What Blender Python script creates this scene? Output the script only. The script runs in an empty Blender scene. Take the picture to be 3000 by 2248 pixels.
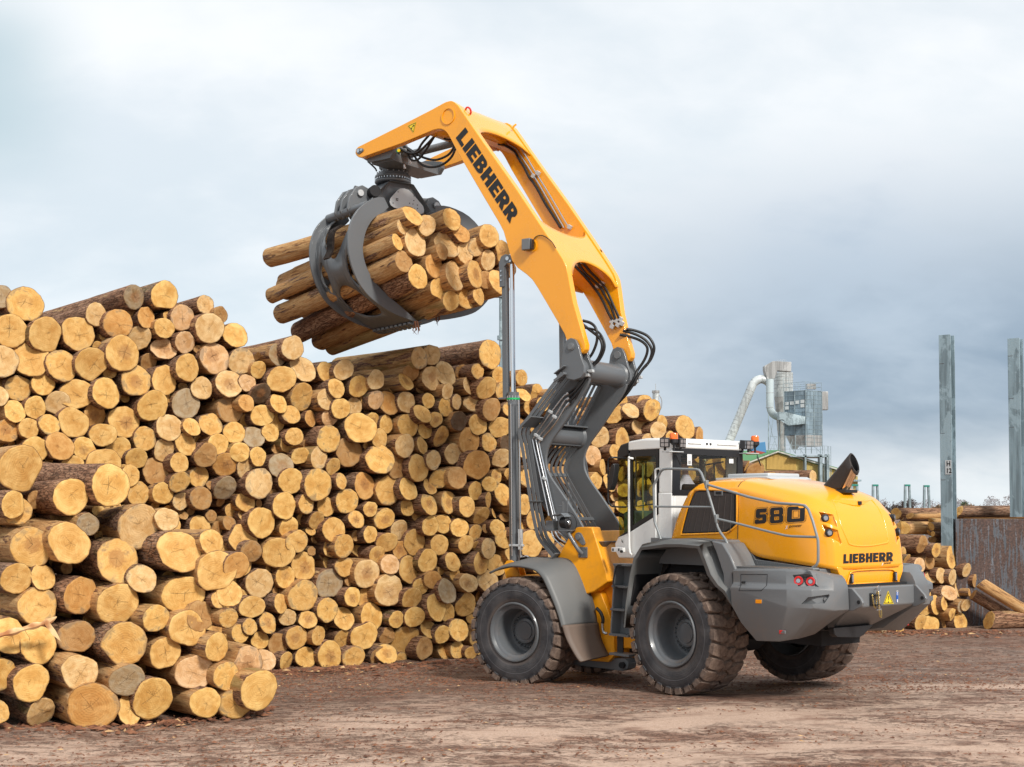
import bpy, bmesh, math, random
from mathutils import Vector, Matrix, noise
from mathutils.bvhtree import BVHTree
SC = bpy.context.scene
COL = SC.collection
rad = math.radians

# ---------------------------------------------------------------- camera
CAM_H = 2.65; CAM_F = 3900.0; CAM_T = rad(2.2)
HOR = 1497.0; PPV = HOR - CAM_F*math.tan(CAM_T)          # principal row, in pixels of the 3000 x 2248 photograph
cd = bpy.data.cameras.new('camera'); cam = bpy.data.objects.new('camera', cd); COL.objects.link(cam)
cam.location = (0, 0, CAM_H); cam.rotation_euler = (rad(90)+CAM_T, 0, 0)
cd.sensor_width = 36.0; cd.lens = CAM_F/3000*36.0; cd.shift_y = (PPV-1124.0)/3000
cd.clip_start = 0.1; cd.clip_end = 5000
SC.camera = cam

# ---------------------------------------------------------------- view
SC.view_settings.view_transform = 'Standard'; SC.view_settings.look = 'None'
SC.view_settings.exposure = 0.12; SC.view_settings.gamma = 1
SC.cycles.max_bounces = 6; SC.cycles.transparent_max_bounces = 12
try: SC.cycles.use_denoising = True
except Exception: pass

# ---------------------------------------------------------------- sun
SUN_DIR = Vector((0.42, -0.70, 0.62)).normalized()
sd = bpy.data.lights.new('sun', 'SUN'); sun = bpy.data.objects.new('sun', sd); COL.objects.link(sun)
sd.energy = 3.5; sd.angle = rad(9.0); sd.color = (1.0, 0.95, 0.87)
sun.rotation_euler = SUN_DIR.to_track_quat('Z', 'Y').to_euler()

# ---------------------------------------------------------------- node helpers
class NT:
    def __init__(s, tree): s.t = tree; s.n = tree.nodes; s.l = tree.links
    def new(s, typ, **kw):
        n = s.n.new(typ)
        for k, v in kw.items(): setattr(n, k, v)
        return n
    def put(s, sock, v):
        if isinstance(v, bpy.types.NodeSocket): s.l.new(v, sock)
        elif v is not None:
            if sock.type == 'RGBA' and hasattr(v, '__len__') and len(v) == 3: v = (*v, 1)
            sock.default_value = v
    def m(s, op, a, b=None, c=None, clamp=False):
        n = s.new('ShaderNodeMath', operation=op, use_clamp=clamp)
        s.put(n.inputs[0], a)
        if b is not None: s.put(n.inputs[1], b)
        if c is not None: s.put(n.inputs[2], c)
        return n.outputs[0]
    def vm(s, op, a, b=None):
        n = s.new('ShaderNodeVectorMath', operation=op); s.put(n.inputs[0], a)
        if b is not None:
            if op == 'SCALE': s.put(n.inputs['Scale'], b)
            else: s.put(n.inputs[1], b)
        return n.outputs['Value'] if op in ('LENGTH', 'DOT_PRODUCT', 'DISTANCE') else n.outputs[0]
    def mr(s, v, a, b, c=0.0, d=1.0, smooth=True):
        n = s.new('ShaderNodeMapRange', interpolation_type='SMOOTHSTEP' if smooth else 'LINEAR')
        for i, x in enumerate((v, a, b, c, d)): s.put(n.inputs[i], x)
        return n.outputs[0]
    def mix(s, f, a, b, mode='MIX'):
        n = s.new('ShaderNodeMix', data_type='RGBA', blend_type=mode)
        s.put(n.inputs[0], f); s.put(n.inputs[6], a); s.put(n.inputs[7], b)
        return n.outputs[2]
    def noise(s, vec, scale, detail=4, rough=.55, dist=0.0, dims='3D'):
        n = s.new('ShaderNodeTexNoise', noise_dimensions=dims)
        if vec is not None: s.put(n.inputs['Vector'], vec)
        n.inputs['Scale'].default_value = scale; n.inputs['Detail'].default_value = detail
        n.inputs['Roughness'].default_value = rough; n.inputs['Distortion'].default_value = dist
        return n.outputs['Fac']
    def mapping(s, vec, scale=(1, 1, 1), loc=(0, 0, 0), rot=(0, 0, 0)):
        n = s.new('ShaderNodeMapping'); s.put(n.inputs[0], vec)
        s.put(n.inputs['Scale'], scale); s.put(n.inputs['Location'], loc); s.put(n.inputs['Rotation'], rot)
        return n.outputs[0]
    def comb(s, x, y, z):
        n = s.new('ShaderNodeCombineXYZ')
        for i, v in enumerate((x, y, z)): s.put(n.inputs[i], v)
        return n.outputs[0]
    def sep(s, v):
        n = s.new('ShaderNodeSeparateXYZ'); s.put(n.inputs[0], v); return n.outputs

# ---------------------------------------------------------------- world: broken overcast over a daylight sky
W = bpy.data.worlds.new('World'); SC.world = W; W.use_nodes = True
t = NT(W.node_tree); t.n.clear()
sky = t.new('ShaderNodeTexSky', sky_type='NISHITA'); sky.sun_disc = False
sky.sun_elevation = math.asin(SUN_DIR.z); sky.sun_rotation = math.atan2(SUN_DIR.x, SUN_DIR.y)
sky.dust_density = 1.5
gen = t.new('ShaderNodeTexCoord').outputs['Generated']
X, Y, Z = t.sep(gen)
az = t.m('DIVIDE', X, t.m('MAXIMUM', t.m('ABSOLUTE', Y), .05))
el = t.m('DIVIDE', Z, t.m('MAXIMUM', t.m('SQRT', t.m('ADD', t.m('MULTIPLY', X, X), t.m('MULTIPLY', Y, Y))), .05))
den = t.m('ADD', t.m('MAXIMUM', Z, 0.0), .50)
pl = t.comb(t.m('DIVIDE', X, den), t.m('DIVIDE', Y, den), 0.0)
n1 = t.noise(t.mapping(pl, (1.0, 1.4, 1), (3.1, 1.7, 0), (0, 0, .25)), 1.9, 7, .50, .3)
n2 = t.noise(t.mapping(pl, (1, 1.5, 1), (8.3, 2.2, 0), (0, 0, -.2)), 5.0, 6, .5, .3)
nn = t.m('ADD', t.m('MULTIPLY', n1, .68), t.m('MULTIPLY', n2, .32))
n3 = t.noise(t.mapping(pl, (1.2, 1.7, 1), (1.3, 5.2, 0)), 12.0, 6, .55, .4)
nn = t.m('ADD', t.m('MULTIPLY', nn, .88), t.m('MULTIPLY', n3, .12))
cl = t.mr(nn, .385, .625)
# dark slate bank low over the right of the yard, bright cloud over the left and top
bank = t.m('MULTIPLY', t.mr(t.m('ADD', az, t.m('MULTIPLY', nn, .25)), -.02, .40), t.m('MULTIPLY', t.mr(el, .005, .08), t.mr(t.m('SUBTRACT', el, t.m('MULTIPLY', t.m('SUBTRACT', nn, .5), .3)), .30, .12)))
bank2 = t.m('MULTIPLY', t.mr(az, -.30, -.40), t.m('MULTIPLY', t.mr(el, .20, .28), t.mr(el, .40, .32)))
lowl = t.m('MULTIPLY', t.mr(az, .0, -.2), t.mr(el, .25, .05))
topb = t.mr(el, .12, .34)
base = t.mix(cl, (.66, .74, .80), (.94, .955, .965))
base = t.mix(t.m('MULTIPLY', topb, .28), base, (.90, .93, .95))
base = t.mix(t.m('MULTIPLY', lowl, .35), base, (.66, .78, .86))
base = t.mix(t.m('MULTIPLY', bank2, .9), base, (.52, .64, .69))
slate = t.mix(cl, (.235, .32, .425), (.44, .53, .63))
col = t.mix(t.m('MULTIPLY', bank, .95), base, slate)
col = t.mix(t.m('MULTIPLY', t.mr(el, .035, .0), .5), col, (.66, .76, .82))
bg1 = t.new('ShaderNodeBackground'); t.put(bg1.inputs[0], sky.outputs[0]); bg1.inputs[1].default_value = .1
bg2 = t.new('ShaderNodeBackground'); t.put(bg2.inputs[0], col); bg2.inputs[1].default_value = 1.06
mx = t.new('ShaderNodeMixShader'); mx.inputs[0].default_value = .90
t.l.new(bg1.outputs[0], mx.inputs[1]); t.l.new(bg2.outputs[0], mx.inputs[2])
wo = t.new('ShaderNodeOutputWorld'); t.l.new(mx.outputs[0], wo.inputs[0])

# ---------------------------------------------------------------- survey geometry: rays of the photograph met with real planes
def ray(u, v):
    x = (u-1500)/CAM_F; y = -(v-PPV)/CAM_F
    return Vector((x, math.cos(CAM_T)-y*math.sin(CAM_T), math.sin(CAM_T)+y*math.cos(CAM_T)))
CP = Vector((0, 0, CAM_H))
def proj(P):
    d = Vector(P)-CP; z = d.y*math.cos(CAM_T)+d.z*math.sin(CAM_T); y = -d.y*math.sin(CAM_T)+d.z*math.cos(CAM_T)
    return 1500+CAM_F*d.x/z, PPV-CAM_F*y/z
def at(u, v, Y): d = ray(u, v); return CP+d*(Y/d.y)
def gz(x, y):
    return -.05*min(max(y-19.0, 0.0), 4.5) + .02*min(max(x-2.3, 0.0), 3.0)*min(max((y-19)/2, 0), 1)*max(0, 1-max(0, y-24)/6)
def on_ground(u, v):
    d = ray(u, v); s = 1.0
    for _ in range(80):
        P = CP+d*s; s += (P.z-gz(P.x, P.y))/(-d.z)*.5
    return CP+d*s
class Fr:                                                  # a machine frame: x forward, y left, z up
    def __init__(s, o, phi, z0=0.0):
        p = rad(phi); s.o = Vector((o[0], o[1], z0)); s.phi = phi
        s.M = Matrix(((-math.cos(p), math.sin(p), 0), (-math.sin(p), -math.cos(p), 0), (0, 0, 1)))
        s.Mt = s.M.transposed(); s.c = s.l(CP)
    def l(s, P): return s.M @ (Vector(P)-s.o)
    def w(s, L): return s.o + s.Mt @ Vector(L)
    def on(s, u, v, ax, val):
        d = s.M @ ray(u, v); return s.c + d*((val-s.c[ax])/d[ax])
def N(z, pts): return [(z[0]+a/z[2], z[1]+b/z[2]) for a, b in pts]   # coordinates read off an enlargement
R = Fr((3.44, 20.24), 52)
_h = R.w((1.8, 0, 0)); _p = rad(36)
F = Fr((_h.x-1.8*math.cos(_p), _h.y+1.8*math.sin(_p)), 36, -.17)
_g = F.w((3.87, 0, 9.07)); G = Fr((_g.x, _g.y), 53)

# ---------------------------------------------------------------- object helpers
def tag(o, label=None, cat=None, group=None, kind=None):
    if label: o['label'] = label
    if cat: o['category'] = cat
    if group: o['group'] = group
    if kind: o['kind'] = kind
    return o
def empty(name, loc=(0, 0, 0), rz=0.0):
    o = bpy.data.objects.new(name, None); COL.objects.link(o); o.location = loc; o.rotation_euler = (0, 0, rz)
    o.empty_display_size = .3; return o
class MB:                                                  # collects shapes, links them as ONE mesh object
    def __init__(s, fr=None): s.v = []; s.f = []; s.mi = []; s.fr = fr; s.cur = 0
    def add(s, verts, faces):
        b = len(s.v); s.v += [Vector(p) for p in verts]
        for f in faces: s.f.append([b+i for i in f]); s.mi.append(s.cur)
    def box(s, x0, x1, y0, y1, z0, z1):
        s.add([(x, y, z) for x in (x0, x1) for y in (y0, y1) for z in (z0, z1)],
              [(0, 1, 3, 2), (4, 6, 7, 5), (0, 4, 5, 1), (2, 3, 7, 6), (0, 2, 6, 4), (1, 5, 7, 3)])
    def obox(s, c, ax, ay, az):                            # oriented box: centre and three half-axis vectors
        c = Vector(c); ax = Vector(ax); ay = Vector(ay); az = Vector(az)
        s.add([c+ax*i+ay*j+az*k for i in (-1, 1) for j in (-1, 1) for k in (-1, 1)],
              [(0, 1, 3, 2), (4, 6, 7, 5), (0, 4, 5, 1), (2, 3, 7, 6), (0, 2, 6, 4), (1, 5, 7, 3)])
    def loft(s, rings, closed=True, caps=True):
        n = len(rings[0]); b = len(s.v); s.v += [Vector(p) for r in rings for p in r]
        m = n if closed else n-1
        for i in range(len(rings)-1):
            for j in range(m):
                k = (j+1) % n; s.f.append([b+i*n+j, b+i*n+k, b+(i+1)*n+k, b+(i+1)*n+j]); s.mi.append(s.cur)
        if caps and closed:
            s.f.append([b+j for j in range(n)][::-1]); s.mi.append(s.cur)
            s.f.append([b+(len(rings)-1)*n+j for j in range(n)]); s.mi.append(s.cur)
    def prism(s, pts, d):                                  # pts: 3D outline, d: thickness vector
        d = Vector(d); p = [Vector(q) for q in pts]; s.loft([p, [q+d for q in p]])
    def cyl(s, a, b, r0, r1=None, n=20, caps=True):
        a = Vector(a); b = Vector(b); r1 = r0 if r1 is None else r1
        w = (b-a).normalized(); u = w.orthogonal().normalized(); v = w.cross(u)
        s.loft([[p+(u*math.cos(2*math.pi*i/n)+v*math.sin(2*math.pi*i/n))*r for i in range(n)] for p, r in ((a, r0), (b, r1))], caps=caps)
    def tube(s, pts, r, n=8, caps=True):
        p = [Vector(q) for q in pts]; T = []
        for i in range(len(p)):
            a = p[max(i-1, 0)]; b = p[min(i+1, len(p)-1)]; T.append((b-a).normalized())
        u = T[0].orthogonal().normalized(); rings = []
        for i, q in enumerate(p):
            u = (u-T[i]*u.dot(T[i])).normalized(); v = T[i].cross(u)
            rr = r[i] if hasattr(r, '__len__') else r
            rings.append([q+(u*math.cos(2*math.pi*k/n)+v*math.sin(2*math.pi*k/n))*rr for k in range(n)])
        s.loft(rings, caps=caps)
    def lathe(s, prof, c=(0, 0, 0), n=48, axis='y', caps=False):
        c = Vector(c); rings = []
        for r, a in prof:
            ring = []
            for i in range(n):
                q = 2*math.pi*i/n
                ring.append(c+(Vector((r*math.cos(q), a, r*math.sin(q))) if axis == 'y' else Vector((r*math.cos(q), r*math.sin(q), a))))
            rings.append(ring)
        s.loft(rings, caps=caps)
    def build(s, name, mat, parent=None, bevel=0, seg=2, angle=32, sub=0, root=None, solid=0):
        me = bpy.data.meshes.new(name)
        V = s.v
        if s.fr is not None:
            V = [s.fr.w(p) for p in V]
        rt = root or ROOTS.get(parent.name if parent else None)
        if rt is not None: V = [rt @ p for p in V]
        me.from_pydata([tuple(p) for p in V], [], s.f)
        mats = mat if isinstance(mat, (list, tuple)) else [mat]
        for m_ in mats: me.materials.append(m_)
        if len(mats) > 1: me.polygons.foreach_set('material_index', s.mi)
        bm = bmesh.new(); bm.from_mesh(me); bmesh.ops.recalc_face_normals(bm, faces=bm.faces)
        big = [f for f in bm.faces if len(f.verts) > 4]
        if big: bmesh.ops.triangulate(bm, faces=big)
        bm.to_mesh(me); bm.free()
        me.polygons.foreach_set('use_smooth', [True]*len(me.polygons))
        if not sub: me.set_sharp_from_angle(angle=rad(angle))
        o = bpy.data.objects.new(name, me); COL.objects.link(o)
        if parent:
            o.parent = parent
            if rt is not None: ROOTS[o.name] = rt
        if solid:
            md = o.modifiers.new('thickness', 'SOLIDIFY'); md.thickness = solid; md.offset = 0
        if bevel:
            md = o.modifiers.new('bevel', 'BEVEL'); md.width = bevel; md.segments = seg; md.limit_method = 'ANGLE'; md.angle_limit = rad(35)
        if sub:
            md = o.modifiers.new('sub', 'SUBSURF'); md.levels = sub; md.render_levels = sub
        return o
ROOTS = {}
def reg(o):                                                # remember a root's inverse so its parts can be given in world space
    m = Matrix.LocRotScale(o.location, o.rotation_euler, o.scale); ROOTS[o.name] = m.inverted(); return o
def sub_of(o): ROOTS[o.name] = ROOTS[o.parent.name]; return o
def smooth_path(pts, k=4):                                 # Catmull-Rom through the points
    p = [Vector(q) for q in pts]; out = []
    for i in range(len(p)-1):
        a = p[max(i-1, 0)]; b = p[i]; c = p[i+1]; d = p[min(i+2, len(p)-1)]
        for j in range(k):
            t_ = j/k; out.append(.5*((2*b)+(c-a)*t_+(2*a-5*b+4*c-d)*t_*t_+(3*b-a-3*c+d)*t_**3))
    out.append(p[-1]); return out

# ---------------------------------------------------------------- materials
def mat(name):
    m_ = bpy.data.materials.new(name); m_.use_nodes = True; t = NT(m_.node_tree)
    return m_, t, t.n['Principled BSDF']
def bump(t, h, strength=.3, dist=.02):
    b = t.new('ShaderNodeBump'); t.put(b.inputs['Height'], h); b.inputs['Strength'].default_value = strength; b.inputs['Distance'].default_value = dist
    return b.outputs[0]
def paint(name, c, rough=.4, dirt=(.16, .10, .07), damt=.15, bumpy=0.0, metal=0.0, coat=0.0, dscale=2.0, low=0.0):
    m_, t, b = mat(name)
    oc = t.new('ShaderNodeTexCoord').outputs['Object']
    n_ = t.noise(oc, dscale, 7, .62, .3); n2_ = t.noise(oc, dscale*9, 5, .6)
    f = t.m('MULTIPLY', t.mr(t.m('ADD', t.m('MULTIPLY', n_, .7), t.m('MULTIPLY', n2_, .3)), .48, .72), damt)
    if low:
        z = t.sep(oc)[2]
        f = t.m('MAXIMUM', f, t.m('MULTIPLY', t.mr(t.m('ADD', z, t.m('MULTIPLY', n_, .8)), low+.5, low-.1), .55))
    c2 = t.mix(t.m('MULTIPLY', n2_, .10), c, tuple(x*.8 for x in c))
    t.put(b.inputs['Base Color'], t.mix(f, c2, dirt))
    t.put(b.inputs['Roughness'], t.m('ADD', t.m('MULTIPLY', f, .4), t.m('ADD', t.m('MULTIPLY', n_, .12), rough-.06)))
    b.inputs['Metallic'].default_value = metal; b.inputs['Coat Weight'].default_value = coat; b.inputs['Coat Roughness'].default_value = .08
    if bumpy: t.put(b.inputs['Normal'], bump(t, t.noise(oc, 160, 2, .5), bumpy, .004))
    return m_
def plain(name, c, rough=.5, metal=0.0, emis=0.0, coat=0.0):
    m_, t, b = mat(name)
    oc = t.new('ShaderNodeTexCoord').outputs['Object']; n_ = t.noise(oc, 14, 5, .6)
    t.put(b.inputs['Base Color'], t.mix(t.m('MULTIPLY', n_, .3), c, tuple(x*.72 for x in c)))
    t.put(b.inputs['Roughness'], t.m('ADD', t.m('MULTIPLY', n_, .15), rough-.07))
    b.inputs['Metallic'].default_value = metal; b.inputs['Coat Weight'].default_value = coat
    if emis: b.inputs['Emission Color'].default_value = (*c, 1); b.inputs['Emission Strength'].default_value = emis
    return m_
# ---------------------------------------------------------------- ground
def ground_mat():
    m_, t, b = mat('yard_dirt')
    oc = t.new('ShaderNodeTexCoord').outputs['Object']
    st = t.mapping(oc, (.55, 1.1, 1), (0, 0, 0), (0, 0, rad(-14)))
    big = t.noise(st, .55, 6, .6, .5); mid = t.noise(st, 2.2, 8, .65, .4); fine = t.noise(oc, 22, 6, .7)
    grit = t.noise(oc, 95, 3, .6); track = t.noise(t.mapping(oc, (.05, 2.6, 1), (0, 0, 0), (0, 0, rad(-9))), 1.6, 5, .6, .3)
    y = t.sep(oc)[1]; x = t.sep(oc)[0]
    # wet, bark-littered strip along the stacks, pale dry dust towards the camera side
    wet = t.mr(t.m('ADD', t.m('SUBTRACT', y, t.m('MULTIPLY', x, .45)), t.m('MULTIPLY', t.m('SUBTRACT', big, .5), 9)), 15.2, 19.8)
    f = t.m('ADD', t.m('MULTIPLY', big, .40), t.m('ADD', t.m('MULTIPLY', mid, .48), t.m('MULTIPLY', track, .12)))
    dust = t.mix(t.mr(fine, .3, .7), (.42, .28, .205), (.57, .41, .315))
    brown = t.mix(t.mr(fine, .35, .7), (.16, .078, .05), (.30, .165, .108))
    c = t.mix(t.mr(t.m('ADD', f, t.m('MULTIPLY', t.m('SUBTRACT', fine, .5), .22)), .47, .60), dust, brown)
    deb = t.noise(t.mapping(oc, (4.0, 7.0, 1), (0, 0, 0), (0, 0, rad(-12))), 1.0, 8, .75, .5); deb2 = t.noise(t.mapping(oc, (13.0, 22.0, 1), (0, 0, 0), (0, 0, rad(8))), 1.0, 6, .75, .4)
    dm = t.m('MULTIPLY', t.mr(t.m('ADD', t.m('MULTIPLY', deb, .6), t.m('MULTIPLY', deb2, .4)), .50, .56), t.mr(t.m('ADD', big, t.m('MULTIPLY', wet, .2)), .40, .56))
    c = t.mix(t.m('MULTIPLY', dm, .66), c, t.mix(t.mr(deb2, .4, .6), (.06, .026, .016), (.20, .09, .052)))
    c = t.mix(t.m('MULTIPLY', wet, .60), c, t.mix(t.mr(mid, .4, .6), (.060, .027, .017), (.16, .078, .05)))
    c = t.mix(t.m('MULTIPLY', t.mr(grit, .62, .70), .5), c, (.62, .48, .38))
    c = t.mix(t.m('MULTIPLY', t.mr(grit, .36, .30), .6), c, (.09, .05, .035))
    t.put(b.inputs['Base Color'], c)
    t.put(b.inputs['Roughness'], t.m('SUBTRACT', .92, t.m('MULTIPLY', wet, t.mr(mid, .55, .35, 0.0, .35))))
    trk_q = t.m('SUBTRACT', t.m('SUBTRACT', y, 13.2), t.m('MULTIPLY', x, .22)); trk_a = t.m('ADD', x, t.m('MULTIPLY', y, .22))
    h = t.m('ADD', t.m('ADD', t.m('MULTIPLY', f, 1.2), t.m('MULTIPLY', dm, .5)), t.m('ADD', t.m('MULTIPLY', fine, .35), t.m('MULTIPLY', grit, .12)))
    t.put(b.inputs['Normal'], bump(t, h, .9, .05))
    return m_
M_DIRT = ground_mat()
def axis(lo, hi, d0, d1, far_lo, far_hi, ratio=1.35):
    a = [lo]; 
    while a[-1] < hi: a.append(a[-1]+d0)
    s = d0
    while a[-1] < far_hi: s *= ratio; a.append(a[-1]+s)
    s = d0; b_ = [lo]
    while b_[-1] > far_lo: s *= ratio; b_.append(b_[-1]-s)
    return b_[:0:-1]+a
gx = axis(-9, 13, .16, 0, -1800, 1800); gy = axis(9, 27, .16, 0, -60, 3000)
gv = []
for y in gy:
    for x in gx:
        z = gz(x, y)
        if 6 < y < 45 and -16 < x < 22:
            z += .035*(noise.noise(Vector((x*.35, y*.9, 2.0)))) + .018*noise.noise(Vector((x*1.3, y*3.1, 5.0)))
            # two wheel ruts
            for k in (0.0, 2.1, -2.6):
                q = (y-13.2-k)-.22*x+.25*math.sin(x*.4)
                z -= .03*math.exp(-(q/.28)**2)
        gv.append((x, y, z))
nx = len(gx)
gf = [(j*nx+i, j*nx+i+1, (j+1)*nx+i+1, (j+1)*nx+i) for j in range(len(gy)-1) for i in range(nx-1)]
me = bpy.data.meshes.new('ground'); me.from_pydata(gv, [], gf); me.materials.append(M_DIRT)
me.polygons.foreach_set('use_smooth', [True]*len(me.polygons))
ground = bpy.data.objects.new('ground', me); COL.objects.link(ground); tag(ground, kind='structure')

# bark chips and splinters trodden into the yard
rnd = random.Random(5)
def chip_mat(name, a, b_):
    m_, t, b = mat(name); oi = t.new('ShaderNodeTexCoord').outputs['Object']
    n_ = t.noise(oi, 3.3, 3, .6); t.put(b.inputs['Base Color'], t.mix(t.mr(n_, .35, .65), a, b_)); b.inputs['Roughness'].default_value = .9
    return m_
def litter(name, count, region, size, mats, weights=None):
    mb = MB()
    for _ in range(count):
        x, y = region()
        z = gz(x, y)
        L = size*rnd.uniform(.5, 1.9); w = L*rnd.uniform(.16, .45); a = rnd.uniform(0, math.pi); h = L*rnd.uniform(.05, .16)
        c = Vector((x, y, z+.012+h*.3)); e = Vector((math.cos(a), math.sin(a), rnd.uniform(-.12, .2))); n_ = Vector((-math.sin(a), math.cos(a), rnd.uniform(-.3, .3)))
        mb.cur = rnd.choices(range(len(mats)), weights)[0] if weights else 0
        k = rnd.uniform(.4, .9)
        top = c+Vector((0, 0, h))
        mb.add([c-e*L/2, c-n_*w/2, c+e*L/2*k, c+n_*w/2, top], [(0, 1, 4), (1, 2, 4), (2, 3, 4), (3, 0, 4)])
    o = mb.build(name, mats, angle=20); tag(o, kind='stuff'); return o
M_CHIP1 = chip_mat('bark_chip', (.10, .036, .018), (.24, .10, .05)); M_CHIP2 = chip_mat('wood_chip', (.42, .24, .11), (.60, .40, .20))
def near_piles():
    while True:
        u = rnd.uniform(-20, 3020); v = rnd.choice((rnd.uniform(1880, 2060), rnd.gauss(1990, 28), rnd.uniform(1960, 2260)))
        if v < 1850: continue
        P = on_ground(u, v)
        if noise.noise(Vector((P.x*.45, P.y*1.1, 9.0))) < rnd.uniform(-.45, .35)-(.25 if v < 2060 and u < 1500 else 0)+(.35 if u > 1300 and v > 2030 else 0): continue
        return P.x, P.y
def everywhere():
    u = rnd.uniform(-50, 3050); v = rnd.uniform(1850, 2290); P = on_ground(u, v); return P.x, P.y
lb = litter('bark_litter', 15000, near_piles, .055, [M_CHIP1, M_CHIP2], (40, 1)); tag(lb, 'brown bark litter strewn along the foot of the log stacks', 'bark litter')
def pile_foot():
    k = rnd.random()
    if k < .45: u = rnd.uniform(560, 1450); v = 1968-(u-787)*.058+abs(rnd.gauss(0, 13))
    elif k < .7: u = rnd.uniform(-40, 800); v = 2125-max(0, u-380)*.12+abs(rnd.gauss(0, 12))
    else: u = rnd.uniform(2480, 3040); v = 1850+abs(rnd.gauss(0, 9))
    P = on_ground(u, v); return P.x, P.y
lp_ = litter('bark_debris', 1500, pile_foot, .13, [M_CHIP1, M_CHIP2], (25, 1)); tag(lp_, 'larger torn bark slabs heaped along the foot of the stacks', 'bark debris')
lw = litter('wood_chips', 1800, everywhere, .024, [M_CHIP1, M_CHIP2], (12, 1)); tag(lw, 'small scattered wood chips over the dusty yard', 'wood chips')
# ---------------------------------------------------------------- logs
def attr(t, name): n = t.new('ShaderNodeAttribute', attribute_name=name); return n
def cut_mat():
    m_, t, b = mat('cut_wood')
    a = attr(t, 'lc').outputs['Vector']; sv = attr(t, 'seed').outputs['Fac']
    oi = t.new('ShaderNodeObjectInfo'); rn = t.m('ADD', oi.outputs['Random'], sv)
    tone = t.mix(1.0, oi.outputs['Color'], attr(t, 'tone').outputs['Color'], 'MULTIPLY')
    off = t.comb(t.m('MULTIPLY', rn, 37.0), t.m('MULTIPLY', rn, 71.0), t.m('MULTIPLY', rn, 13.0))
    p = t.vm('ADD', a, off)
    x, y, z = t.sep(a)
    cx = t.m('MULTIPLY', t.m('SUBTRACT', t.m('FRACT', t.m('MULTIPLY', rn, 17.0)), .5), .28)
    cy = t.m('MULTIPLY', t.m('SUBTRACT', t.m('FRACT', t.m('MULTIPLY', rn, 29.0)), .5), .28)
    w = t.noise(p, 1.3, 3, .5)
    r0 = t.vm('LENGTH', t.comb(x, y, 0.0))
    r = t.vm('LENGTH', t.comb(t.m('SUBTRACT', x, cx), t.m('SUBTRACT', y, cy), 0.0))
    rw = t.m('ADD', r, t.m('MULTIPLY', t.m('SUBTRACT', w, .5), .22))
    ring = t.m('SINE', t.m('MULTIPLY', rw, 62.0)); ring2 = t.m('SINE', t.m('MULTIPLY', rw, 23.0))
    ang = t.m('DIVIDE', t.m('ARCTAN2', t.m('SUBTRACT', y, cy), t.m('SUBTRACT', x, cx)), 6.2832)
    awp = t.m('ADD', ang, t.m('ADD', rn, t.m('MULTIPLY', t.m('SUBTRACT', t.noise(p, 4.5, 3, .6), .5), .05)))
    def crack(k, width, lo, hi, ph):
        fr = t.m('ABSOLUTE', t.m('SUBTRACT', t.m('FRACT', t.m('ADD', t.m('MULTIPLY', awp, k), ph)), .5))
        d = t.m('MULTIPLY', t.m('MULTIPLY', fr, r), 6.28/k)
        cell = t.m('FLOOR', t.m('ADD', t.m('MULTIPLY', awp, k), ph))
        wn = t.new('ShaderNodeTexWhiteNoise', noise_dimensions='2D'); t.put(wn.inputs['Vector'], t.comb(cell, t.m('FLOOR', t.m('MULTIPLY', rn, 1000.0)), 0.0))
        reach = t.m('ADD', t.m('MULTIPLY', wn.outputs['Value'], hi-lo), lo)
        return t.m('MULTIPLY', t.mr(d, width, width*.35), t.mr(r, reach, t.m('SUBTRACT', reach, .12)))
    ck = t.m('MULTIPLY', t.m('MAXIMUM', crack(4.0, .011, -.35, .75, .2), crack(9.0, .008, -.35, .55, .4)), t.m('ADD', .35, t.m('MULTIPLY', .65, t.m('FRACT', t.m('MULTIPLY', rn, 11.0)))))
    sp = t.sep(p)
    # saw marks: parallel scratches across the face
    sr = t.new('ShaderNodeVectorRotate', rotation_type='Z_AXIS'); t.put(sr.inputs['Vector'], a); t.put(sr.inputs['Angle'], t.m('MULTIPLY', rn, 50.0))
    saw = t.noise(t.vm('ADD', t.mapping(sr.outputs[0], (1.0, 17, 1)), off), 1.0, 4, .65, .25)
    blot = t.noise(p, 1.7, 5, .6, .5); blot2 = t.noise(p, 5.5, 5, .65)
    base = t.mix(t.mr(rw, .55, .9), t.mix(.5, tone, t.mix(1.0, tone, (.86, .74, .60), 'MULTIPLY')), tone)
    c = t.mix(t.mr(blot, .32, .68), t.mix(1.0, base, (.78, .66, .50), 'MULTIPLY'), base)
    c = t.mix(t.m('MULTIPLY', t.mr(ring, .1, 1.0), .11), c, t.mix(1.0, c, (.60, .42, .26), 'MULTIPLY'))
    c = t.mix(t.m('MULTIPLY', t.mr(ring2, .5, 1.0), .10), c, t.mix(1.0, c, (.7, .52, .34), 'MULTIPLY'))
    c = t.mix(t.m('MULTIPLY', t.mr(saw, .50, .68), .42), c, t.mix(1.0, c, (1.28, 1.3, 1.38), 'MULTIPLY'))
    # heart stain on some, grey weather or mud blotches on others
    hs = t.m('MULTIPLY', t.mr(t.m('FRACT', t.m('MULTIPLY', rn, 53.0)), .80, .88), t.mr(t.m('ADD', r, t.m('MULTIPLY', t.m('SUBTRACT', blot2, .5), .7)), .52, .30))
    c = t.mix(t.m('MULTIPLY', hs, .55), c, (.30, .13, .045))
    gs = t.m('MULTIPLY', t.mr(t.m('FRACT', t.m('MULTIPLY', rn, 97.0)), .60, .78), t.mr(t.m('ADD', blot, t.m('MULTIPLY', t.m('SUBTRACT', r0, .8), .35)), .50, .64))
    c = t.mix(t.m('MULTIPLY', gs, .62), c, (.17, .115, .075))
    c = t.mix(t.m('MULTIPLY', t.mr(blot2, .60, .70), .38), c, (.24, .13, .06))
    c = t.mix(t.m('MULTIPLY', ck, .70), c, (.10, .05, .024))
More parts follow.
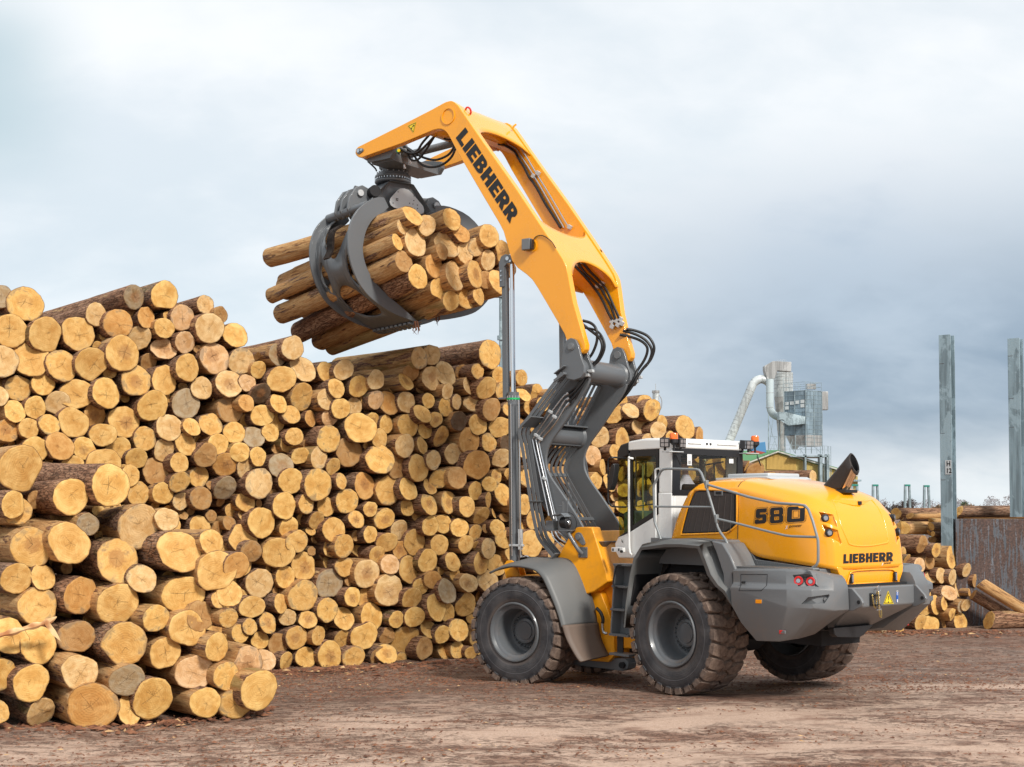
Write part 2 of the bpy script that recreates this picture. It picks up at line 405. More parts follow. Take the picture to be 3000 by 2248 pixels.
    edge = t.m('MULTIPLY', t.mr(t.m('ADD', r0, t.m('MULTIPLY', t.m('SUBTRACT', blot2, .5), .10)), .955, .985), .8)
    c = t.mix(edge, c, t.mix(t.mr(blot2, .35, .65), (.15, .065, .03), (.36, .19, .08)))
    t.put(b.inputs['Base Color'], c); b.inputs['Roughness'].default_value = .78
    b.inputs['Specular IOR Level'].default_value = .3
    h = t.m('ADD', t.m('MULTIPLY', saw, .35), t.m('ADD', t.m('MULTIPLY', ring, .05), t.m('SUBTRACT', t.m('MULTIPLY', blot2, .8), t.m('MULTIPLY', ck, 1.6))))
    t.put(b.inputs['Normal'], bump(t, h, .75, .014))
    return m_
def bark_mat(name, peeled):
    m_, t, b = mat(name)
    a = attr(t, 'lc').outputs['Vector']; sv = attr(t, 'seed').outputs['Fac']
    oi = t.new('ShaderNodeObjectInfo'); rn = t.m('ADD', oi.outputs['Random'], sv)
    off = t.comb(t.m('MULTIPLY', rn, 41.0), t.m('MULTIPLY', rn, 23.0), t.m('MULTIPLY', rn, 67.0))
    p = t.vm('ADD', a, off)
    q = t.mapping(p, (1, 1, .75))
    big = t.noise(q, 1.1, 5, .6, .6); mid = t.noise(t.mapping(p, (2.4, 2.4, 1.3)), 2.2, 6, .65, .4); fine = t.noise(t.mapping(p, (3, 3, 1.6)), 7.0, 5, .7)
    vo = t.new('ShaderNodeTexVoronoi', feature='DISTANCE_TO_EDGE'); t.put(vo.inputs['Vector'], t.vm('ADD', t.mapping(p, (5, 5, 3.2)), t.comb(t.m('MULTIPLY', mid, 1.5), t.m('MULTIPLY', fine, .9), 0.0))); vo.inputs['Scale'].default_value = 1.35
    crk = t.mr(vo.outputs['Distance'], .10, .0)
    scaly = t.mix(t.mr(mid, .35, .66), (.22, .105, .058), (.48, .275, .165))
    scaly = t.mix(t.m('MULTIPLY', t.mr(t.m('FRACT', t.m('MULTIPLY', rn, 7.0)), .5, .6), t.mr(fine, .46, .66)), scaly, (.30, .235, .185))
    scaly = t.mix(t.m('MULTIPLY', crk, .75), scaly, (.025, .012, .008))
    under = t.mix(t.mr(mid, .32, .7), (.45, .225, .085), (.66, .42, .19))
    kv = t.new('ShaderNodeTexVoronoi', feature='F1'); t.put(kv.inputs['Vector'], t.mapping(p, (1.6, 1.6, 1.5))); kv.inputs['Scale'].default_value = 1.0
    knot = t.m('MULTIPLY', t.mr(kv.outputs['Distance'], .17, .08), .9)
    strk = t.noise(t.mapping(p, (9, 9, 1.3)), 1.6, 5, .7, .3)
    under = t.mix(t.m('MULTIPLY', t.mr(strk, .45, .62), .55), under, (.25, .115, .045))
    under = t.mix(t.m('MULTIPLY', t.mr(fine, .54, .66), .75), under, (.17, .07, .028))
    under = t.mix(knot, under, (.11, .05, .025))
    under = t.mix(t.m('MULTIPLY', t.mr(big, .58, .7), .4), under, (.60, .44, .26))
    th = .42 if peeled else .60
    msk = t.mr(t.m('ADD', t.m('MULTIPLY', big, .75), t.m('MULTIPLY', mid, .25)), th, th+.035)
    c = t.mix(msk, scaly, under)
    # green algae in patches on a few
    al = t.m('MULTIPLY', t.mr(t.m('FRACT', t.m('MULTIPLY', rn, 31.0)), .84, .92), t.mr(big, .46, .6))
    c = t.mix(t.m('MULTIPLY', al, .45), c, (.12, .135, .03))
    t.put(b.inputs['Base Color'], c); b.inputs['Roughness'].default_value = .88; b.inputs['Specular IOR Level'].default_value = .25
    h = t.m('ADD', t.m('MULTIPLY', t.m('SUBTRACT', 1.0, msk), t.m('ADD', .55, t.m('MULTIPLY', crk, -.5))), t.m('ADD', t.m('MULTIPLY', mid, .5), t.m('MULTIPLY', fine, .45)))
    t.put(b.inputs['Normal'], bump(t, h, .9, .028))
    return m_
M_CUT = cut_mat(); M_BARK = bark_mat('bark', False); M_PEEL = bark_mat('peeled_bark', True)

LOGL = 4.6; NS = 40
def log_proto(seed, tilt, knot):
    rp = random.Random(seed)
    amp = rp.uniform(.02, .05); ph = [rp.uniform(0, 6.28) for _ in range(5)]; ov = rp.uniform(0, .05)
    flat = rp.choice((None, None, rp.uniform(0, 6.28))); fl = rp.uniform(.80, .93)
    def g(a):
        r = 1+amp*math.sin(2*a+ph[0])+amp*.7*math.sin(3*a+ph[1])+amp*.5*math.sin(5*a+ph[2])+.012*math.sin(11*a+ph[3])+.008*math.sin(17*a+ph[4])+ov*math.cos(2*a)
        if flat is not None:
            c = math.cos(a-flat)
            if c > 0: r = min(r, fl/max(c, .2)) if c > .5 else r
        return r
    ax = tilt*math.cos(ph[0]); ay = tilt*math.sin(ph[0])
    step = rp.choice((0, 0, .05, .10)); sa = rp.uniform(0, 6.28); so = rp.uniform(-.3, .5)
    def face_z(x, y):
        z = ax*x+ay*y
        if step and (x*math.cos(sa)+y*math.sin(sa)) > so: z -= step*.6*((x*math.cos(sa)+y*math.sin(sa))-so)+step*.12
        return z+.008*noise.noise(Vector((x*4, y*4, seed)))
    bend = (rp.uniform(-.5, .5), rp.uniform(-.5, .5))
    V = []; LC = []; Fc = []
    zs = [0, -.03, -.12, -.3, -.55, -.85, -1.2, -1.6, -2.1, -2.6, -3.1, -3.6, -4.1, -LOGL]
    for i, z in enumerate(zs):
        for j in range(NS):
            a = 2*math.pi*j/NS; k = g(a)
            k2 = 1+(k-1)*max(.4, 1+z*.3)
            k2 *= 1+.030*noise.noise(Vector((math.cos(a)*1.6, math.sin(a)*1.6, z*1.6+seed*9)))*min(1, -z*8)+.012*noise.noise(Vector((math.cos(a)*6, math.sin(a)*6, z*7+seed)))*min(1, -z*30)
            if knot: k2 += .06*math.exp(-((z+knot)/.07)**2-((a-ph[1])/.35)**2)
            k2 *= 1+.05*(1+z/LOGL)-.05
            x = k2*math.cos(a); y = k2*math.sin(a)
            zz = z+(face_z(x, y) if i < 3 else 0)*(1-i/3)
            V.append((x+bend[0]*(z/LOGL)**2, y+bend[1]*(z/LOGL)**2, zz)); LC.append((math.cos(a), math.sin(a), z))
    for i in range(len(zs)-1):
        for j in range(NS):
            k = (j+1) % NS; Fc.append((i*NS+j, (i+1)*NS+j, (i+1)*NS+k, i*NS+k))
    b0 = len(V); V.append((bend[0], bend[1], -LOGL-.01)); LC.append((0, 0, -LOGL)); l = (len(zs)-1)*NS
    for j in range(NS): Fc.append((b0, l+(j+1) % NS, l+j))
    body = (V, Fc, LC)
    V2 = [(0, 0, face_z(0, 0)+.004)]; LC2 = [(0, 0, 0)]; F2 = []
    rr = [.2, .4, .6, .78, .9, .97, 1.0]
    for i, q in enumerate(rr):
        for j in range(NS):
            a = 2*math.pi*j/NS; k = g(a)*q; x = k*math.cos(a); y = k*math.sin(a)
            V2.append((x, y, face_z(x, y)+(.004 if q < .99 else 0.0)-(.006 if q > .99 else 0))); LC2.append((q*math.cos(a), q*math.sin(a), 0))
    for j in range(NS): F2.append((0, 1+j, 1+(j+1) % NS))
    for i in range(len(rr)-1):
        for j in range(NS):
            k = (j+1) % NS; F2.append((1+i*NS+j, 1+(i+1)*NS+j, 1+(i+1)*NS+k, 1+i*NS+k))
    return body, (V2, F2, LC2)
def mk_mesh(name, V, Fc, LC, m_, seed=None, tone=None, mis=None, mats=None):
    me = bpy.data.meshes.new(name); me.from_pydata(V, [], Fc)
    for q in (mats or [m_]): me.materials.append(q)
    if mis: me.polygons.foreach_set('material_index', mis)
    me.polygons.foreach_set('use_smooth', [True]*len(me.polygons))
    at_ = me.attributes.new('lc', 'FLOAT_VECTOR', 'POINT'); at_.data.foreach_set('vector', [c for p in LC for c in p])
    a2 = me.attributes.new('seed', 'FLOAT', 'POINT'); a2.data.foreach_set('value', seed or [0.0]*len(V))
    a3 = me.attributes.new('tone', 'FLOAT_COLOR', 'POINT'); a3.data.foreach_set('color', [c for p in (tone or [(1, 1, 1, 1)]*len(V)) for c in p])
    me.update(); return me
PROTO = []
for i in range(16):
    b_, c_ = log_proto(i+3, (0, .03, .10, .05)[i % 4], (0, .45, 0, 1.1)[(i//4) % 4])
    PROTO.append((b_, c_))
MESH = {}
def meshes(i, peel):
    k = (i, peel)
    if k not in MESH:
        b_, c_ = PROTO[i]
        MESH[k] = mk_mesh('log', b_[0], b_[1], b_[2], M_PEEL if peel else M_BARK)
        if (i, 'c') not in MESH: MESH[(i, 'c')] = mk_mesh('cut_face', c_[0], c_[1], c_[2], M_CUT)
    return MESH[k], MESH[(i, 'c')]
TONES = {'honey': (.70, .455, .17), 'golden': (.76, .50, .18), 'pale': (.72, .52, .27), 'pink': (.72, .49, .28), 'orange': (.62, .36, .13),
         'grey': (.42, .34, .23), 'brown': (.46, .28, .12), 'dark': (.12, .08, .05)}  # dark entry puts the shade on some log ends into their colour
def log_matrix(P, D, r, L, roll):
    z = -Vector(D).normalized(); x = Vector((0, 0, 1)).cross(z).normalized(); y = z.cross(x)
    c, s = math.cos(roll), math.sin(roll)
    x2 = x*c+y*s; y2 = y*c-x*s
    M = Matrix((( x2.x*r, y2.x*r, z.x*L/LOGL, P[0]), (x2.y*r, y2.y*r, z.y*L/LOGL, P[1]), (x2.z*r, y2.z*r, z.z*L/LOGL, P[2]), (0, 0, 0, 1)))
    return M
def make_log(P, D, r, L, proto, peel, tone, roll, label, group):
    mb_, mc_ = meshes(proto, peel)
    o = bpy.data.objects.new('log', mb_); COL.objects.link(o); o.matrix_world = log_matrix(P, D, r, L, roll)
    c = bpy.data.objects.new('cut_face', mc_); COL.objects.link(c); c.parent = o
    col = TONES[tone]; k = 1
    o.color = (*col, 1); c.color = (col[0]*k, col[1]*k, col[2]*k, 1)
    tag(o, label, 'log', group)
    return o
# --- ends of the logs as surveyed: x, y, radius in enlargements of the photograph
ZA = (0, 780, 2.368); ZB = (0, 1450, 2.0776); ZC = (700, 950, 2.765); ZD = (700, 1450, 2.765); ZE = (1600, 1100, 2.765)
ZG = (1400, 950, 2.2108); ZH = (2550, 1550, 4.738); ZI = (1480, 1200, 3.605); ZJ = (1750, 1220, 4.144); ZK = (1940, 1350, 3.95)
DA = """15,215,80,grey;180,262,118;1147,205,103;930,215,82,grey;670,335,80,pale;820,398,97;1425,270,67,pale;1532,335,56,brown;1265,358,88,pink;1015,355,76;1140,430,70;75,450,115
320,475,120;540,468,115;1455,430,100;1635,480,86;965,500,80;1135,575,76,pink;1285,528,80,pink;850,605,120;15,660,112;215,640,122;430,690,110;635,680,112;1300,705,92;1495,640,105,pink;1675,660,90,pale
130,845,90;300,818,80;530,890,105;740,880,107;945,795,102;1140,790,102;1405,845,80,pale;1590,815,94,pale;1715,810,60,pink;-5,900,68;100,1008,74;245,982,77;400,955,82;52,1140,82;200,1128,72;345,1100,72;510,1085,104
660,1033,80;860,1080,110;1060,970,100,golden;1290,955,102,grey;1600,995,92;1710,950,60,orange;415,1250,94;240,1275,90;585,1265,80;715,1170,80;820,1262,74;945,1340,76;1005,1198,82;1140,1275,76;1175,1120,92,pale;1330,1115,60;1460,1095,82
1290,1235,74;1245,1365,67;1430,1312,80,brown;1515,1235,74;1625,1155,74;1665,1290,66;510,1385,74;720,1370,108;1085,1425,94,brown;1245,1500,67;960,1578,80;1130,1575,78;905,1455,72;1380,1460,74;1565,1540,80,grey;1700,1405,64;1570,1375,80,orange
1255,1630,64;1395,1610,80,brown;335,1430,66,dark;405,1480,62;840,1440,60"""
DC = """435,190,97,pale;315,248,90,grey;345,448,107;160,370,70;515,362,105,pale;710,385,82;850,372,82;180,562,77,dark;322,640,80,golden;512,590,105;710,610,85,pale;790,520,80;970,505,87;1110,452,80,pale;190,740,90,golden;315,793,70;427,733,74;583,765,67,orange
737,755,67,pink;825,682,82;935,665,70,pale;1112,615,75,pink;1215,638,94,orange;1355,635,87;1465,275,84,pale;1560,248,84,pale;1390,400,66;1355,465,70;1570,437,99,pale;1670,400,96,pale;2035,247,117;1935,382,65;2105,412,64;1860,500,70,pale;2005,520,84
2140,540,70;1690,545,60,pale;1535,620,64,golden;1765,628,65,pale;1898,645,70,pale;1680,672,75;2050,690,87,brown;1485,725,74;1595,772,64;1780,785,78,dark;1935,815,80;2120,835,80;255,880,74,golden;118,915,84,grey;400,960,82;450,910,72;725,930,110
985,840,122;1085,785,66;1195,810,74;1370,820,95,golden;1510,858,67;1640,910,80;1865,945,104,orange;2025,960,74;890,1035,120,brown;1140,1090,120;1140,925,77;1345,985,92,pale;1485,980,70;1735,1050,82,pale;1575,1100,80;2125,1090,77,pale;40,1035,74;155,1072,74
495,1068,64,golden;650,1080,94,pale;345,1145,98,grey;60,1170,74;765,1155,70;1295,1150,108,brown;1455,1165,108;1925,1145,117,orange;420,1270,102;165,1290,122;640,1300,125;835,1272,64;1020,1310,108;1205,1345,112;1375,1335,90;1550,1315,64;1625,1255,77,golden
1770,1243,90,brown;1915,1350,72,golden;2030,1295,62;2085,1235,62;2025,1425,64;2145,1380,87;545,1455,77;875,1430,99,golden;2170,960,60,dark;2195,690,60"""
DD = """370,90,106;190,225,124;60,60,77;705,95,77;1065,115,64;1180,195,84,golden;1365,105,67,golden;1540,75,88,golden;1700,60,90,golden;1845,95,82;1970,170,67;410,265,84;630,210,70;955,200,70;770,285,100;470,380,92;30,350,112;325,470,116;850,415,95;745,435,70
1065,320,74;1205,385,78;1300,285,82;1420,385,106;1550,250,80,golden;1650,235,74;1790,265,74;1915,305,64;2100,270,70,golden;1625,405,84;1840,400,70;1917,405,30;2025,435,78,pale;2150,360,74;1120,485,70;1310,445,80;1225,565,78;1380,605,112;1530,535,92;1730,545,72
1960,555,92;100,460,86,brown;20,560,92;525,580,112;375,665,87;165,715,118;855,585,82;1035,635,115;730,720,118,grey;520,820,125;1210,770,130;1570,690,72,orange;1470,745,68;1750,650,52;1860,715,77,pale;2090,570,85;1400,840,86;1690,780,98,grey;1600,910,106,golden
1840,890,92;340,880,77;105,910,90;920,830,80;1035,845,90;715,935,98;1695,955,72;240,1040,80;395,995,67;555,1010,70;90,1070,67;850,1000,90;1075,990,112;1275,1010,70,golden;1425,990,84,golden;1535,1085,74;1650,1132,72,golden;1780,1095,90,golden;10,1125,72;645,1140,80
465,1155,94;170,1180,74,golden;320,1205,87,brown;835,1170,74,golden;1020,1140,108,golden;1205,1145,66,brown;1350,1175,114;1510,1245,92;1655,1265,64;1770,1260,72;1880,1280,50;740,1300,112,golden;205,1340,85;385,1350,77,golden;540,1320,88,golden;930,1315,87;1135,1310,82,brown;1200,1290,76
2020,700,85;2120,800,80"""
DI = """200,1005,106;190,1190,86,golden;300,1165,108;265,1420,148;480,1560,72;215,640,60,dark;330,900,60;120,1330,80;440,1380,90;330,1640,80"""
DG = """285,348,50;300,455,47,golden;382,440,50;340,535,52;418,520,45;470,470,50;500,560,48;300,820,55;330,1000,58;372,900,50;430,1050,52"""
DE = """800,228,68;690,285,62;860,280,86;550,318,74;610,210,58;790,425,92;910,445,72,pale;940,385,62;1130,420,96;1245,500,80;620,515,90;435,500,86;1010,500,50;820,525,52;380,650,78;465,745,66;520,870,72;560,960,60;700,700,80;560,620,60;400,860,70"""
DJ = """570,860,122,golden;620,640,92,grey;690,510,70;560,1110,90;300,700,90;320,900,80;300,1100,80;470,1240,70;690,900,70;700,1100,80;1010,540,100;960,800,90;1200,480,90;1130,700,90;1400,610,90;1470,690,90;1300,800,80;1560,560,90;1650,640,80;1740,560,90;1230,950,90"""
DK = """1080,120,95,brown;1250,190,58;1745,190,78,pale;1490,232,26;980,60,60"""
DR = """725,215,117,brown;920,295,97;1140,395,152,golden;1560,505,120;825,450,112,brown;680,510,112;550,550,70;720,715,100,orange;825,670,76,pale;980,645,106,pale;1140,670,108,pale;1335,575,96,pale;1470,720,98,brown;790,865,100;1105,890,97;1275,835,136,pale;1390,885,55,orange
755,1110,92;905,1055,126,golden;1035,1035,96,golden;1265,1075,86,grey;1325,1060,82,pale;1425,1060,102;1520,1085,76;490,1210,84;700,1300,116;830,1325,122,golden;1060,1290,150,brown;1140,1190,90;1260,1290,127,golden;410,1385,82;190,1415,80,grey;600,960,90;610,760,80;500,700,80;430,480,70;450,330,80;500,430,80"""
DN = """-10,560,0;145,1405,160;770,1520,142,golden;492,1600,122;95,1655,95"""        # ZA: the near stack's top
DM = """5,60,60;100,92,90;190,320,120;420,295,122;535,180,72,grey;845,195,125;1015,150,72;715,400,128;1090,345,125;1318,465,122;1290,290,78;865,512,80;1440,430,80;100,510,92;265,500,78;490,610,115;230,678,115;722,665,122;1117,610,114;950,752,80,golden;1225,740,90,brown;1395,600,78;1140,812,110
60,860,108,golden;235,915,112,golden;465,865,100,brown;755,910,128;1005,965,95;1320,928,90,golden;5,1095,100,golden;190,1145,108;485,1080,108;772,1130,95,grey;930,1240,122;1185,1082,108;1385,1105,88,golden;1505,1025,100;1250,1265,90,golden;1435,1270,92;1580,1190,122,golden;250,1325,90;570,1290,136,orange;785,1310,82
-25,1320,68;1330,640,50;1340,330,0;1390,750,60"""
def parse(s, Z):
    out = []
    for it in s.replace('\n', ';').split(';'):
        q = it.split(',')
        if len(q) < 3 or float(q[2]) <= 0: continue
        out.append((Z[0]+float(q[0])/Z[2], Z[1]+float(q[1])/Z[2], float(q[2])/Z[2], q[3] if len(q) > 3 else None))
    return out
main = parse(DA, ZA)+parse(DC, ZC)+parse(DD, ZD)+parse(DI, ZI)+parse(DG, ZG)+parse(DE, ZE)+parse(DJ, ZJ)+parse(DK, ZK)
near = parse(DN, ZA)+parse(DM, ZB); right = parse(DR, ZH)
PD = Vector((-.60, .80, 0))
def main_plane(u, v, off=0.0):
    d = ray(u, v); n_ = Vector((math.sin(rad(29.5)), -math.cos(rad(29.5)), .06)).normalized()
    o_ = Vector((-.87, 26.29, -.22)); s = (o_-CP).dot(n_)/d.dot(n_); P = CP+d*s
    return P+d*(off/d.dot(PD)) if off else P
def near_plane(u, v, off=0.0):
    d = ray(u, v); n_ = Vector((math.sin(rad(17)), -math.cos(rad(17)), .22)).normalized()
    o_ = Vector((-4.6, 16.55, 0)); s = (o_-CP).dot(n_)/d.dot(n_); P = CP+d*s
    return P+d*(off/d.dot(PD)) if off else P
rl = random.Random(11)
LOGS = []                                   # (zone, P, D, r, L, tone, peel, u, v, rpx)
def dirn(jit, pitch=0.0):
    a = math.atan2(.8, -.6)+rad(rl.gauss(0, jit)); return Vector((math.cos(a), math.sin(a), pitch+rad(rl.gauss(0, 1.0))))
def add_logs(data, plane, zone, jit, doff, peelp, Lr=(4.0, 4.9)):
    data = sorted(data, key=lambda q: q[1])
    for (u, v, r, tone) in data:
        o_ = rl.uniform(*doff)
        P = plane(u, v, o_); Yd = P.y*math.cos(CAM_T)+(P.z-CAM_H)*math.sin(CAM_T)
        R_ = r*Yd/CAM_F*1.045
        tn = tone or rl.choices(('honey', 'golden', 'pale', 'pink', 'orange', 'brown'), (58, 26, 9, 2, 3, 2))[0]
        LOGS.append([zone, P, dirn(jit), R_, rl.uniform(*Lr), tn, rl.random() < peelp, u, v, r])
def fill(data, inside, zone, plane, n, rmin, rmax, off, clear=.96):
    cand = list(data); out = []
    for _ in range(n):
        u = rl.uniform(inside[0], inside[2]); v = rl.uniform(inside[1], inside[3])
        if not inside[4](u, v): continue
        d = min((math.hypot(u-q[0], v-q[1])-q[2]*clear for q in cand), default=99)
        if d < rmin: continue
        r = min(d*1.05, rmax); q = (u, v, r, 'honey' if rl.random() < .6 else 'brown'); cand.append(q); out.append(q)
    return out
crest = [(-60, 900), (40, 900), (100, 960), (200, 920), (300, 900), (400, 860), (470, 840), (560, 870), (640, 900), (700, 950), (760, 1010), (870, 1010), (930, 1080), (1040, 1090), (1120, 1110), (1230, 1040), (1300, 1060), (1400, 1030), (1460, 1040), (1500, 1090), (1640, 1110), (1760, 1160), (1830, 1150), (1900, 1160), (1960, 1220), (2050, 1250), (2080, 1300), (2180, 1380), (2450, 1400), (2600, 1500)]
def cy(u):
    for a, b in zip(crest, crest[1:]):
        if a[0] <= u <= b[0]: return a[1]+(b[1]-a[1])*(u-a[0])/(b[0]-a[0])
    return 3000
def inm(u, v): return cy(u)+40 < v < 1975-max(0, u-787)*.058-20 and not (u < 620 and v > 1400+u*.62)
f1 = fill(main, (-60, 850, 1500, 1960, inm), 'main', main_plane, 9000, 11, 33, .3, .93)
f2 = fill(main, (1500, 1050, 1880, 1900, inm), 'main', main_plane, 4000, 17, 27, .2, 1.0)
f3 = fill(main+f2, (1880, 1300, 2620, 1860, inm), 'main', main_plane, 3000, 26, 40, .2, 1.0)
def addfill(fl, zone, plane, off, jit=2):
    for (u, v, r, tn) in fl:
        P = plane(u, v, rl.uniform(*off)); Yd = P.y; LOGS.append([zone, P, dirn(jit), r*Yd/CAM_F*1.05, rl.uniform(3.6, 4.4), tn, rl.random() < .3, u, v, r])
add_logs(main, main_plane, 'main', 1.6, (-.16, .13), .22)
addfill(f1, 'fill', main_plane, (.12, .40)); addfill(f2, 'fill', main_plane, (-.1, .5)); addfill(f3, 'hid', main_plane, (-.1, .5))
add_logs(near, near_plane, 'near', 2.2, (-.14, .16), .72)
def inn(u, v): return u < 800 and 1380+.40*u < v < 2085 and v < 2120-.1*max(0, u-400)
addfill(fill(near+main, (-40, 1400, 800, 2090, inn), 'near', near_plane, 5000, 15, 38, .4, .95), 'fill', near_plane, (.5, 1.2))
add_logs(right, main_plane, 'right', 3.0, (-.2, .3), .3)
def inr(u, v): return 2560 < u < 2860 and 1560+(u-2560)*.45 < v < 1835
addfill(fill(right, (2560, 1500, 2860, 1840, inr), 'right', main_plane, 2500, 11, 30, .4), 'fill', main_plane, (.35, .8))
# --- the bundle in the grapple: right-hand ends and left-hand tails
Z3 = (750, 250, 2.0725)
gl = """955,790,62;1190,815,66;1040,850,60,pale;900,858,50,pale;865,950,50,golden;970,955,80,pale;1160,960,85,pale;1245,900,55,orange;1415,915,65;1335,985,52,pale;1270,1020,60,pale;1500,1010,62;1415,1060,56,pale;905,1068,66,brown;1080,1095,72,orange;985,1162,68,golden
1205,1155,86,pale;1330,1145,82;1110,1237,64,golden;1480,1195,72;1185,1310,55;1275,1290,66;1360,1280,52;1540,1110,50,brown;1400,1180,50,brown;1130,1010,45,brown"""
nrm = -.0
gd = parse(gl, Z3)
GP = []
for (u, v, r, tone) in gd:
    P = G.w(G.on(u, v, 0, -1.42+rl.uniform(-.10, .08))); GP.append([P, r*P.y/CAM_F*1.12, tone, u, v, r])
tails = dict(((0, (95, 1070, 60)), (3, (150, 1195, 52)), (4, (78, 1283, 55)), (13, (170, 1408, 64)), (15, (270, 1468, 60)), (18, (370, 1532, 58)), (20, (485, 1585, 40))))
BD = G.Mt @ Vector((1, .135, -.088))
for gi, (P, R_, tone, u, v, r) in enumerate(GP):
    if gi in tails:
        a, b, q = tails[gi]; Q = G.w(G.on(Z3[0]+a/Z3[2], Z3[1]+b/Z3[2], 0, 2.62+rl.uniform(-.05, .05))); D_ = Q-P; L = D_.length
    else: D_ = BD+Vector((rl.gauss(0, .012), rl.gauss(0, .012), rl.gauss(0, .012))); L = rl.uniform(3.9, 4.25)
    LOGS.append(['grapple', P, D_.normalized(), R_, L, tone or 'honey', rl.random() < .9, u, v, 999+r])
# ---- labels: look first, then what stands next to the log, then its place
names = {'main': 'in the long stack behind the loader', 'near': 'in the nearest stack at the left', 'right': 'in the stack at the right behind the machine', 'grapple': 'in the raised grapple', 'tail': 'in the raised grapple'}
grp = {'main': 'logs of the long stack', 'near': 'logs of the nearest stack', 'right': 'logs of the right-hand stack', 'grapple': 'logs held in the grapple', 'tail': 'logs held in the grapple'}
tw = {'honey': 'honey-coloured', 'golden': 'bright golden', 'pale': 'pale cream', 'pink': 'pinkish', 'orange': 'orange-brown', 'grey': 'grey weathered', 'brown': 'dull brown', 'dark': 'dark shade-tinted'}
def visible(q):
    return q[0] in ('main', 'near', 'right') and -20 < q[7] < 3010 and not (1880 < q[7] < 2080 and q[8] > 1560) and not (q[7] > 1500 and q[7] < 1660 and q[8] > 1750)
ranked = sorted([q for q in LOGS if visible(q)], key=lambda q: -q[9])
keep = set(id(q) for q in ranked[:300-sum(1 for q in LOGS if q[0] in ('grapple', 'tail'))-8])
stuff = []
ORD = 'first second third fourth fifth sixth seventh eighth ninth tenth eleventh twelfth thirteenth fourteenth fifteenth sixteenth seventeenth eighteenth nineteenth twentieth'.split()
names = {'main': 'of the long stack', 'near': 'of the nearest stack', 'right': 'of the right-hand stack', 'grapple': 'of the raised bundle', 'tail': 'far end at the left of the raised bundle'}
LAB = {}
def make_labels():
    for zone, w in (('main', 112), ('near', 95), ('right', 60), ('grapple', 70), ('tail', 900)):
        qs = [q for q in LOGS if q[0] == zone and (id(q) in keep or zone in ('grapple', 'tail'))]
        if not qs: continue
        u0 = min(q[7] for q in qs); cols = {}
        for q in qs: cols.setdefault(int((q[7]-u0)/w), []).append(q)
        for ci, k in enumerate(sorted(cols)):
            for ri, q in enumerate(sorted(cols[k], key=lambda q: q[8])):
                big = 'thick' if q[3] > .27 else ('slim' if q[3] < .16 else 'mid-sized')
                if zone == 'tail': LAB[id(q)] = '%s log showing its %s, %s from the top' % (big, names[zone], ORD[ri])
                else: LAB[id(q)] = '%s %s log end %s, %s down in its %s column' % (big, tw[q[5]], names[zone], ORD[min(ri, 19)], ORD[min(ci, 19)])
make_labels()
def label_for(q): return LAB[id(q)]
for q in LOGS:
    zone, P, D, r, L, tn, peel, u, v, rp = q
    if zone in ('grapple', 'tail') or id(q) in keep:
        make_log(P, D, r, L, rl.randrange(16), peel, tn, rl.uniform(0, 6.28), label_for(q), grp[zone])
    else: stuff.append(q)
def merge(items, name, label):
    V = []; Fc = []; LC = []; SD = []; TN = []; MI = []
    for q in items:
        zone, P, D, r, L, tn, peel, u, v, rp = q
        M = log_matrix(P, D, r, L, rl.uniform(0, 6.28)); sd_ = rl.random()
        b_, c_ = PROTO[rl.randrange(16)]; tc = TONES[tn]
        for (vv, ff, ll), mi in ((b_, 1 if peel else 0), (c_, 2)):
            o_ = len(V); V += [tuple(M @ Vector(p)) for p in vv]; LC += ll; SD += [sd_]*len(vv); TN += [(*tc, 1)]*len(vv)
            Fc += [tuple(i+o_ for i in f) for f in ff]; MI += [mi]*len(ff)
    me = mk_mesh(name, V, Fc, LC, None, SD, TN, MI, [M_BARK, M_PEEL, M_CUT])
    o = bpy.data.objects.new(name, me); COL.objects.link(o); tag(o, label, 'log stack', kind='stuff'); return o
ZNn = (2500, 1380, 7.373); D2 = Vector((.90, .43, 0))
for k, (a, b, r, L, tn, Yq, lab) in enumerate(((925, 925, 128, 7.5, 'golden', 35.0, 'long bark-covered log at the top of the cross stack, its big round end left'), (1190, 975, 70, 7, 'orange', 34.7, 'slim reddish log lying across the cross stack just under its top log'), (1035, 1055, 80, 6, 'honey', 35.0, 'short stub of log end tucked under the top log of the cross stack'),
        (1035, 1245, 155, 6.5, 'golden', 34.4, 'thickest log of the cross stack, half-peeled, with a wide golden end'), (1675, 1200, 88, 6, 'golden', 34.0, 'mid-sized log of the cross stack ending just left of the steel post'), (1690, 1100, 80, 6, 'honey', 34.3, 'log of the cross stack peeping out above its neighbour beside the post'),
        (1640, 1345, 72, 6, 'honey', 34.3, 'log end of the cross stack half hidden behind a smaller one'), (1720, 1362, 66, 6, 'golden', 34.0, 'small golden log end of the cross stack beside the steel post'), (1700, 1490, 70, 6, 'brown', 34.2, 'dull brown log at the foot of the cross stack beside the steel post'))):
    P = at(ZNn[0]+a/ZNn[2], ZNn[1]+b/ZNn[2], Yq); dv = Vector((D2.x+rl.gauss(0, .02), D2.y+rl.gauss(0, .03), rl.gauss(-.004, .004)))
    make_log(P, dv, r/ZNn[2]*Yq/CAM_F, L, rl.randrange(16), k in (1, 3, 5), tn, rl.uniform(0, 6), lab, 'logs of the cross stack')
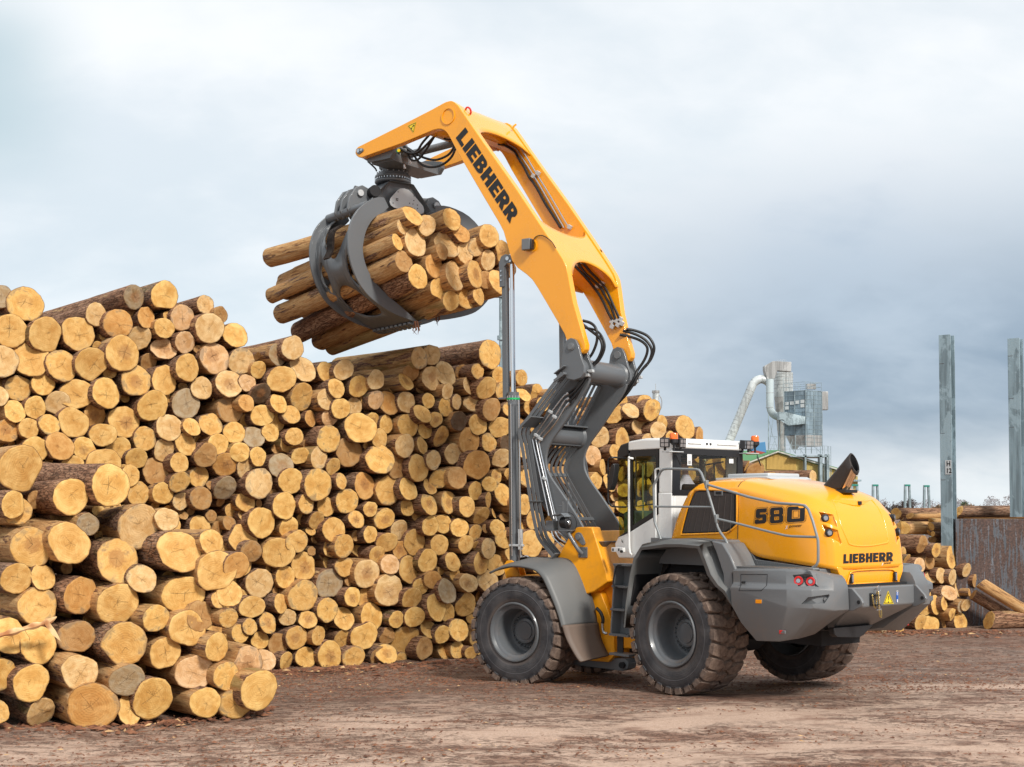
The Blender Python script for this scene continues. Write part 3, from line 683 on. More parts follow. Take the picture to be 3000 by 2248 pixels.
for (u, v, Yq, dv, r, L, tn, pl, lab) in ((2803, 1500, 34.6, (.98, .16, .012), 17, 7, 'honey', False, 'rough-barked log resting across behind the rusty steel wall between the posts'),
        (2872, 1708, 32.6, (.93, .15, -.56), 17, 3.2, 'honey', True, 'long log leaning down from the right-hand stack to the ground'), (2850, 1742, 32.9, (.90, .1, -.52), 17, 3.0, 'brown', False, 'darker log leaning just beneath the other leaning log'),
        (2897, 1818, 32.6, (.96, .26, .0), 25, 5.5, 'honey', False, 'thick log lying on the ground at the right edge of the photo')):
    make_log(at(u, v, Yq), Vector(dv), r*Yq/CAM_F, L, rl.randrange(16), pl, tn, rl.uniform(0, 6), lab, None)
if stuff: merge(stuff, 'stacked_logs', 'smaller and deeper-set logs filling the gaps of all the stacks')
# ---------------------------------------------------------------- loader: paints
YEL = (.93, .375, .006); GRY = (.150, .157, .165)
M_YEL = paint('yellow_paint', YEL, .26, (.50, .25, .07), .22, coat=.6, dscale=1.3)
M_YEL2 = paint('yellow_paint_frame', YEL, .46, (.30, .14, .05), .30, coat=.05, dscale=1.6, low=.35)
M_GREY = paint('grey_paint', GRY, .42, (.20, .16, .13), .28, coat=.15, dscale=1.1)
M_CW = paint('grey_cast_paint', (.140, .147, .155), .42, (.22, .165, .13), .42, bumpy=.35, dscale=1.2, low=.9)
M_BOOM = paint('grey_boom_paint', (.115, .124, .134), .40, (.17, .15, .13), .2, coat=.2, dscale=1.1)
M_FEND = paint('grey_plastic', (.115, .118, .118), .5, (.21, .17, .14), .38, bumpy=.12, dscale=1.1)
M_FLAP = paint('muddy_plastic', (.14, .10, .078), .62, (.19, .115, .075), 1.0, dscale=.8)
M_RAIL = paint('grey_rail_paint', (.22, .24, .25), .35, (.15, .12, .1), .1)
M_WHITE = paint('white_paint', (.80, .80, .78), .28, (.45, .40, .33), .12, coat=.5, dscale=1.4)
M_BLACK = plain('black_plastic', (.014, .014, .016), .45)
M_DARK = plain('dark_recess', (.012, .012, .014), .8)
M_RUB = plain('rubber_hose', (.012, .012, .013), .42)
M_CHR = plain('chrome', (.75, .76, .78), .12, 1.0)
M_STEEL = plain('steel_pipe', (.62, .63, .65), .28, 1.0)
M_ALU = plain('light_grey_plate', (.55, .57, .58), .45, .2)
M_DECAL = plain('black_decal', (.010, .009, .010), .45)
M_YDEC = plain('yellow_decal', (.85, .62, .02), .4)
M_WDEC = plain('white_decal', (.8, .8, .8), .4)
M_BDEC = plain('blue_decal', (.01, .10, .45), .4)
M_ORL = plain('amber_lens', (.95, .16, .005), .12, 0, .04, .8)
M_ORR = plain('amber_reflector', (.95, .33, .01), .25)
M_REDL = plain('red_lens', (.62, .01, .012), .2, coat=.6)
M_LENS = plain('clear_lens', (.42, .44, .47), .12, .7)
M_GREEN = plain('green_ring', (.01, .42, .12), .5)
M_INT = plain('cab_trim', (.10, .17, .18), .7)
M_SEAT = plain('seat_cloth', (.02, .02, .022), .85)
def glass(name, tint, amt):
    m_ = bpy.data.materials.new(name); m_.use_nodes = True; t = NT(m_.node_tree); t.n.clear()
    tr = t.new('ShaderNodeBsdfTransparent'); t.put(tr.inputs[0], tint)
    gl_ = t.new('ShaderNodeBsdfGlossy'); gl_.inputs['Roughness'].default_value = .02
    ge = t.new('ShaderNodeNewGeometry'); cs = t.m('ABSOLUTE', t.vm('DOT_PRODUCT', ge.outputs['Incoming'], ge.outputs['Normal']))
    sch = t.m('ADD', .045, t.m('MULTIPLY', .95, t.m('POWER', t.m('SUBTRACT', 1.0, cs), 5.0)))
    mx_ = t.new('ShaderNodeMixShader'); t.put(mx_.inputs[0], t.m('MULTIPLY', sch, amt))
    t.l.new(tr.outputs[0], mx_.inputs[1]); t.l.new(gl_.outputs[0], mx_.inputs[2])
    o_ = t.new('ShaderNodeOutputMaterial'); t.l.new(mx_.outputs[0], o_.inputs[0]); return m_
M_GLASS = glass('tinted_glass', (.62, .66, .36), .9); M_RGLASS = glass('rear_glass', (.74, .72, .68), 1.0)
def tyre_mat():
    m_, t, b = mat('tyre_rubber')
    oc = attr(t, 'lc').outputs['Vector']; n_ = t.noise(oc, 3.0, 6, .65, .4); f_ = t.noise(oc, 16, 5, .65)
    x, y, z = t.sep(oc)
    r = t.vm('LENGTH', t.comb(x, 0.0, z)); ay = t.m('ABSOLUTE', y)
    tread = t.mr(t.m('ADD', r, t.m('MULTIPLY', t.m('SUBTRACT', n_, .5), .05)), .765, .80)
    dust = t.m('MULTIPLY', tread, t.mr(t.m('ADD', n_, t.m('MULTIPLY', f_, .4)), .38, .85, .55, 1.0))
    side = t.mr(n_, .35, .7)
    c = t.mix(side, (.028, .029, .034), (.075, .072, .075))
    c = t.mix(dust, c, t.mix(t.mr(f_, .35, .65), (.125, .083, .062), (.205, .145, .112)))
    rim_d = t.m('MULTIPLY', t.mr(r, .56, .50), .6)
    c = t.mix(rim_d, c, (.13, .10, .085))
    ringl = t.m('MULTIPLY', t.m('SUBTRACT', 1.0, tread), t.mr(t.m('ABSOLUTE', t.m('SUBTRACT', r, .67)), .012, .002))
    c = t.mix(t.m('MULTIPLY', ringl, .35), c, (.13, .13, .14))
    t.put(b.inputs['Base Color'], c); t.put(b.inputs['Roughness'], t.m('ADD', .52, t.m('MULTIPLY', dust, .38)))
    h = t.m('ADD', t.m('MULTIPLY', f_, .5), t.m('ADD', t.m('MULTIPLY', ringl, .6), t.m('MULTIPLY', t.m('SINE', t.m('MULTIPLY', r, 210.0)), t.m('MULTIPLY', t.m('SUBTRACT', 1.0, tread), .10))))
    t.put(b.inputs['Normal'], bump(t, h, .45, .01)); return m_
M_TYRE = tyre_mat()
def lc_from_co(me, inv=None):
    at_ = me.attributes.new('lc', 'FLOAT_VECTOR', 'POINT')
    at_.data.foreach_set('vector', [c for v in me.vertices for c in (inv @ v.co if inv else v.co)])
# ---- one wheel, axle along y, outer face towards +y
WR = .885
def wheel_meshes():
    mb = MB()
    prof = [(.47, .30), (.50, .325), (.56, .345), (.63, .352), (.70, .350), (.755, .342), (.79, .325), (.815, .29), (.825, .2), (.828, .1), (.828, 0)]
    prof = prof+[(r, -y) for r, y in prof[-2::-1]]
    mb.lathe(prof, n=96)
    nl = 26; st = 2*math.pi/nl
    def blk(poly, rt, rb, th0, grow):
        # poly: (theta in degrees, y) outline of a tread block
        c_t = sum(p[0] for p in poly)/len(poly); c_y = sum(p[1] for p in poly)/len(poly)
        def ring(rr, k, dr=None):
            o = []
            for (a, y) in poly:
                a2 = th0+rad(c_t+(a-c_t)*k); y2 = c_y+(y-c_y)*k; r_ = rr-(.018*max(0, (abs(y2)-.24)/.1)**1.5)
                o.append((r_*math.cos(a2), y2, r_*math.sin(a2)))
            return o
        mb.loft([ring(rb, grow), ring(rt-.014, 1.0), ring(rt, .93)])
    for i in range(nl):
        for sgn in (1, -1):
            th = i*st+(0 if sgn > 0 else st*.5)
            skew = 1
            P = [(-5.6*skew, .345), (-5.9, .26), (-5.3, .15), (-2.6, .085), (1.6, .078), (4.6, .115), (6.0, .21), (5.8, .30), (5.0, .345)]
            P = [(a+(.30-y)*9, y*sgn) for a, y in P]
            blk(P, WR, .815, th, 1.06)
            # shoulder of the lug running down the sidewall
            a0 = -4.6; a1 = 4.2
            pts = []
            for a in (a0, a1):
                q = th+rad(a); q2 = th+rad(a*.75)
                pts.append([(.868*math.cos(q), .342*sgn, .868*math.sin(q)), (.862*math.cos(q), .356*sgn, .862*math.sin(q)), (.765*math.cos(q2), .360*sgn, .765*math.sin(q2)), (.76*math.cos(q2), .335*sgn, .76*math.sin(q2))])
            mb.loft(pts)
        th = i*st+st*.25
        C_ = [(-3.8, .075), (-4.6, 0), (-3.6, -.075), (-1, -.088), (3.2, -.065), (4.2, 0), (3.4, .075), (.5, .088)]
        C_ = [(a+y*14, y) for a, y in C_]
        blk(C_, WR-.004, .815, th, 1.06)
    # rim: deep dish seen from outside
    rb = MB(); rp_ = [(.475, .30), (.482, .335), (.470, .352), (.452, .350), (.440, .325), (.425, .300), (.400, .292), (.378, .275), (.366, .235), (.360, .05), (.352, -.02), (.335, -.045), (.30, -.052), (.235, -.052), (.222, -.045), (.212, .01), (.200, .035), (.165, .045), (.150, .04), (.148, .055), (.12, .062), (.0, .064)]
    rb.lathe(rp_, n=72)
    rb.lathe([(.36, -.1), (.42, -.2), (.47, -.31), (.482, -.335), (.47, -.352)], n=48)
    bl = MB()
    for i in range(26):
        q = 2*math.pi*i/26; c = Vector((.268*math.cos(q), -.052, .268*math.sin(q)))
        rb.cyl(c, c+Vector((0, .018, 0)), .024, n=10); rb.cyl(c+Vector((0, .018, 0)), c+Vector((0, .05, 0)), .015, .010, n=8)
    rg = MB(); rg.lathe([(.404, .294), (.404, .300), (.398, .300)], n=64)
    return mb, rb, bl
def place_wheel(root, protos, M, first, spin):
    Minv = ROOTS[root.name]
    L_ = Minv @ M @ Matrix.Rotation(spin, 4, 'Y')
    if first:
        mb, rb, bl = protos
        w = bpy.data.objects.new('wheel', None); COL.objects.link(w); w.parent = root; w.matrix_local = L_
        ROOTS[w.name] = Matrix.Identity(4)
        ty = mb.build('tyre', M_TYRE, w, angle=28); lc_from_co(ty.data)
        ri = rb.build('rim', M_RIM, w, angle=30)
        return w
    w = protos.copy(); COL.objects.link(w); w.parent = root; w.matrix_local = L_
    for ch in protos.children: c = ch.copy(); COL.objects.link(c); c.parent = w
    return w
M_RIM = paint('rim_paint', (.105, .113, .122), .36, (.20, .14, .11), .35, coat=.3, dscale=3)

loader = empty('wheel_loader', (R.o.x, R.o.y, 0), math.pi-rad(52)); 
# root axes equal the rear frame: x forward, y left
loader.matrix_world = Matrix.Translation(R.o) @ R.Mt.to_4x4()
ROOTS[loader.name] = loader.matrix_world.inverted()
tag(loader, 'yellow and grey articulated wheel loader lifting a grapple full of logs', 'wheel loader')
def frm(f, x, y, z, flip=False):
    m_ = f.Mt.to_4x4()
    if flip: m_ = m_ @ Matrix.Rotation(math.pi, 4, 'Z')
    return Matrix.Translation(f.w((x, y, z))) @ m_
w0 = place_wheel(loader, wheel_meshes(), frm(R, 0, 1.10, .865), True, .05)
wp = w0
for f, y, flip, sp in ((R, -1.46, True, .4), (F, 1.10, False, .13), (F, -1.10, True, .7)):
    place_wheel(loader, w0, frm(f, 0, y, .865), False, sp) if not flip else place_wheel(loader, w0, frm(f, 0, y, .865, True), False, sp)
# ---------------------------------------------------------------- decals: letters as flat polygons
def arc(cx, cy, r, a0, a1, n=6, ry=None): ry = ry or r; return [(cx+r*math.cos(rad(a0+(a1-a0)*i/n)), cy+ry*math.sin(rad(a0+(a1-a0)*i/n))) for i in range(n+1)]
GL = {
 'L': (.60, [[(0, 0), (.60, 0), (.60, .25), (.29, .25), (.29, 1), (0, 1)]]),
 'I': (.29, [[(0, 0), (.29, 0), (.29, 1), (0, 1)]]),
 'E': (.60, [[(0, 0), (.60, 0), (.60, .23), (.29, .23), (.29, .40), (.56, .40), (.56, .61), (.29, .61), (.29, .77), (.60, .77), (.60, 1), (0, 1)]]),
 'H': (.72, [[(0, 0), (.29, 0), (.29, .39), (.43, .39), (.43, 0), (.72, 0), (.72, 1), (.43, 1), (.43, .62), (.29, .62), (.29, 1), (0, 1)]]),
 'B': (.70, [[(0, 0), (.42, 0)]+arc(.42, .28, .29, -90, 60, 6, .28)+arc(.40, .74, .26, -40, 90, 6, .26)+[(0, 1)], [(.28, .19), (.36, .19)]+arc(.36, .28, .08, -90, 90, 4, .085)+[(.28, .365)], [(.28, .62), (.36, .62)]+arc(.36, .70, .07, -90, 90, 4, .08)+[(.28, .78)]]),
 'R': (.72, [[(0, 0), (.28, 0), (.28, .33), (.42, 0), (.76, 0), (.58, .38)]+arc(.42, .68, .30, -50, 90, 7, .32)+[(0, 1)], [(.28, .58), (.35, .58)]+arc(.35, .68, .09, -90, 90, 4, .10)+[(.28, .78)]]),
}
def fillpoly(loops):
    """flat 2-D loops (first outer, others holes) -> verts, tris"""
    cu = bpy.data.curves.new('tmp', 'CURVE'); cu.dimensions = '2D'; cu.fill_mode = 'BOTH'
    for lp in loops:
        sp = cu.splines.new('POLY'); sp.points.add(len(lp)-1); sp.use_cyclic_u = True
        for p, q in zip(sp.points, lp): p.co = (q[0], q[1], 0, 1)
    o = bpy.data.objects.new('tmp', cu); me = o.to_mesh(); V = [tuple(v.co[:2]) for v in me.vertices]; Fc = [tuple(p.vertices) for p in me.polygons]
    o.to_mesh_clear(); bpy.data.objects.remove(o); bpy.data.curves.remove(cu); return V, Fc
def textpoly(txt, size, bold=.0, shear=0.0):
    cu = bpy.data.curves.new('tmp', 'FONT'); cu.body = txt; cu.size = size; cu.offset = bold; cu.shear = shear; cu.fill_mode = 'FRONT'; cu.resolution_u = 3
    o = bpy.data.objects.new('tmp', cu); COL.objects.link(o); dg = bpy.context.evaluated_depsgraph_get(); ev = o.evaluated_get(dg); me = ev.to_mesh()
    V = [tuple(v.co[:2]) for v in me.vertices]; Fc = [tuple(p.vertices) for p in me.polygons]; ev.to_mesh_clear()
    bpy.data.objects.remove(o); bpy.data.curves.remove(cu); return V, Fc
def word(txt, gap=.075):
    V = []; Fc = []; x = 0
    for ch in txt:
        w, loops = GL[ch]; v, f = fillpoly([[(p[0]+x, p[1]) for p in lp] for lp in loops]); b = len(V); V += v; Fc += [tuple(i+b for i in q) for q in f]; x += w+gap
    return V, Fc, x-gap
def decal(name, VF, place, m_, parent, fr):
    """place: (x, y) -> 3D point in the frame"""
    mb = MB(fr); mb.add([place(x, y) for x, y in VF[0]], VF[1]); return mb.build(name, m_, parent, angle=180)
def quadmap(bl, br, tr, tl):
    bl, br, tr, tl = map(Vector, (bl, br, tr, tl))
    return lambda x, y: (bl*(1-x)+br*x)*(1-y)+(tl*(1-x)+tr*x)*y

# ---------------------------------------------------------------- engine hood
def hood():
    S = [
     [(.50, .93, 2.22), (.36, .93, 2.60), (.13, .92, 2.93), (.04, .80, 3.05), (-.06, .5, 3.10), (-.06, 0, 3.11)],
     [(-.2, .93, 2.22), (-.2, .94, 2.60), (-.2, .92, 2.97), (-.2, .80, 3.09), (-.2, .5, 3.14), (-.2, 0, 3.15)],
     [(-.80, .93, 2.22), (-.80, .94, 2.60), (-.80, .92, 2.97), (-.80, .80, 3.09), (-.80, .5, 3.14), (-.80, 0, 3.15)],
     [(-.86, .93, 2.10), (-.86, .94, 2.55), (-.86, .92, 2.96), (-.86, .80, 3.08), (-.86, .5, 3.13), (-.86, 0, 3.14)],
     [(-1.05, .93, 2.09), (-1.05, .94, 2.5), (-1.05, .92, 2.92), (-1.05, .79, 3.05), (-1.05, .48, 3.11), (-1.05, 0, 3.12)],
     [(-1.15, .93, 2.00), (-1.15, .94, 2.48), (-1.15, .92, 2.90), (-1.15, .78, 3.03), (-1.15, .46, 3.10), (-1.15, 0, 3.11)],
     [(-1.62, .93, 1.96), (-1.62, .935, 2.42), (-1.62, .91, 2.80), (-1.62, .76, 2.94), (-1.62, .43, 3.02), (-1.62, 0, 3.03)],
     [(-2.02, .91, 1.915), (-2.02, .91, 2.38), (-2.00, .88, 2.70), (-1.98, .72, 2.85), (-1.96, .40, 2.94), (-1.95, 0, 2.95)],
     [(-2.28, .85, 1.885), (-2.25, .84, 2.33), (-2.19, .80, 2.60), (-2.13, .64, 2.75), (-2.10, .37, 2.845), (-2.09, 0, 2.86)],
     [(-2.42, .74, 1.86), (-2.39, .73, 2.30), (-2.30, .69, 2.54), (-2.24, .56, 2.665), (-2.20, .34, 2.74), (-2.19, 0, 2.755)],
     [(-2.445, .45, 1.86), (-2.425, .45, 2.28), (-2.345, .44, 2.50), (-2.28, .36, 2.62), (-2.235, .22, 2.70), (-2.215, 0, 2.715)],
    ]
    mb = MB(R)
    n = len(S[0])
    rings = []
    for s in S: rings.append([Vector(p) for p in s]+[Vector((p[0], -p[1], p[2])) for p in s[-2::-1]])
    b = 0; W_ = len(rings[0])
    V = [p for r in rings for p in r]; Fc = []
    for i in range(len(rings)-1):
        for j in range(W_-1): Fc.append((i*W_+j, i*W_+j+1, (i+1)*W_+j+1, (i+1)*W_+j))
    L_ = (len(rings)-1)*W_
    # rear face: join left and right halves of the last ring through centre points
    ctr = []
    for j in range(n-1):
        c = (rings[-1][j]+rings[-1][W_-1-j])*.5; c.x -= .012; ctr.append(len(V)); V.append(c)
    for j in range(n-2):
        Fc.append((L_+j, L_+j+1, ctr[j+1], ctr[j])); Fc.append((ctr[j], ctr[j+1], L_+W_-2-j, L_+W_-1-j))
    j = n-2; Fc.append((L_+j, L_+j+1, ctr[j])); Fc.append((ctr[j], L_+j+1, L_+W_-1-j))
    mb.add(V, Fc)
    me = bpy.data.meshes.new('engine_hood'); inv = ROOTS[loader.name]
    me.from_pydata([tuple(inv @ R.w(p)) for p in V], [], Fc); me.materials.append(M_YEL)
    me.polygons.foreach_set('use_smooth', [True]*len(me.polygons))
    bm = bmesh.new(); bm.from_mesh(me); bmesh.ops.recalc_face_normals(bm, faces=bm.faces)
    cr = bm.edges.layers.float.get('crease_edge') or bm.edges.layers.float.new('crease_edge')
    for e in bm.edges:
        a, c = sorted(v.index for v in e.verts)
        if e.is_boundary: e[cr] = 1.0
        elif a < len(rings)*W_ and c < len(rings)*W_ and c-a == W_:
            j = a % W_; j = min(j, W_-1-j)
            if j == 2: e[cr] = .62
            if j == 3: e[cr] = .45
        elif a < len(rings)*W_ and c-a == 1 and c < len(rings)*W_:
            i = a//W_
            if i == 9: e[cr] = .45
            if i in (2, 3): e[cr] = .2
    bm.to_mesh(me); bm.free()
    o = bpy.data.objects.new('engine_hood', me); COL.objects.link(o); o.parent = loader; ROOTS[o.name] = inv
    m1 = o.modifiers.new('sub', 'SUBSURF'); m1.levels = 3; m1.render_levels = 3
    m2 = o.modifiers.new('thick', 'SOLIDIFY'); m2.thickness = .02; m2.offset = -1
    return o
HOOD = hood()
bpy.context.view_layer.update()
dg = bpy.context.evaluated_depsgraph_get()
HB = BVHTree.FromObject(HOOD, dg)
def on_hood(P, dirv, off=.004):
    """P in rear-frame coordinates, cast along dirv onto the hood; returns rear-frame point (root axes = rear frame)"""
    d = Vector(dirv).normalized(); P = Vector(P); h = HB.ray_cast(P-d*1.5, d)
    if h[0] is None: return P
    return h[0]-d*off
def hood_px(u, v, off=.004, to=None):
    """where the line of sight through a pixel meets the hood"""
    o_ = R.c; d = (R.M @ ray(u, v)).normalized(); h = HB.ray_cast(o_, d)
    if h[0] is None: return R.on(u, v, 0, -2.4)
    n_ = h[1] if h[1].dot(d) < 0 else -h[1]
    return h[0]+n_*off
RF = R
zh = ZK; zr = (2250, 1300, 3.947); z6 = (1950, 1550, 4.424); z7 = (2300, 1600, 5.181); zc = ZJ
# lower tail of the hood
mb = MB(R)
def ring_tail(x0, z, y): return [(x0, y, z), (x0+.5, y, z), (x0+.5, -y, z), (x0, -y, z)]
mb.loft([ring_tail(-2.425, 1.90, .735), ring_tail(-2.44, 1.80, .70), ring_tail(-2.44, 1.72, .655), ring_tail(-2.43, 1.665, .635), ring_tail(-2.46, 1.655, .635), ring_tail(-2.46, 1.60, .63)])
tail = mb.build('hood_tailgate', M_YEL, loader, bevel=.012)
# lamp recesses sunk into the rear corners: openings in the skin with a pressed tray behind
bpy.context.view_layer.update()
TRAYS = []
for poly in ([(588, 790), (750, 822), (800, 962), (640, 905)], [(632, 944), (806, 1006), (848, 1160), (690, 1075)]):
    S_ = [hood_px(u, v, 0) for u, v in N(zr, poly)]; TRAYS.append(S_)
def tray_side(sg):
    cs = []
    for S_ in TRAYS:
        S2 = [Vector((p.x, p.y*sg, p.z)) for p in S_]; out_ = Vector((-.80, .60*sg, .1)).normalized()
        mb = MB(R); mb.loft([[p+out_*.12 for p in S2], [p-out_*.05 for p in S2]]); cs.append(mb.build('cutter', M_DARK, loader))
        c_ = sum(S2, Vector())/4; o2 = [c_+(p-c_)*1.03-out_*.004 for p in S2]; dp = (.085, .02, .02, .085)
        i2 = [c_+(p-c_)*.78-out_*d_ for p, d_ in zip(S2, dp)]
        mb = MB(R); b_ = o2+i2; mb.add(b_, [(0, 1, 5, 4), (1, 2, 6, 5), (2, 3, 7, 6), (3, 0, 4, 7), (4, 5, 6, 7)]); mb.build('lamp_recess', M_YEL, HOOD, angle=25)
    return cs
CT = tray_side(1)+tray_side(-1)
bake0 = HOOD
for c_ in CT:
    md = HOOD.modifiers.new('cut', 'BOOLEAN'); md.operation = 'DIFFERENCE'; md.object = c_; md.solver = 'EXACT'
bpy.context.view_layer.update(); dg = bpy.context.evaluated_depsgraph_get(); me_ = bpy.data.meshes.new_from_object(HOOD.evaluated_get(dg)); HOOD.modifiers.clear(); HOOD.data = me_
for c_ in CT: bpy.data.objects.remove(c_)
# raised ridge and recess that outline the rear panel
def ridge(pts, r, name, m_, parent):
    mb = MB(R); mb.tube(pts, r, 8); return mb.build(name, m_, parent, angle=60)
pz = N(zr, [(745, 650), (800, 800), (860, 980), (925, 1130), (950, 1165), (1060, 1185), (1200, 1180), (1340, 1155), (1385, 1140), (1385, 1080), (1355, 930), (1300, 790), (1240, 700), (1200, 655)])
pp = [hood_px(u, v, -.006) for u, v in pz]; ridge(smooth_path(pp, 4), .016, 'panel_ridge', M_YEL, HOOD)
# visor lip above the camera
mb = MB(R); lip = []
tp = [hood_px(u, v, .0) for u, v in N(zr, [(740, 648), (850, 655), (980, 660), (1100, 660), (1220, 648)])]
lo = [hood_px(u, v, .0) for u, v in N(zr, [(745, 655), (860, 690), (980, 715), (1100, 705), (1218, 655)])]
for p, q, k in zip(tp, lo, (0, .6, 1, .6, 0)):
    lip.append([p+Vector((.03, 0, .012)), p+Vector((-.055*k, 0, .004)), q+Vector((-.012*k, 0, 0)), q+Vector((.05, 0, -.01))])
mb.loft(lip); mb.build('visor_lip', M_YEL, HOOD, bevel=.004, angle=50)
cc = hood_px(*N(zr, [(1040, 690)])[0]); mb = MB(R); mb.obox(cc+Vector((-.02, 0, 0)), (.02, 0, 0), (0, .036, 0), (0, 0, .026)); cmr = mb.build('rear_camera', M_BLACK, HOOD, bevel=.006)
# seam between grille door and hood, seam lines
sm = [hood_px(u, v, .001) for u, v in N(zh, [(875, 905), (878, 760), (878, 560), (872, 400), (880, 300), (915, 250), (960, 232)])]
ridge(sm, .006, 'hood_seam', M_DARK, HOOD)
sk = [hood_px(u, v, .0015) for u, v in N(zh, [(895, 800), (1100, 865), (1400, 905), (1730, 925)])]
# side window grille of the hood
def poly_on_hood(pts, off): return [hood_px(u, v, off) for u, v in pts]
wp_ = N(zh, [(228, 845), (262, 700), (300, 560), (345, 430), (385, 352), (430, 346), (620, 350), (850, 372), (850, 560), (850, 735), (800, 785), (740, 827), (600, 832), (400, 840)])
mb = MB(R); q = [Vector((p.x, .945, p.z)) for p in [R.on(u, v, 1, .945) for u, v in wp_]]
mb.prism(q, (0, -.03, 0)); grille = mb.build('hood_grille', M_DARK, HOOD, bevel=.004)
def inset(poly, k):
    c = sum(poly, Vector())/len(poly); return [c+(p-c)*k for p in poly]
M_GRILL = plain('dusty_grille', (.055, .045, .042), .6)
mb = MB(R); q2 = [p+Vector((0, .006, 0)) for p in inset(q, .94)]; mb.prism(q2, (0, -.01, 0)); gm = mb.build('grille_mesh', M_GRILL, grille)
mb = MB(R)
for k in range(7):
    f0 = k/6; a = R.on(*N(zh, [(285+f0*500, 822)])[0], 1, .953); b_ = R.on(*N(zh, [(395+f0*410, 385)])[0], 1, .953); mb.tube([a, b_], .006, 6)
mb.build('grille_ribs', M_GRILL, grille)
mb = MB(R); c = R.on(*N(zh, [(652, 378)])[0], 1, .955); mb.obox(c, (.085, 0, 0), (0, .006, 0), (0, 0, .036)); mb.build('latch_plate', M_GREY, grille, bevel=.01)
mb = MB(R); mb.obox(c+Vector((-.005, .007, .006)), (.055, 0, 0), (0, .003, 0), (0, 0, .022)); mb.build('latch_recess', M_DARK, grille, bevel=.006)
# yellow frame swelling round the grille
mb = MB(R); fr_ = inset(q, 1.045); fr_ = [p+Vector((0, -.002, 0)) for p in fr_]
mb.tube(fr_+[fr_[0]], .014, 8, caps=False); mb.build('grille_frame', M_YEL, grille, angle=60)
# work lights sunk in the rear corners
def lamp_recess(cx, cy, poly, side=1):
    pts = [hood_px(u, v, .0) for u, v in N(zr, poly)]
    return pts
for nm, (cx, cy) in (('a', (660, 862)), ('b', (705, 1033))):
    P = hood_px(*N(zr, [(cx, cy)])[0], 0)
    for sg in (1, -1):
        ax = Vector((-.85, .45*sg, 0)).normalized(); c = Vector((P.x, P.y*sg, P.z))-ax*.02
        m2 = MB(R); m2.cyl(c-ax*.05, c+ax*.035, .050, .054, 20); m2.cyl(c+ax*.035, c+ax*.045, .054, .045, 20)
        l_ = m2.build('work_light', M_BLACK, HOOD, bevel=.004)
        m2 = MB(R); m2.cyl(c+ax*.046, c+ax*.052, .034, .030, 16); m2.build('lens', M_LENS, l_)
        m2 = MB(R)
        # moulded brow above the lamp
        up = Vector((0, 0, 1)); sd_ = ax.cross(up)
        pass
# small marker lamps at the bottom of the tailgate
for y in (.56, -.56):
    mb = MB(R); mb.obox((-2.47, y*.86, 1.735), (.018, 0, 0), (0, .026, 0), (0, 0, .068)); l_ = mb.build('tail_lamp', M_BLACK, tail, bevel=.012)
    mb = MB(R); mb.obox((-2.49, y*.86, 1.735), (.004, 0, 0), (0, .014, 0), (0, 0, .050)); mb.build('lens', M_LENS, l_, bevel=.005)
mb = MB(R); mb.tube(smooth_path([(-2.452, y, z) for y, z in ((.56, 1.66), (.50, 1.78), (.42, 1.835), (0, 1.845), (-.42, 1.835), (-.50, 1.78), (-.56, 1.66))], 4), .012, 8); mb.build('tailgate_ridge', M_YEL, tail, angle=60)
# name on the rear, number on the side
V, Fc, w_ = word('LIEBHERR')
def rear_text(bl, br, tr, tl, off=.004):
    qm = quadmap((bl[0], bl[1], 0), (br[0], br[1], 0), (tr[0], tr[1], 0), (tl[0], tl[1], 0))
    return lambda x, y: hood_px(qm(x, y).x, qm(x, y).y, off)
def subdiv(V, Fc, n=2):
    me = bpy.data.meshes.new('t'); me.from_pydata([(a, b, 0) for a, b in V], [], Fc); bm = bmesh.new(); bm.from_mesh(me)
    bmesh.ops.triangulate(bm, faces=bm.faces)
    for _ in range(n):
        bmesh.ops.subdivide_edges(bm, edges=[e for e in bm.edges if e.calc_length() > .18*(.7 if _ else 1)], cuts=1, use_grid_fill=False); bmesh.ops.triangulate(bm, faces=bm.faces)
    bm.to_mesh(me); bm.free(); r_ = ([(v.co.x, v.co.y) for v in me.vertices], [tuple(p.vertices) for p in me.polygons]); bpy.data.meshes.remove(me); return r_
VF = subdiv(V, Fc, 2)
q4 = N(zr, [(868, 1387), (1440, 1361), (1442, 1253), (872, 1279)]); pl_ = rear_text(*q4, off=.005)
decal('rear_lettering', VF, lambda x, y: pl_(x/w_, y), M_DECAL, HOOD, None if False else R)
def px_place(z, q, w, h, off):
    q = N(z, q); pl2 = rear_text(*q, off=off); return lambda x, y: pl2(x/w, y/h)
def small_text(txt, z, q, parent, m_, off=.005, bold=.012, shear=.3):
    V, Fc = textpoly(txt, 1.0, bold, shear)
    x0 = min(p[0] for p in V); x1 = max(p[0] for p in V); y0 = min(p[1] for p in V); y1 = max(p[1] for p in V)
    V = [(p[0]-x0, p[1]-y0) for p in V]; return decal('small_lettering', (V, Fc), px_place(z, q, x1-x0, y1-y0, off), m_, parent, R)
small_text('power', zr, [(1335, 1404), (1425, 1398), (1425, 1370), (1335, 1376)], HOOD, M_DECAL)
small_text('X', zr, [(1308, 1410), (1332, 1408), (1332, 1378), (1308, 1380)], HOOD, M_WDEC, bold=.02)
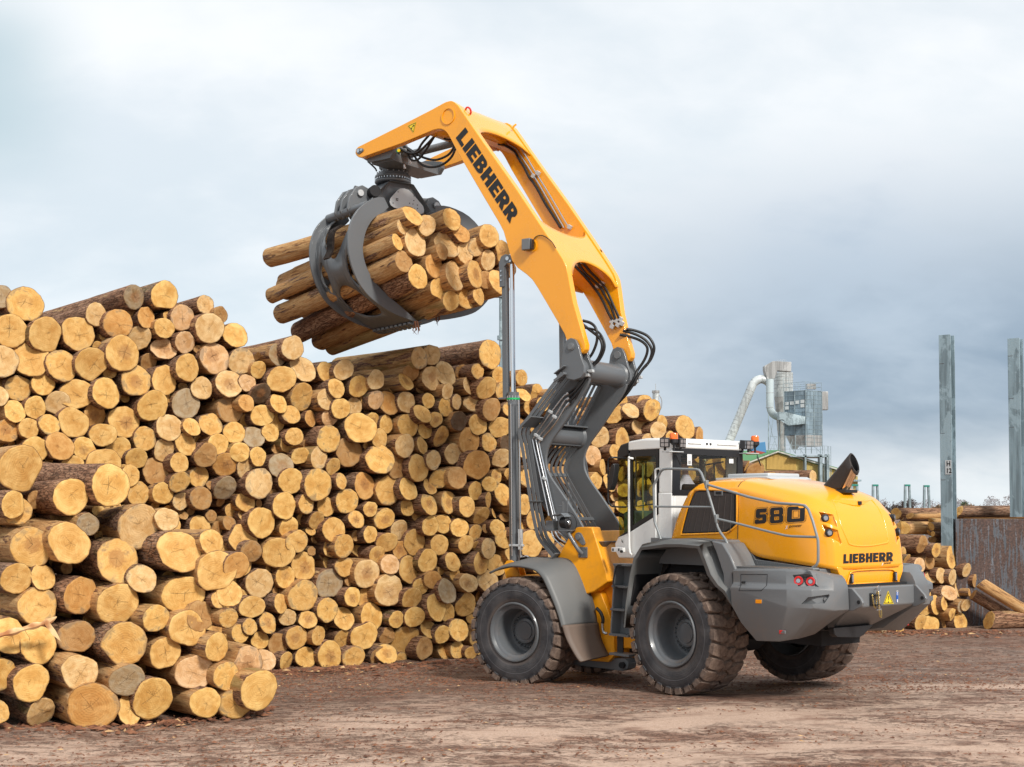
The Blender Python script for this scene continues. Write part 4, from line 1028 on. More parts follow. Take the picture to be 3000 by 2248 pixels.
# 580 in outlined block figures
def rrect(x0, y0, x1, y1, r, n=3):
    return arc(x1-r, y1-r, r, 0, 90, n)+arc(x0+r, y1-r, r, 90, 180, n)+arc(x0+r, y0+r, r, 180, 270, n)+arc(x1-r, y0+r, r, 270, 360, n)
def fig5(g):
    return [[(0-g, 0-g+.08), (.08-g*.4, 0-g), (.72+g*.4, 0-g), (.84+g, .12-g*.4), (.84+g, .50+g*.4), (.74+g*.4, .62+g), (.34+g*0, .62+g), (.34, .74-g), (.84+g, .74-g), (.84+g, 1+g), (.14-g*.4, 1+g), (.04-g, .9+g*.4), (.04-g, .46-g*.4), (.14-g*.4, .38-g), (.54-g*0, .38-g), (.54, .23+g), (.28+g, .23+g), (.28+g, .28+g), (0-g, .28+g)]]
def fig8(g):
    return [[(.10-g*.4, -g), (.76+g*.4, -g), (.86+g, .10-g*.4), (.86+g, .42), (.80+g, .50), (.86+g, .58), (.86+g, .90+g*.4), (.76+g*.4, 1+g), (.10-g*.4, 1+g), (-g, .90+g*.4), (-g, .58), (.06-g, .50), (-g, .42), (-g, .10-g*.4)],
            rrect(.27+g, .19+g, .59-g, .41-g, .03), rrect(.27+g, .59+g, .59-g, .81-g, .03)]
def fig0(g): return [rrect(-g, -g, .98+g, 1+g, .13+g), rrect(.27+g, .22+g, .71-g, .78-g, .02)]
def put_fig(fn, z, q, w):
    for g0, g1, nm in ((0, None, 'figure'), (.078, .056, 'figure_outline')):
        pl2 = px_place(z, q, w, 1.0, .004)
        if g1 is None:
            V, Fc = fillpoly(fn(0)); decal(nm, subdiv(V, Fc, 1), pl2, M_DECAL, HOOD, R)
        else:
            a = fn(g0); b_ = fn(g1)
            for lo, li in zip(a, b_):
                V, Fc = fillpoly([lo, li] if lo is a[0] or True else [li, lo]); decal(nm, (V, Fc), pl2, M_DECAL, HOOD, R)
for fn, q, w in ((fig5, [(1072, 735), (1208, 722), (1212, 550), (1082, 560)], .84), (fig8, [(1248, 728), (1402, 716), (1402, 536), (1250, 546)], .86), (fig0, [(1442, 716), (1650, 702), (1655, 526), (1450, 534)], .98)):
    put_fig(fn, zh, q, w)
small_text('power', zh, [(1465, 785), (1620, 775), (1620, 742), (1465, 750)], HOOD, M_DECAL)
small_text('X', zh, [(1425, 795), (1460, 792), (1460, 750), (1425, 753)], HOOD, M_WDEC, bold=.02)
# air intake strip on top of the hood
mb = MB(R); mb.loft([[(.0, .50, 3.14), (-.95, .46, 3.15), (-1.05, .46, 3.11), (.0, .5, 3.08)], [(.0, -.50, 3.14), (-.95, -.46, 3.15), (-1.05, -.46, 3.11), (.0, -.5, 3.08)]])
mb.build('intake_cover', M_ALU, loader, bevel=.01)
mb = MB(R); mb.obox((-.5, 0, 3.17), (.40, 0, 0), (0, .35, 0), (0, 0, .03)); mb.build('intake_cap', M_ALU, loader, bevel=.02)
# ---------------------------------------------------------------- exhaust
T_ = Vector((-2.15, 0, 3.31)); d_ = Vector((-.50, 0, .866)); b0 = T_-d_*((T_.z-2.90)/d_.z); nr = Vector((-.93, 0, .36)); n = 32
def pring(ex, ey, fwd=0.0, top=False, k=1.0, idx=range(n)):
    out = []
    for i in idx:
        a = 2*math.pi*i/n; q = b0+Vector((math.cos(a)*ex*k+(fwd*max(0, math.cos(a))), math.sin(a)*ey*k, 0))
        if top: q = q+d_*((T_-q).dot(nr)/d_.dot(nr))
        out.append(q)
    return out
bt = pring(.125, .076); tpr = pring(.125, .076, top=True)
mb = MB(R); mb.loft([bt]+[[a.lerp(b, f_) for a, b in zip(bt, tpr)] for f_ in (.25, .5, .75, 1)], caps=False)
exh = mb.build('exhaust_pipe', plain('polished_pipe', (.86, .62, .40), .10, 1.0), loader, angle=50)
mb = MB(R); ti = [T_+(p-T_)*.90 for p in tpr]; bi = [p-d_*.30 for p in ti]; mb.loft([tpr, ti, bi], caps=False); c0_ = sum(bi, Vector())/n; mb.add(bi, [tuple(range(n))]); mb.build('pipe_core', M_DARK, exh, angle=50)
idx = [i % n for i in range(-10, 11)]
M_SHD = plain('matt_brown_shield', (.050, .040, .036), .40, .5)
lo_ = pring(.135, .088, .26, k=1.05, idx=idx); hi_ = [T_+(q-T_)*1.07+nr*.012 for q in pring(.125, .076, top=True, idx=idx)]
mb = MB(R); mb.loft([[a.lerp(b, f_) for a, b in zip(lo_, hi_)] for f_ in (0, .2, .4, .6, .8, 1)], closed=False, caps=False); mb.build('heat_shield', M_SHD, exh, solid=.012, angle=60)
mb = MB(R); rg1 = [T_+(q-T_)*1.09+nr*.014 for q in tpr]; rg2 = [q-nr*.0-d_*.035 for q in rg1]; rg0 = [T_+(q-T_)*.93+nr*.016 for q in tpr]; mb.loft([rg2, rg1, rg0], caps=False); mb.build('pipe_rim', M_SHD, exh, angle=60)
mb = MB(R); mb.loft([[b0+Vector((x, y, z)) for x, y in ((.42, .13), (.42, -.13), (-.20, -.13), (-.20, .13))] for z in (.0, .045)]); mb.build('pipe_base', M_BLACK, exh, bevel=.006)

# ---------------------------------------------------------------- counterweight and rear body
def cw_side(sg):
    L = [  # level rings: front, side corner, chamfer, step, column corner, column inner, inner front
     [(-1.17, 1.38, 1.855), (-2.10, 1.38, 1.885), (-2.32, 1.24, 1.885), (-2.36, 1.12, 1.865), (-2.52, .98, 1.79), (-2.52, .74, 1.79), (-1.17, .70, 1.855)],
     [(-1.17, 1.41, 1.82), (-2.12, 1.41, 1.85), (-2.36, 1.26, 1.85), (-2.40, 1.14, 1.83), (-2.57, 1.01, 1.74), (-2.57, .74, 1.74), (-1.17, .70, 1.82)],
     [(-1.19, 1.43, 1.66), (-2.14, 1.43, 1.68), (-2.39, 1.28, 1.68), (-2.43, 1.17, 1.68), (-2.61, 1.04, 1.66), (-2.61, .74, 1.66), (-1.19, .70, 1.64)],
     [(-1.20, 1.495, 1.60), (-2.20, 1.495, 1.62), (-2.49, 1.33, 1.62), (-2.51, 1.20, 1.62), (-2.62, 1.05, 1.60), (-2.62, .74, 1.60), (-1.20, .70, 1.60)],
     [(-1.22, 1.495, 1.35), (-2.20, 1.495, 1.38), (-2.50, 1.33, 1.38), (-2.53, 1.20, 1.36), (-2.63, 1.05, 1.34), (-2.63, .74, 1.34), (-1.22, .70, 1.34)],
     [(-1.36, 1.46, 1.12), (-2.08, 1.43, 1.14), (-2.30, 1.27, 1.17), (-2.33, 1.14, 1.18), (-2.38, 1.00, 1.19), (-2.38, .74, 1.19), (-1.36, .70, 1.12)],
     [(-1.57, 1.39, .885), (-1.94, 1.35, .90), (-2.02, 1.22, .92), (-2.04, 1.10, .93), (-2.06, .96, .95), (-2.06, .74, .98), (-1.57, .70, .90)]]
    mb = MB(R); rings = [[Vector((x, y*sg, z)) for x, y, z in r] for r in L]
    mb.loft(rings[::-1]); return mb.build('counterweight', M_CW, loader, bevel=.016, seg=2, angle=50)
def bake(o, cutters):
    for c_ in cutters:
        md = o.modifiers.new('cut', 'BOOLEAN'); md.operation = 'DIFFERENCE'; md.object = c_; md.solver = 'EXACT'
    bpy.context.view_layer.update(); dg = bpy.context.evaluated_depsgraph_get(); me = bpy.data.meshes.new_from_object(o.evaluated_get(dg)); o.modifiers.clear(); o.data = me
    me.polygons.foreach_set('use_smooth', [True]*len(me.polygons)); me.set_sharp_from_angle(angle=rad(26))
    for c_ in cutters: bpy.data.objects.remove(c_)
CWL = cw_side(1); CWR = cw_side(-1); z6 = (1950, 1550, 4.424)
bpy.context.view_layer.update(); BV0 = BVHTree.FromObject(CWL, bpy.context.evaluated_depsgraph_get())
def surf0(u, v):
    d = (R.M @ ray(u, v)).normalized(); h = BV0.ray_cast(R.c, d); return h[0], (h[1] if h[1].dot(d) < 0 else -h[1])
cws = {1: [], -1: []}
for pts, dp in (([(1645, 596), (1905, 604), (1990, 752), (1722, 750)], .05), ([(1755, 978), (1845, 885), (2120, 848), (2126, 870), (2060, 966), (1960, 970)], .055)):
    H_ = [surf0(u, v) for u, v in N(z6, pts)]; n_ = sum((h[1] for h in H_), Vector()).normalized(); c_ = sum((h[0] for h in H_), Vector())/len(H_)
    for sg in (1, -1):
        f_ = lambda p: Vector((p.x, p.y*sg, p.z))
        mb = MB(R); mb.loft([[f_(h[0]+n_*.08) for h in H_], [f_(h[0]) for h in H_], [f_(c_+(h[0]-c_)*.84-n_*dp) for h in H_]]); cws[sg].append(mb.build('cutter', M_DARK, loader))
bake(CWL, cws[1]); bake(CWR, cws[-1])
cut_q = [R.on(u, v, 1, 1.50) for u, v in N(z6, [(0, 0)])]
# details on the counterweight side: hatch, lamp pocket, grip pocket, reflectors
def on_plane(z, pts, y): return [R.on(u, v, 1, y) for u, v in N(z, pts)]
def side_plate(name, z, pts, y, th, m_, parent, bev=.004, sgs=(1,)):
    for sg in sgs:
        q = [Vector((p.x, p.y*sg, p.z)) for p in on_plane(z, pts, y)]
        mb = MB(R); mb.prism(q, (0, -th*sg, 0)); o = mb.build(name, m_, parent, bevel=bev)
    return o
BV = BVHTree.FromObject(CWL, bpy.context.evaluated_depsgraph_get())
def cw_px(z, pt, off=.002):
    u, v = N(z, [pt])[0]; d = (R.M @ ray(u, v)).normalized(); h = BV.ray_cast(R.c, d)
    if h[0] is None: return R.on(u, v, 1, 1.46)
    n_ = h[1] if h[1].dot(d) < 0 else -h[1]; return h[0]+n_*off
def cw_line(name, z, pts, r, m_, closed=True, off=0.0, k=5):
    P = []
    pl = pts+[pts[0]] if closed else pts
    for a, b in zip(pl, pl[1:]):
        for i in range(k): P.append(cw_px(z, (a[0]+(b[0]-a[0])*i/k, a[1]+(b[1]-a[1])*i/k), off))
    P.append(cw_px(z, pl[-1], off)); mb = MB(R); mb.tube(P, r, 6, caps=not closed); return mb.build(name, m_, CWL, angle=60)
cw_line('hatch_gap', z6, [(975, 590), (1320, 588), (1310, 735), (1240, 800), (950, 800), (975, 735)], .0045, M_DARK)
c = cw_px(z6, (1025, 692)); mb = MB(R); mb.cyl(c, c+Vector((0, .05, 0)), .016, n=12); mb.build('hatch_knob', M_BLACK, CWL)
def patch(name, z, pts, m_, off, sub=4, th=0.012):
    # a flat inlay that follows the casting
    V = [cw_px(z, p, off) for p in pts]; mb = MB(R); n_ = (V[1]-V[0]).cross(V[2]-V[0]).normalized()
    if n_.y < 0: n_ = -n_
    mb.prism(V, -n_*th); return mb.build(name, m_, CWL, bevel=.003)
M_POCK = paint('pocket_paint', (.09, .093, .098), .5, (.2, .15, .12), .3)
for (cx, cy) in ((1732, 672), (1888, 682)):
    c = cw_px(z6, (cx, cy), .0); ax = Vector((-.42, .90, .05)).normalized()
    mb = MB(R); mb.cyl(c-ax*.05, c+ax*.045, .066, .064, 28); l_ = mb.build('rear_lamp', M_POCK, CWL, bevel=.004)
    mb = MB(R); mb.lathe([(.036, 0), (.036, .010), (.056, .012), (.062, 0)], (0, 0, 0), 28)
    rot = Vector((0, 1, 0)).rotation_difference(ax).to_matrix(); mb.v = [c+ax*.045+rot @ p for p in mb.v]; mb.build('lamp_ring', M_REDL, l_, angle=50)
    mb = MB(R); mb.cyl(c+ax*.044, c+ax*.052, .036, .028, 20); mb.build('lens', M_LENS, l_)
    c2 = Vector((c.x, -c.y, c.z)); ax2 = Vector((ax.x, -ax.y, ax.z))
    mb = MB(R); mb.cyl(c2-ax2*.05, c2+ax2*.045, .066, .064, 28); l_ = mb.build('rear_lamp', M_POCK, CWR, bevel=.004)
    mb = MB(R); mb.lathe([(.036, 0), (.036, .010), (.056, .012), (.062, 0)], (0, 0, 0), 28)
    rot = Vector((0, 1, 0)).rotation_difference(ax2).to_matrix(); mb.v = [c2+ax2*.045+rot @ p for p in mb.v]; mb.build('lamp_ring', M_REDL, l_, angle=50)
c = cw_px(z6, (2070, 912), .004); mb = MB(R); mb.cyl(c, c+Vector((-.012, .010, 0)), .026, .022, 16); mb.build('socket_cap', M_GREY, CWL)
patch('amber_reflector', z6, [(1168, 915), (1245, 918), (1245, 966), (1168, 964)], M_ORR, .008)
cw_line('reflector_frame', z6, [(1158, 906), (1250, 908), (1250, 970), (1158, 968)], .005, M_GREY)
patch('red_reflector', z6, [(1478, 1312), (1548, 1312), (1548, 1354), (1478, 1356)], M_REDL, .014)
mb = MB(R); c = Vector((cw_px(z6, (1510, 1335), 0))); mb.obox(c, (.06, 0, 0), (0, .012, 0), (0, 0, .022)); mb.build('reflector_holder', M_CW, CWL, bevel=.006)
mb = MB(R); mb.obox((-1.98, -1.40, 1.02), (.05, -.02, 0), (0, .02, 0), (0, 0, .04)); mb.build('red_reflector', M_REDL, CWR, bevel=.006)
# steel beam across the rear
mb = MB(R)
mb.loft([[(-2.63, y, 1.625), (-2.63, y, 1.36), (-2.10, y*.55, 1.03), (-1.9, y*.55, 1.03), (-1.9, y, 1.625)] for y in (.72, -.72)])
BEAM = mb.build('rear_beam', M_GREY, loader, bevel=.018)
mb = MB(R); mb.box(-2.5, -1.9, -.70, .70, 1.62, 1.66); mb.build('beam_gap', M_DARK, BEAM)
for sg in (1, -1):
    mb = MB(R); y = .70*sg
    out = [(-2.60, 1.62), (-2.66, 1.62), (-2.80, 1.49), (-2.83, 1.44), (-2.81, 1.39), (-2.66, 1.32), (-2.60, 1.32)]
    mb.prism([(x, y-.02, z) for x, z in out], (0, .045, 0)); lug = mb.build('tow_lug', M_GREY, BEAM, bevel=.008)
    mb = MB(R); mb.cyl((-2.765, y-.025, 1.445), (-2.765, y+.03, 1.445), .026, n=16); mb.build('lug_eye', M_DARK, lug)
# hitch pin with its chain
hb = R.on(*N(z7, [(1300, 810)])[0], 0, -2.63)
mb = MB(R); mb.obox(hb+Vector((-.012, 0, 0)), (.014, 0, 0), (0, .030, 0), (0, 0, .085)); hp = mb.build('hitch_bracket', M_BLACK, BEAM, bevel=.006)
mb = MB(R); c = hb+Vector((-.055, -.095, -.02))
for dz in (.075, -.055): mb.obox(c+Vector((.02, .03, dz)), (.045, 0, 0), (0, .06, 0), (0, 0, .009))
mb.build('pin_holder', M_BLACK, hp, bevel=.004)
mb = MB(R); mb.cyl(c+Vector((0, -.01, -.13)), c+Vector((0, -.01, .12)), .018, n=14); mb.tube([c+Vector((.0, -.01, .12)), c+Vector((0, .028, .135)), c+Vector((0, .032, .18)), c+Vector((0, 0, .20)), c+Vector((0, -.045, .185)), c+Vector((0, -.045, .14)), c+Vector((0, -.01, .12))], .007, 8)
mb.tube([c+Vector((0, .05, -.125)), c+Vector((0, -.06, -.115))], .007, 8); mb.build('hitch_pin', M_STEEL, hp)
def chain(pts, name, m_, parent, link=.022, r=.0042, fr=R):
    P = smooth_path(pts, 8); mb = MB(fr); acc = 0; last = P[0]; k = 0
    for p in P[1:]:
        while (p-last).length >= link*.8:
            d = (p-last).normalized(); c_ = last+d*link*.4; s_ = d.orthogonal().normalized()
            if k % 2: s_ = d.cross(s_)
            mb.tube([c_+d*link*.5*math.cos(a)+s_*link*.30*math.sin(a) for a in [i*math.pi/4 for i in range(9)]], r, 5, caps=False)
            last = last+d*link*.8; k += 1
    return mb.build(name, m_, parent)
M_BRASS = plain('brass_chain', (.62, .47, .18), .3, 1.0)
chain([hb+Vector((-.04, .02, .06)), hb+Vector((-.05, .01, -.04)), hb+Vector((-.05, -.03, -.12)), hb+Vector((-.05, -.06, -.02)), c+Vector((-.01, .05, .13))], 'pin_chain', M_BRASS, hp)
chain([c+Vector((-.02, .03, .12)), c+Vector((-.03, .03, -.02)), c+Vector((-.03, .02, -.19)), c+Vector((-.03, -.02, -.22)), c+Vector((-.02, -.03, -.12))], 'safety_chain', M_BRASS, hp)
# warning triangle and blue sticker on the beam
def bq(z, pts, x=-2.635): return [R.on(u, v, 0, x) for u, v in N(z, pts)]
def flat(name, P, m_, parent, fr=R): mb = MB(fr); mb.add(P, [tuple(range(len(P)))]); return mb.build(name, m_, parent, angle=180)
def beam_tri():
    P = bq(z7, [(1565, 678), (1648, 878), (1492, 882)], -2.6345); flat('warning_sticker', P, M_YDEC, BEAM)
    cen = sum(P, Vector())/3; o_ = [cen+(p-cen)*.86+Vector((-.0015, 0, 0)) for p in P]; i_ = [cen+(p-cen)*.70+Vector((-.0015, 0, 0)) for p in P]
    mb = MB(R); mb.add(o_+i_, [(0, 1, 4, 3), (1, 2, 5, 4), (2, 0, 3, 5)]); mb.build('sticker_border', M_DECAL, BEAM, angle=180)
    mb = MB(R); mb.add([cen+Vector((-.0015, y, z)) for y, z in ((.010, .048), (-.010, .048), (-.004, -.012), (.004, -.012))], [(0, 1, 2, 3)])
    mb.add([cen+Vector((-.0015, .010*math.cos(a), -.033+.010*math.sin(a))) for a in [i*math.pi/6 for i in range(12)]], [tuple(range(12))]); mb.build('sticker_mark', M_DECAL, BEAM, angle=180)
beam_tri()
P = bq(z7, [(1688, 697), (1722, 698), (1715, 855), (1690, 853)], -2.6345); flat('blue_sticker', P, M_BDEC, BEAM)
mb = MB(R); cq = sum(P, Vector())/4
for z in (.062, .030): mb.lathe([(.016, 0), (.010, 0)], (0, 0, 0), 16, 'z'); 
mb.v = [Vector((cq.x-.002, cq.y+p.x, cq.z+(.075 if i < 32 else .042)+p.y)) for i, p in enumerate(mb.v)]
mb.add([cq+Vector((-.002, y, z)) for y, z in ((.010, -.03), (-.010, -.03), (-.010, -.07), (.010, -.07))], [(0, 1, 2, 3)]); mb.build('sticker_mark', M_WDEC, BEAM, angle=180)
# towing gear under the beam
mb = MB(R); mb.prism([(-2.22, y, z) for y, z in ((.55, 1.06), (.54, .97), (.47, .93), (.0, .90), (-.10, .93), (-.32, 1.06))], (.10, 0, 0)); mb.box(-2.0, -1.0, -.5, .5, 1.0, 1.3); mb.build('underrun_plate', M_BLACK, loader, bevel=.01)
# rear frame, axle, belly
mb = MB(R); mb.box(-1.9, 1.7, -.42, .42, .78, 1.5); mb.cyl((0, -.95, .865), (0, .95, .865), .20, n=20); mb.cyl((0, -.25, .865), (0, .25, .865), .34, n=20); mb.build('rear_chassis', M_DARK, loader)
# body under the hood: grey side walls and platform
def body_side(sg):
    mb = MB(R); y0 = .70*sg; y1 = .93*sg
    mb.loft([[(.95, y, 1.85), (.95, y, 2.24), (-.86, y, 2.24), (-.86, y, 2.12), (-1.06, y, 2.10), (-1.16, y, 1.97), (-2.3, y, 1.87), (-2.3, y, 1.75), (-1.1, y, 1.75), (-1.0, y, 1.85)] for y in (y0, y1)])
    mb.build('side_wall', M_GREY, loader, bevel=.008)
    mb = MB(R); mb.prism([(x, (.94)*sg, z) for x, z in ((-1.10, 2.00), (-1.17, 1.965), (-2.20, 1.88), (-2.3, 1.86), (-1.10, 1.86))], (0, .006*sg, 0)); mb.build('tread_plate', M_TREAD, loader)
    mb = MB(R); mb.box(-2.15, -1.08, min(.93*sg, 1.36*sg), max(.93*sg, 1.36*sg), 1.862, 1.886); mb.build('platform', M_TREAD, loader, bevel=.004)
    mb = MB(R); mb.prism([(x, .90*sg, z) for x, z in ((-.42, 2.24), (-.86, 2.24), (-.95, 2.12), (-1.08, 2.02), (-1.08, 1.86), (-.75, 1.86))], (0, .28*sg, 0)); mb.build('step_box', M_GREY, loader, bevel=.01)
def tread_mat():
    m_, t, b = mat('tread_plate'); oc = t.new('ShaderNodeTexCoord').outputs['Object']
    x, y, z = t.sep(oc); u_ = t.m('MULTIPLY', x, 26.0); v_ = t.m('MULTIPLY', t.m('ADD', z, y), 26.0)
    row = t.m('FLOOR', v_); uu = t.m('ADD', u_, t.m('MULTIPLY', row, .5)); cell = t.m('FLOOR', uu)
    fx = t.m('SUBTRACT', t.m('FRACT', uu), .5); fy = t.m('SUBTRACT', t.m('FRACT', v_), .5)
    sgn = t.m('SUBTRACT', t.m('MULTIPLY', t.m('MODULO', t.m('ABSOLUTE', t.m('ADD', cell, row)), 2.0), 2.0), 1.0)
    a = t.m('ADD', fx, t.m('MULTIPLY', fy, sgn)); b2 = t.m('SUBTRACT', fx, t.m('MULTIPLY', fy, sgn))
    d = t.m('ADD', t.m('POWER', t.m('DIVIDE', a, .50), 2.0), t.m('POWER', t.m('DIVIDE', b2, .15), 2.0)); h = t.mr(d, 1.0, .4)
    t.put(b.inputs['Base Color'], t.mix(h, (.115, .12, .125), (.19, .195, .20))); b.inputs['Roughness'].default_value = .45
    t.put(b.inputs['Normal'], bump(t, h, .8, .006)); return m_
M_TREAD = tread_mat()
for sg in (1, -1): body_side(sg)
# ---------------------------------------------------------------- rear mudguards
def arch(sg):
    prof = [R.on(u, v, 1, 1.44) for u, v in ((1832, 1838), (1838, 1770), (1850, 1690), (1862, 1640), (1880, 1612))]+[R.on(u, v, 1, 1.44) for u, v in N(z6, [(0, 235), (200, 236), (410, 252), (470, 400), (540, 600), (640, 740), (740, 825), (870, 1000)])]
    outer = [Vector((p.x, 1.44, p.z)) for p in prof]
    lift = [(.03, -.02), (.04, .0), (.045, .03), (.05, .07), (.04, .105), (.0, .12), (-.0, .12), (-.09, .10), (-.13, .05), (-.15, .03), (-.13, .05), (-.10, .08), (-.0, .0)]
    mb = MB(R); rings = []
    for p, (dx, dz) in zip(outer, lift):
        p = Vector((p.x, p.y*sg, p.z))
        rings.append([p, p+Vector((dx*.55, .015*sg, dz*.35)), p+Vector((dx, -.05*sg, dz*.8)), p+Vector((dx*1.1, -.16*sg, dz*1.0)), p+Vector((dx*1.1, -.60*sg, dz*1.05)), p+Vector((0, -.60*sg, 0))])
    mb.loft(rings); o = mb.build('rear_mudguard', M_FEND, loader, bevel=.010, angle=55); return o
ARL = arch(1); ARR = arch(-1)
for sg in (1, -1):
    mb = MB(R)
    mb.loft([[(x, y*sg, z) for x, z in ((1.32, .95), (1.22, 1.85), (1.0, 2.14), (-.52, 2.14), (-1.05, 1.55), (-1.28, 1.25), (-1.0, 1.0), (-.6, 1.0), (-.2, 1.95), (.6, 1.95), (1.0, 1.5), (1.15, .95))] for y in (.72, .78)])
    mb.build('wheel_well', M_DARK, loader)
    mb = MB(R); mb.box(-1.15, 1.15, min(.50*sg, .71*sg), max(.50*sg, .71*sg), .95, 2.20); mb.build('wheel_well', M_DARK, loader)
    # outer rear fairing between mudguard and counterweight
    mb = MB(R); q = [R.on(u, v, 1, 1.40) for u, v in N(z6, [(585, 150), (740, 185), (830, 335), (920, 560), (850, 575), (862, 760), (888, 1002), (755, 840), (745, 590), (650, 300)])]
    q = [Vector((p.x, p.y*sg, p.z)) for p in q]; mb.prism(q, (0, -.45*sg, 0)); mb.build('rear_fairing', M_GREY, loader, bevel=.02, angle=50)

# ---------------------------------------------------------------- cab
def cabpart(name, polys, m_, parent=None, bevel=.008, **k):
    mb = MB(R)
    for xz, y0, y1 in polys: mb.prism([(x, y0, z) for x, z in xz], (0, y1-y0, 0))
    return mb.build(name, m_, parent or loader, bevel=bevel, **k)
CY = .80
mb = MB(R)
# roof
roof = [(.60, 3.60), (.60, 3.70), (.66, 3.765), (1.2, 3.78), (1.60, 3.745), (1.60, 3.60)]
mb.prism([(x, -CY, z) for x, z in roof], (0, 2*CY, 0)); ROOF = mb.build('cab_roof', M_WHITE, loader, bevel=.035, seg=4, angle=60)
mb = MB(R); mb.prism([(x, -CY+.01, z) for x, z in ((1.585, 3.74), (1.78, 3.70), (1.86, 3.60), (1.87, 3.44), (1.60, 3.52), (1.585, 3.6))], (0, 2*CY-.02, 0)); mb.build('roof_visor', M_BLACK, ROOF, bevel=.025, seg=3)
CAB = None
# corner pillars (rear, both sides), lower shell
low = [(.62, 1.92), (.62, 2.93), (.92, 2.93), (.92, 2.60), (1.52, 2.335), (1.82, 2.235), (1.90, 2.14), (1.89, 1.99), (1.82, 1.90)]
pts_ = []
mb = MB(R)
for sg in (1, -1):
    y0, y1 = CY*sg, (CY-.07)*sg
    mb.prism([(x, y0, z) for x, z in low], (0, y1-y0, 0))
    mb.prism([(x, (CY-.005)*sg, z) for x, z in ((.62, 2.92), (.62, 3.61), (.90, 3.61), (.91, 2.92))], (0, -.10*sg, 0))
mb.box(.62, .69, -.74, .74, 1.92, 2.90); mb.box(.70, 1.85, -.74, .74, 1.92, 2.00); mb.box(1.80, 1.88, -.73, .73, 1.95, 2.2)
CABS = mb.build('cab_shell', M_WHITE, loader, bevel=.02, seg=3, angle=50)
# rear window
RWF = [(.74, 2.90), (-.74, 2.90), (-.74, 3.60), (.74, 3.60)]
mb = MB(R); x = .612
o4 = [(.79, 2.885), (-.79, 2.885), (-.78, 3.61), (.78, 3.61)]; i4 = [(.60, 2.98), (-.60, 2.98), (-.60, 3.50), (.54, 3.50), (.60, 3.3)]
i4 = [(.63, 2.97), (-.64, 2.97), (-.66, 3.50), (.60, 3.52)]
mb.add([(x, y, z) for y, z in o4+i4]+[(x+.02, y, z) for y, z in o4+i4], [(0, 1, 5, 4), (1, 2, 6, 5), (2, 3, 7, 6), (3, 0, 4, 7), (8, 9, 13, 12), (9, 10, 14, 13), (10, 11, 15, 14), (11, 8, 12, 15), (0, 1, 9, 8), (1, 2, 10, 9), (2, 3, 11, 10), (3, 0, 8, 11)])
RW = mb.build('rear_window', M_BLACK, loader, angle=30)
mb = MB(R); mb.add([(x+.008, y, z) for y, z in i4], [(0, 1, 2, 3)]); mb.build('pane', M_RGLASS, RW)
mb = MB(R)
for k in range(16): mb.tube([(x+.011, .57, 3.0+k*.03), (x+.011, -.55, 3.0+k*.03)], .0011, 4)
mb.build('heater_lines', plain('heater_line', (.25, .12, .06), .5), RW)
mb = MB(R); mb.add([(x-.003, y, z) for y, z in ((.475, 3.35), (.375, 3.35), (.375, 3.52), (.475, 3.52))], [(0, 1, 2, 3)]); lb_ = mb.build('window_sticker', M_WDEC, RW)
V_, F_ = textpoly('105', .075, .0); decal('small_lettering', (V_, F_), lambda a, b: Vector((x-.006, .468-a*.66, 3.37+b)), M_DECAL, lb_, R)
mb = MB(R); mb.add([(x-.003, y, z) for y, z in ((-.46, 3.40), (-.56, 3.40), (-.56, 3.47), (-.46, 3.47))], [(0, 1, 2, 3)]); mb.build('window_sticker', M_WDEC, RW)
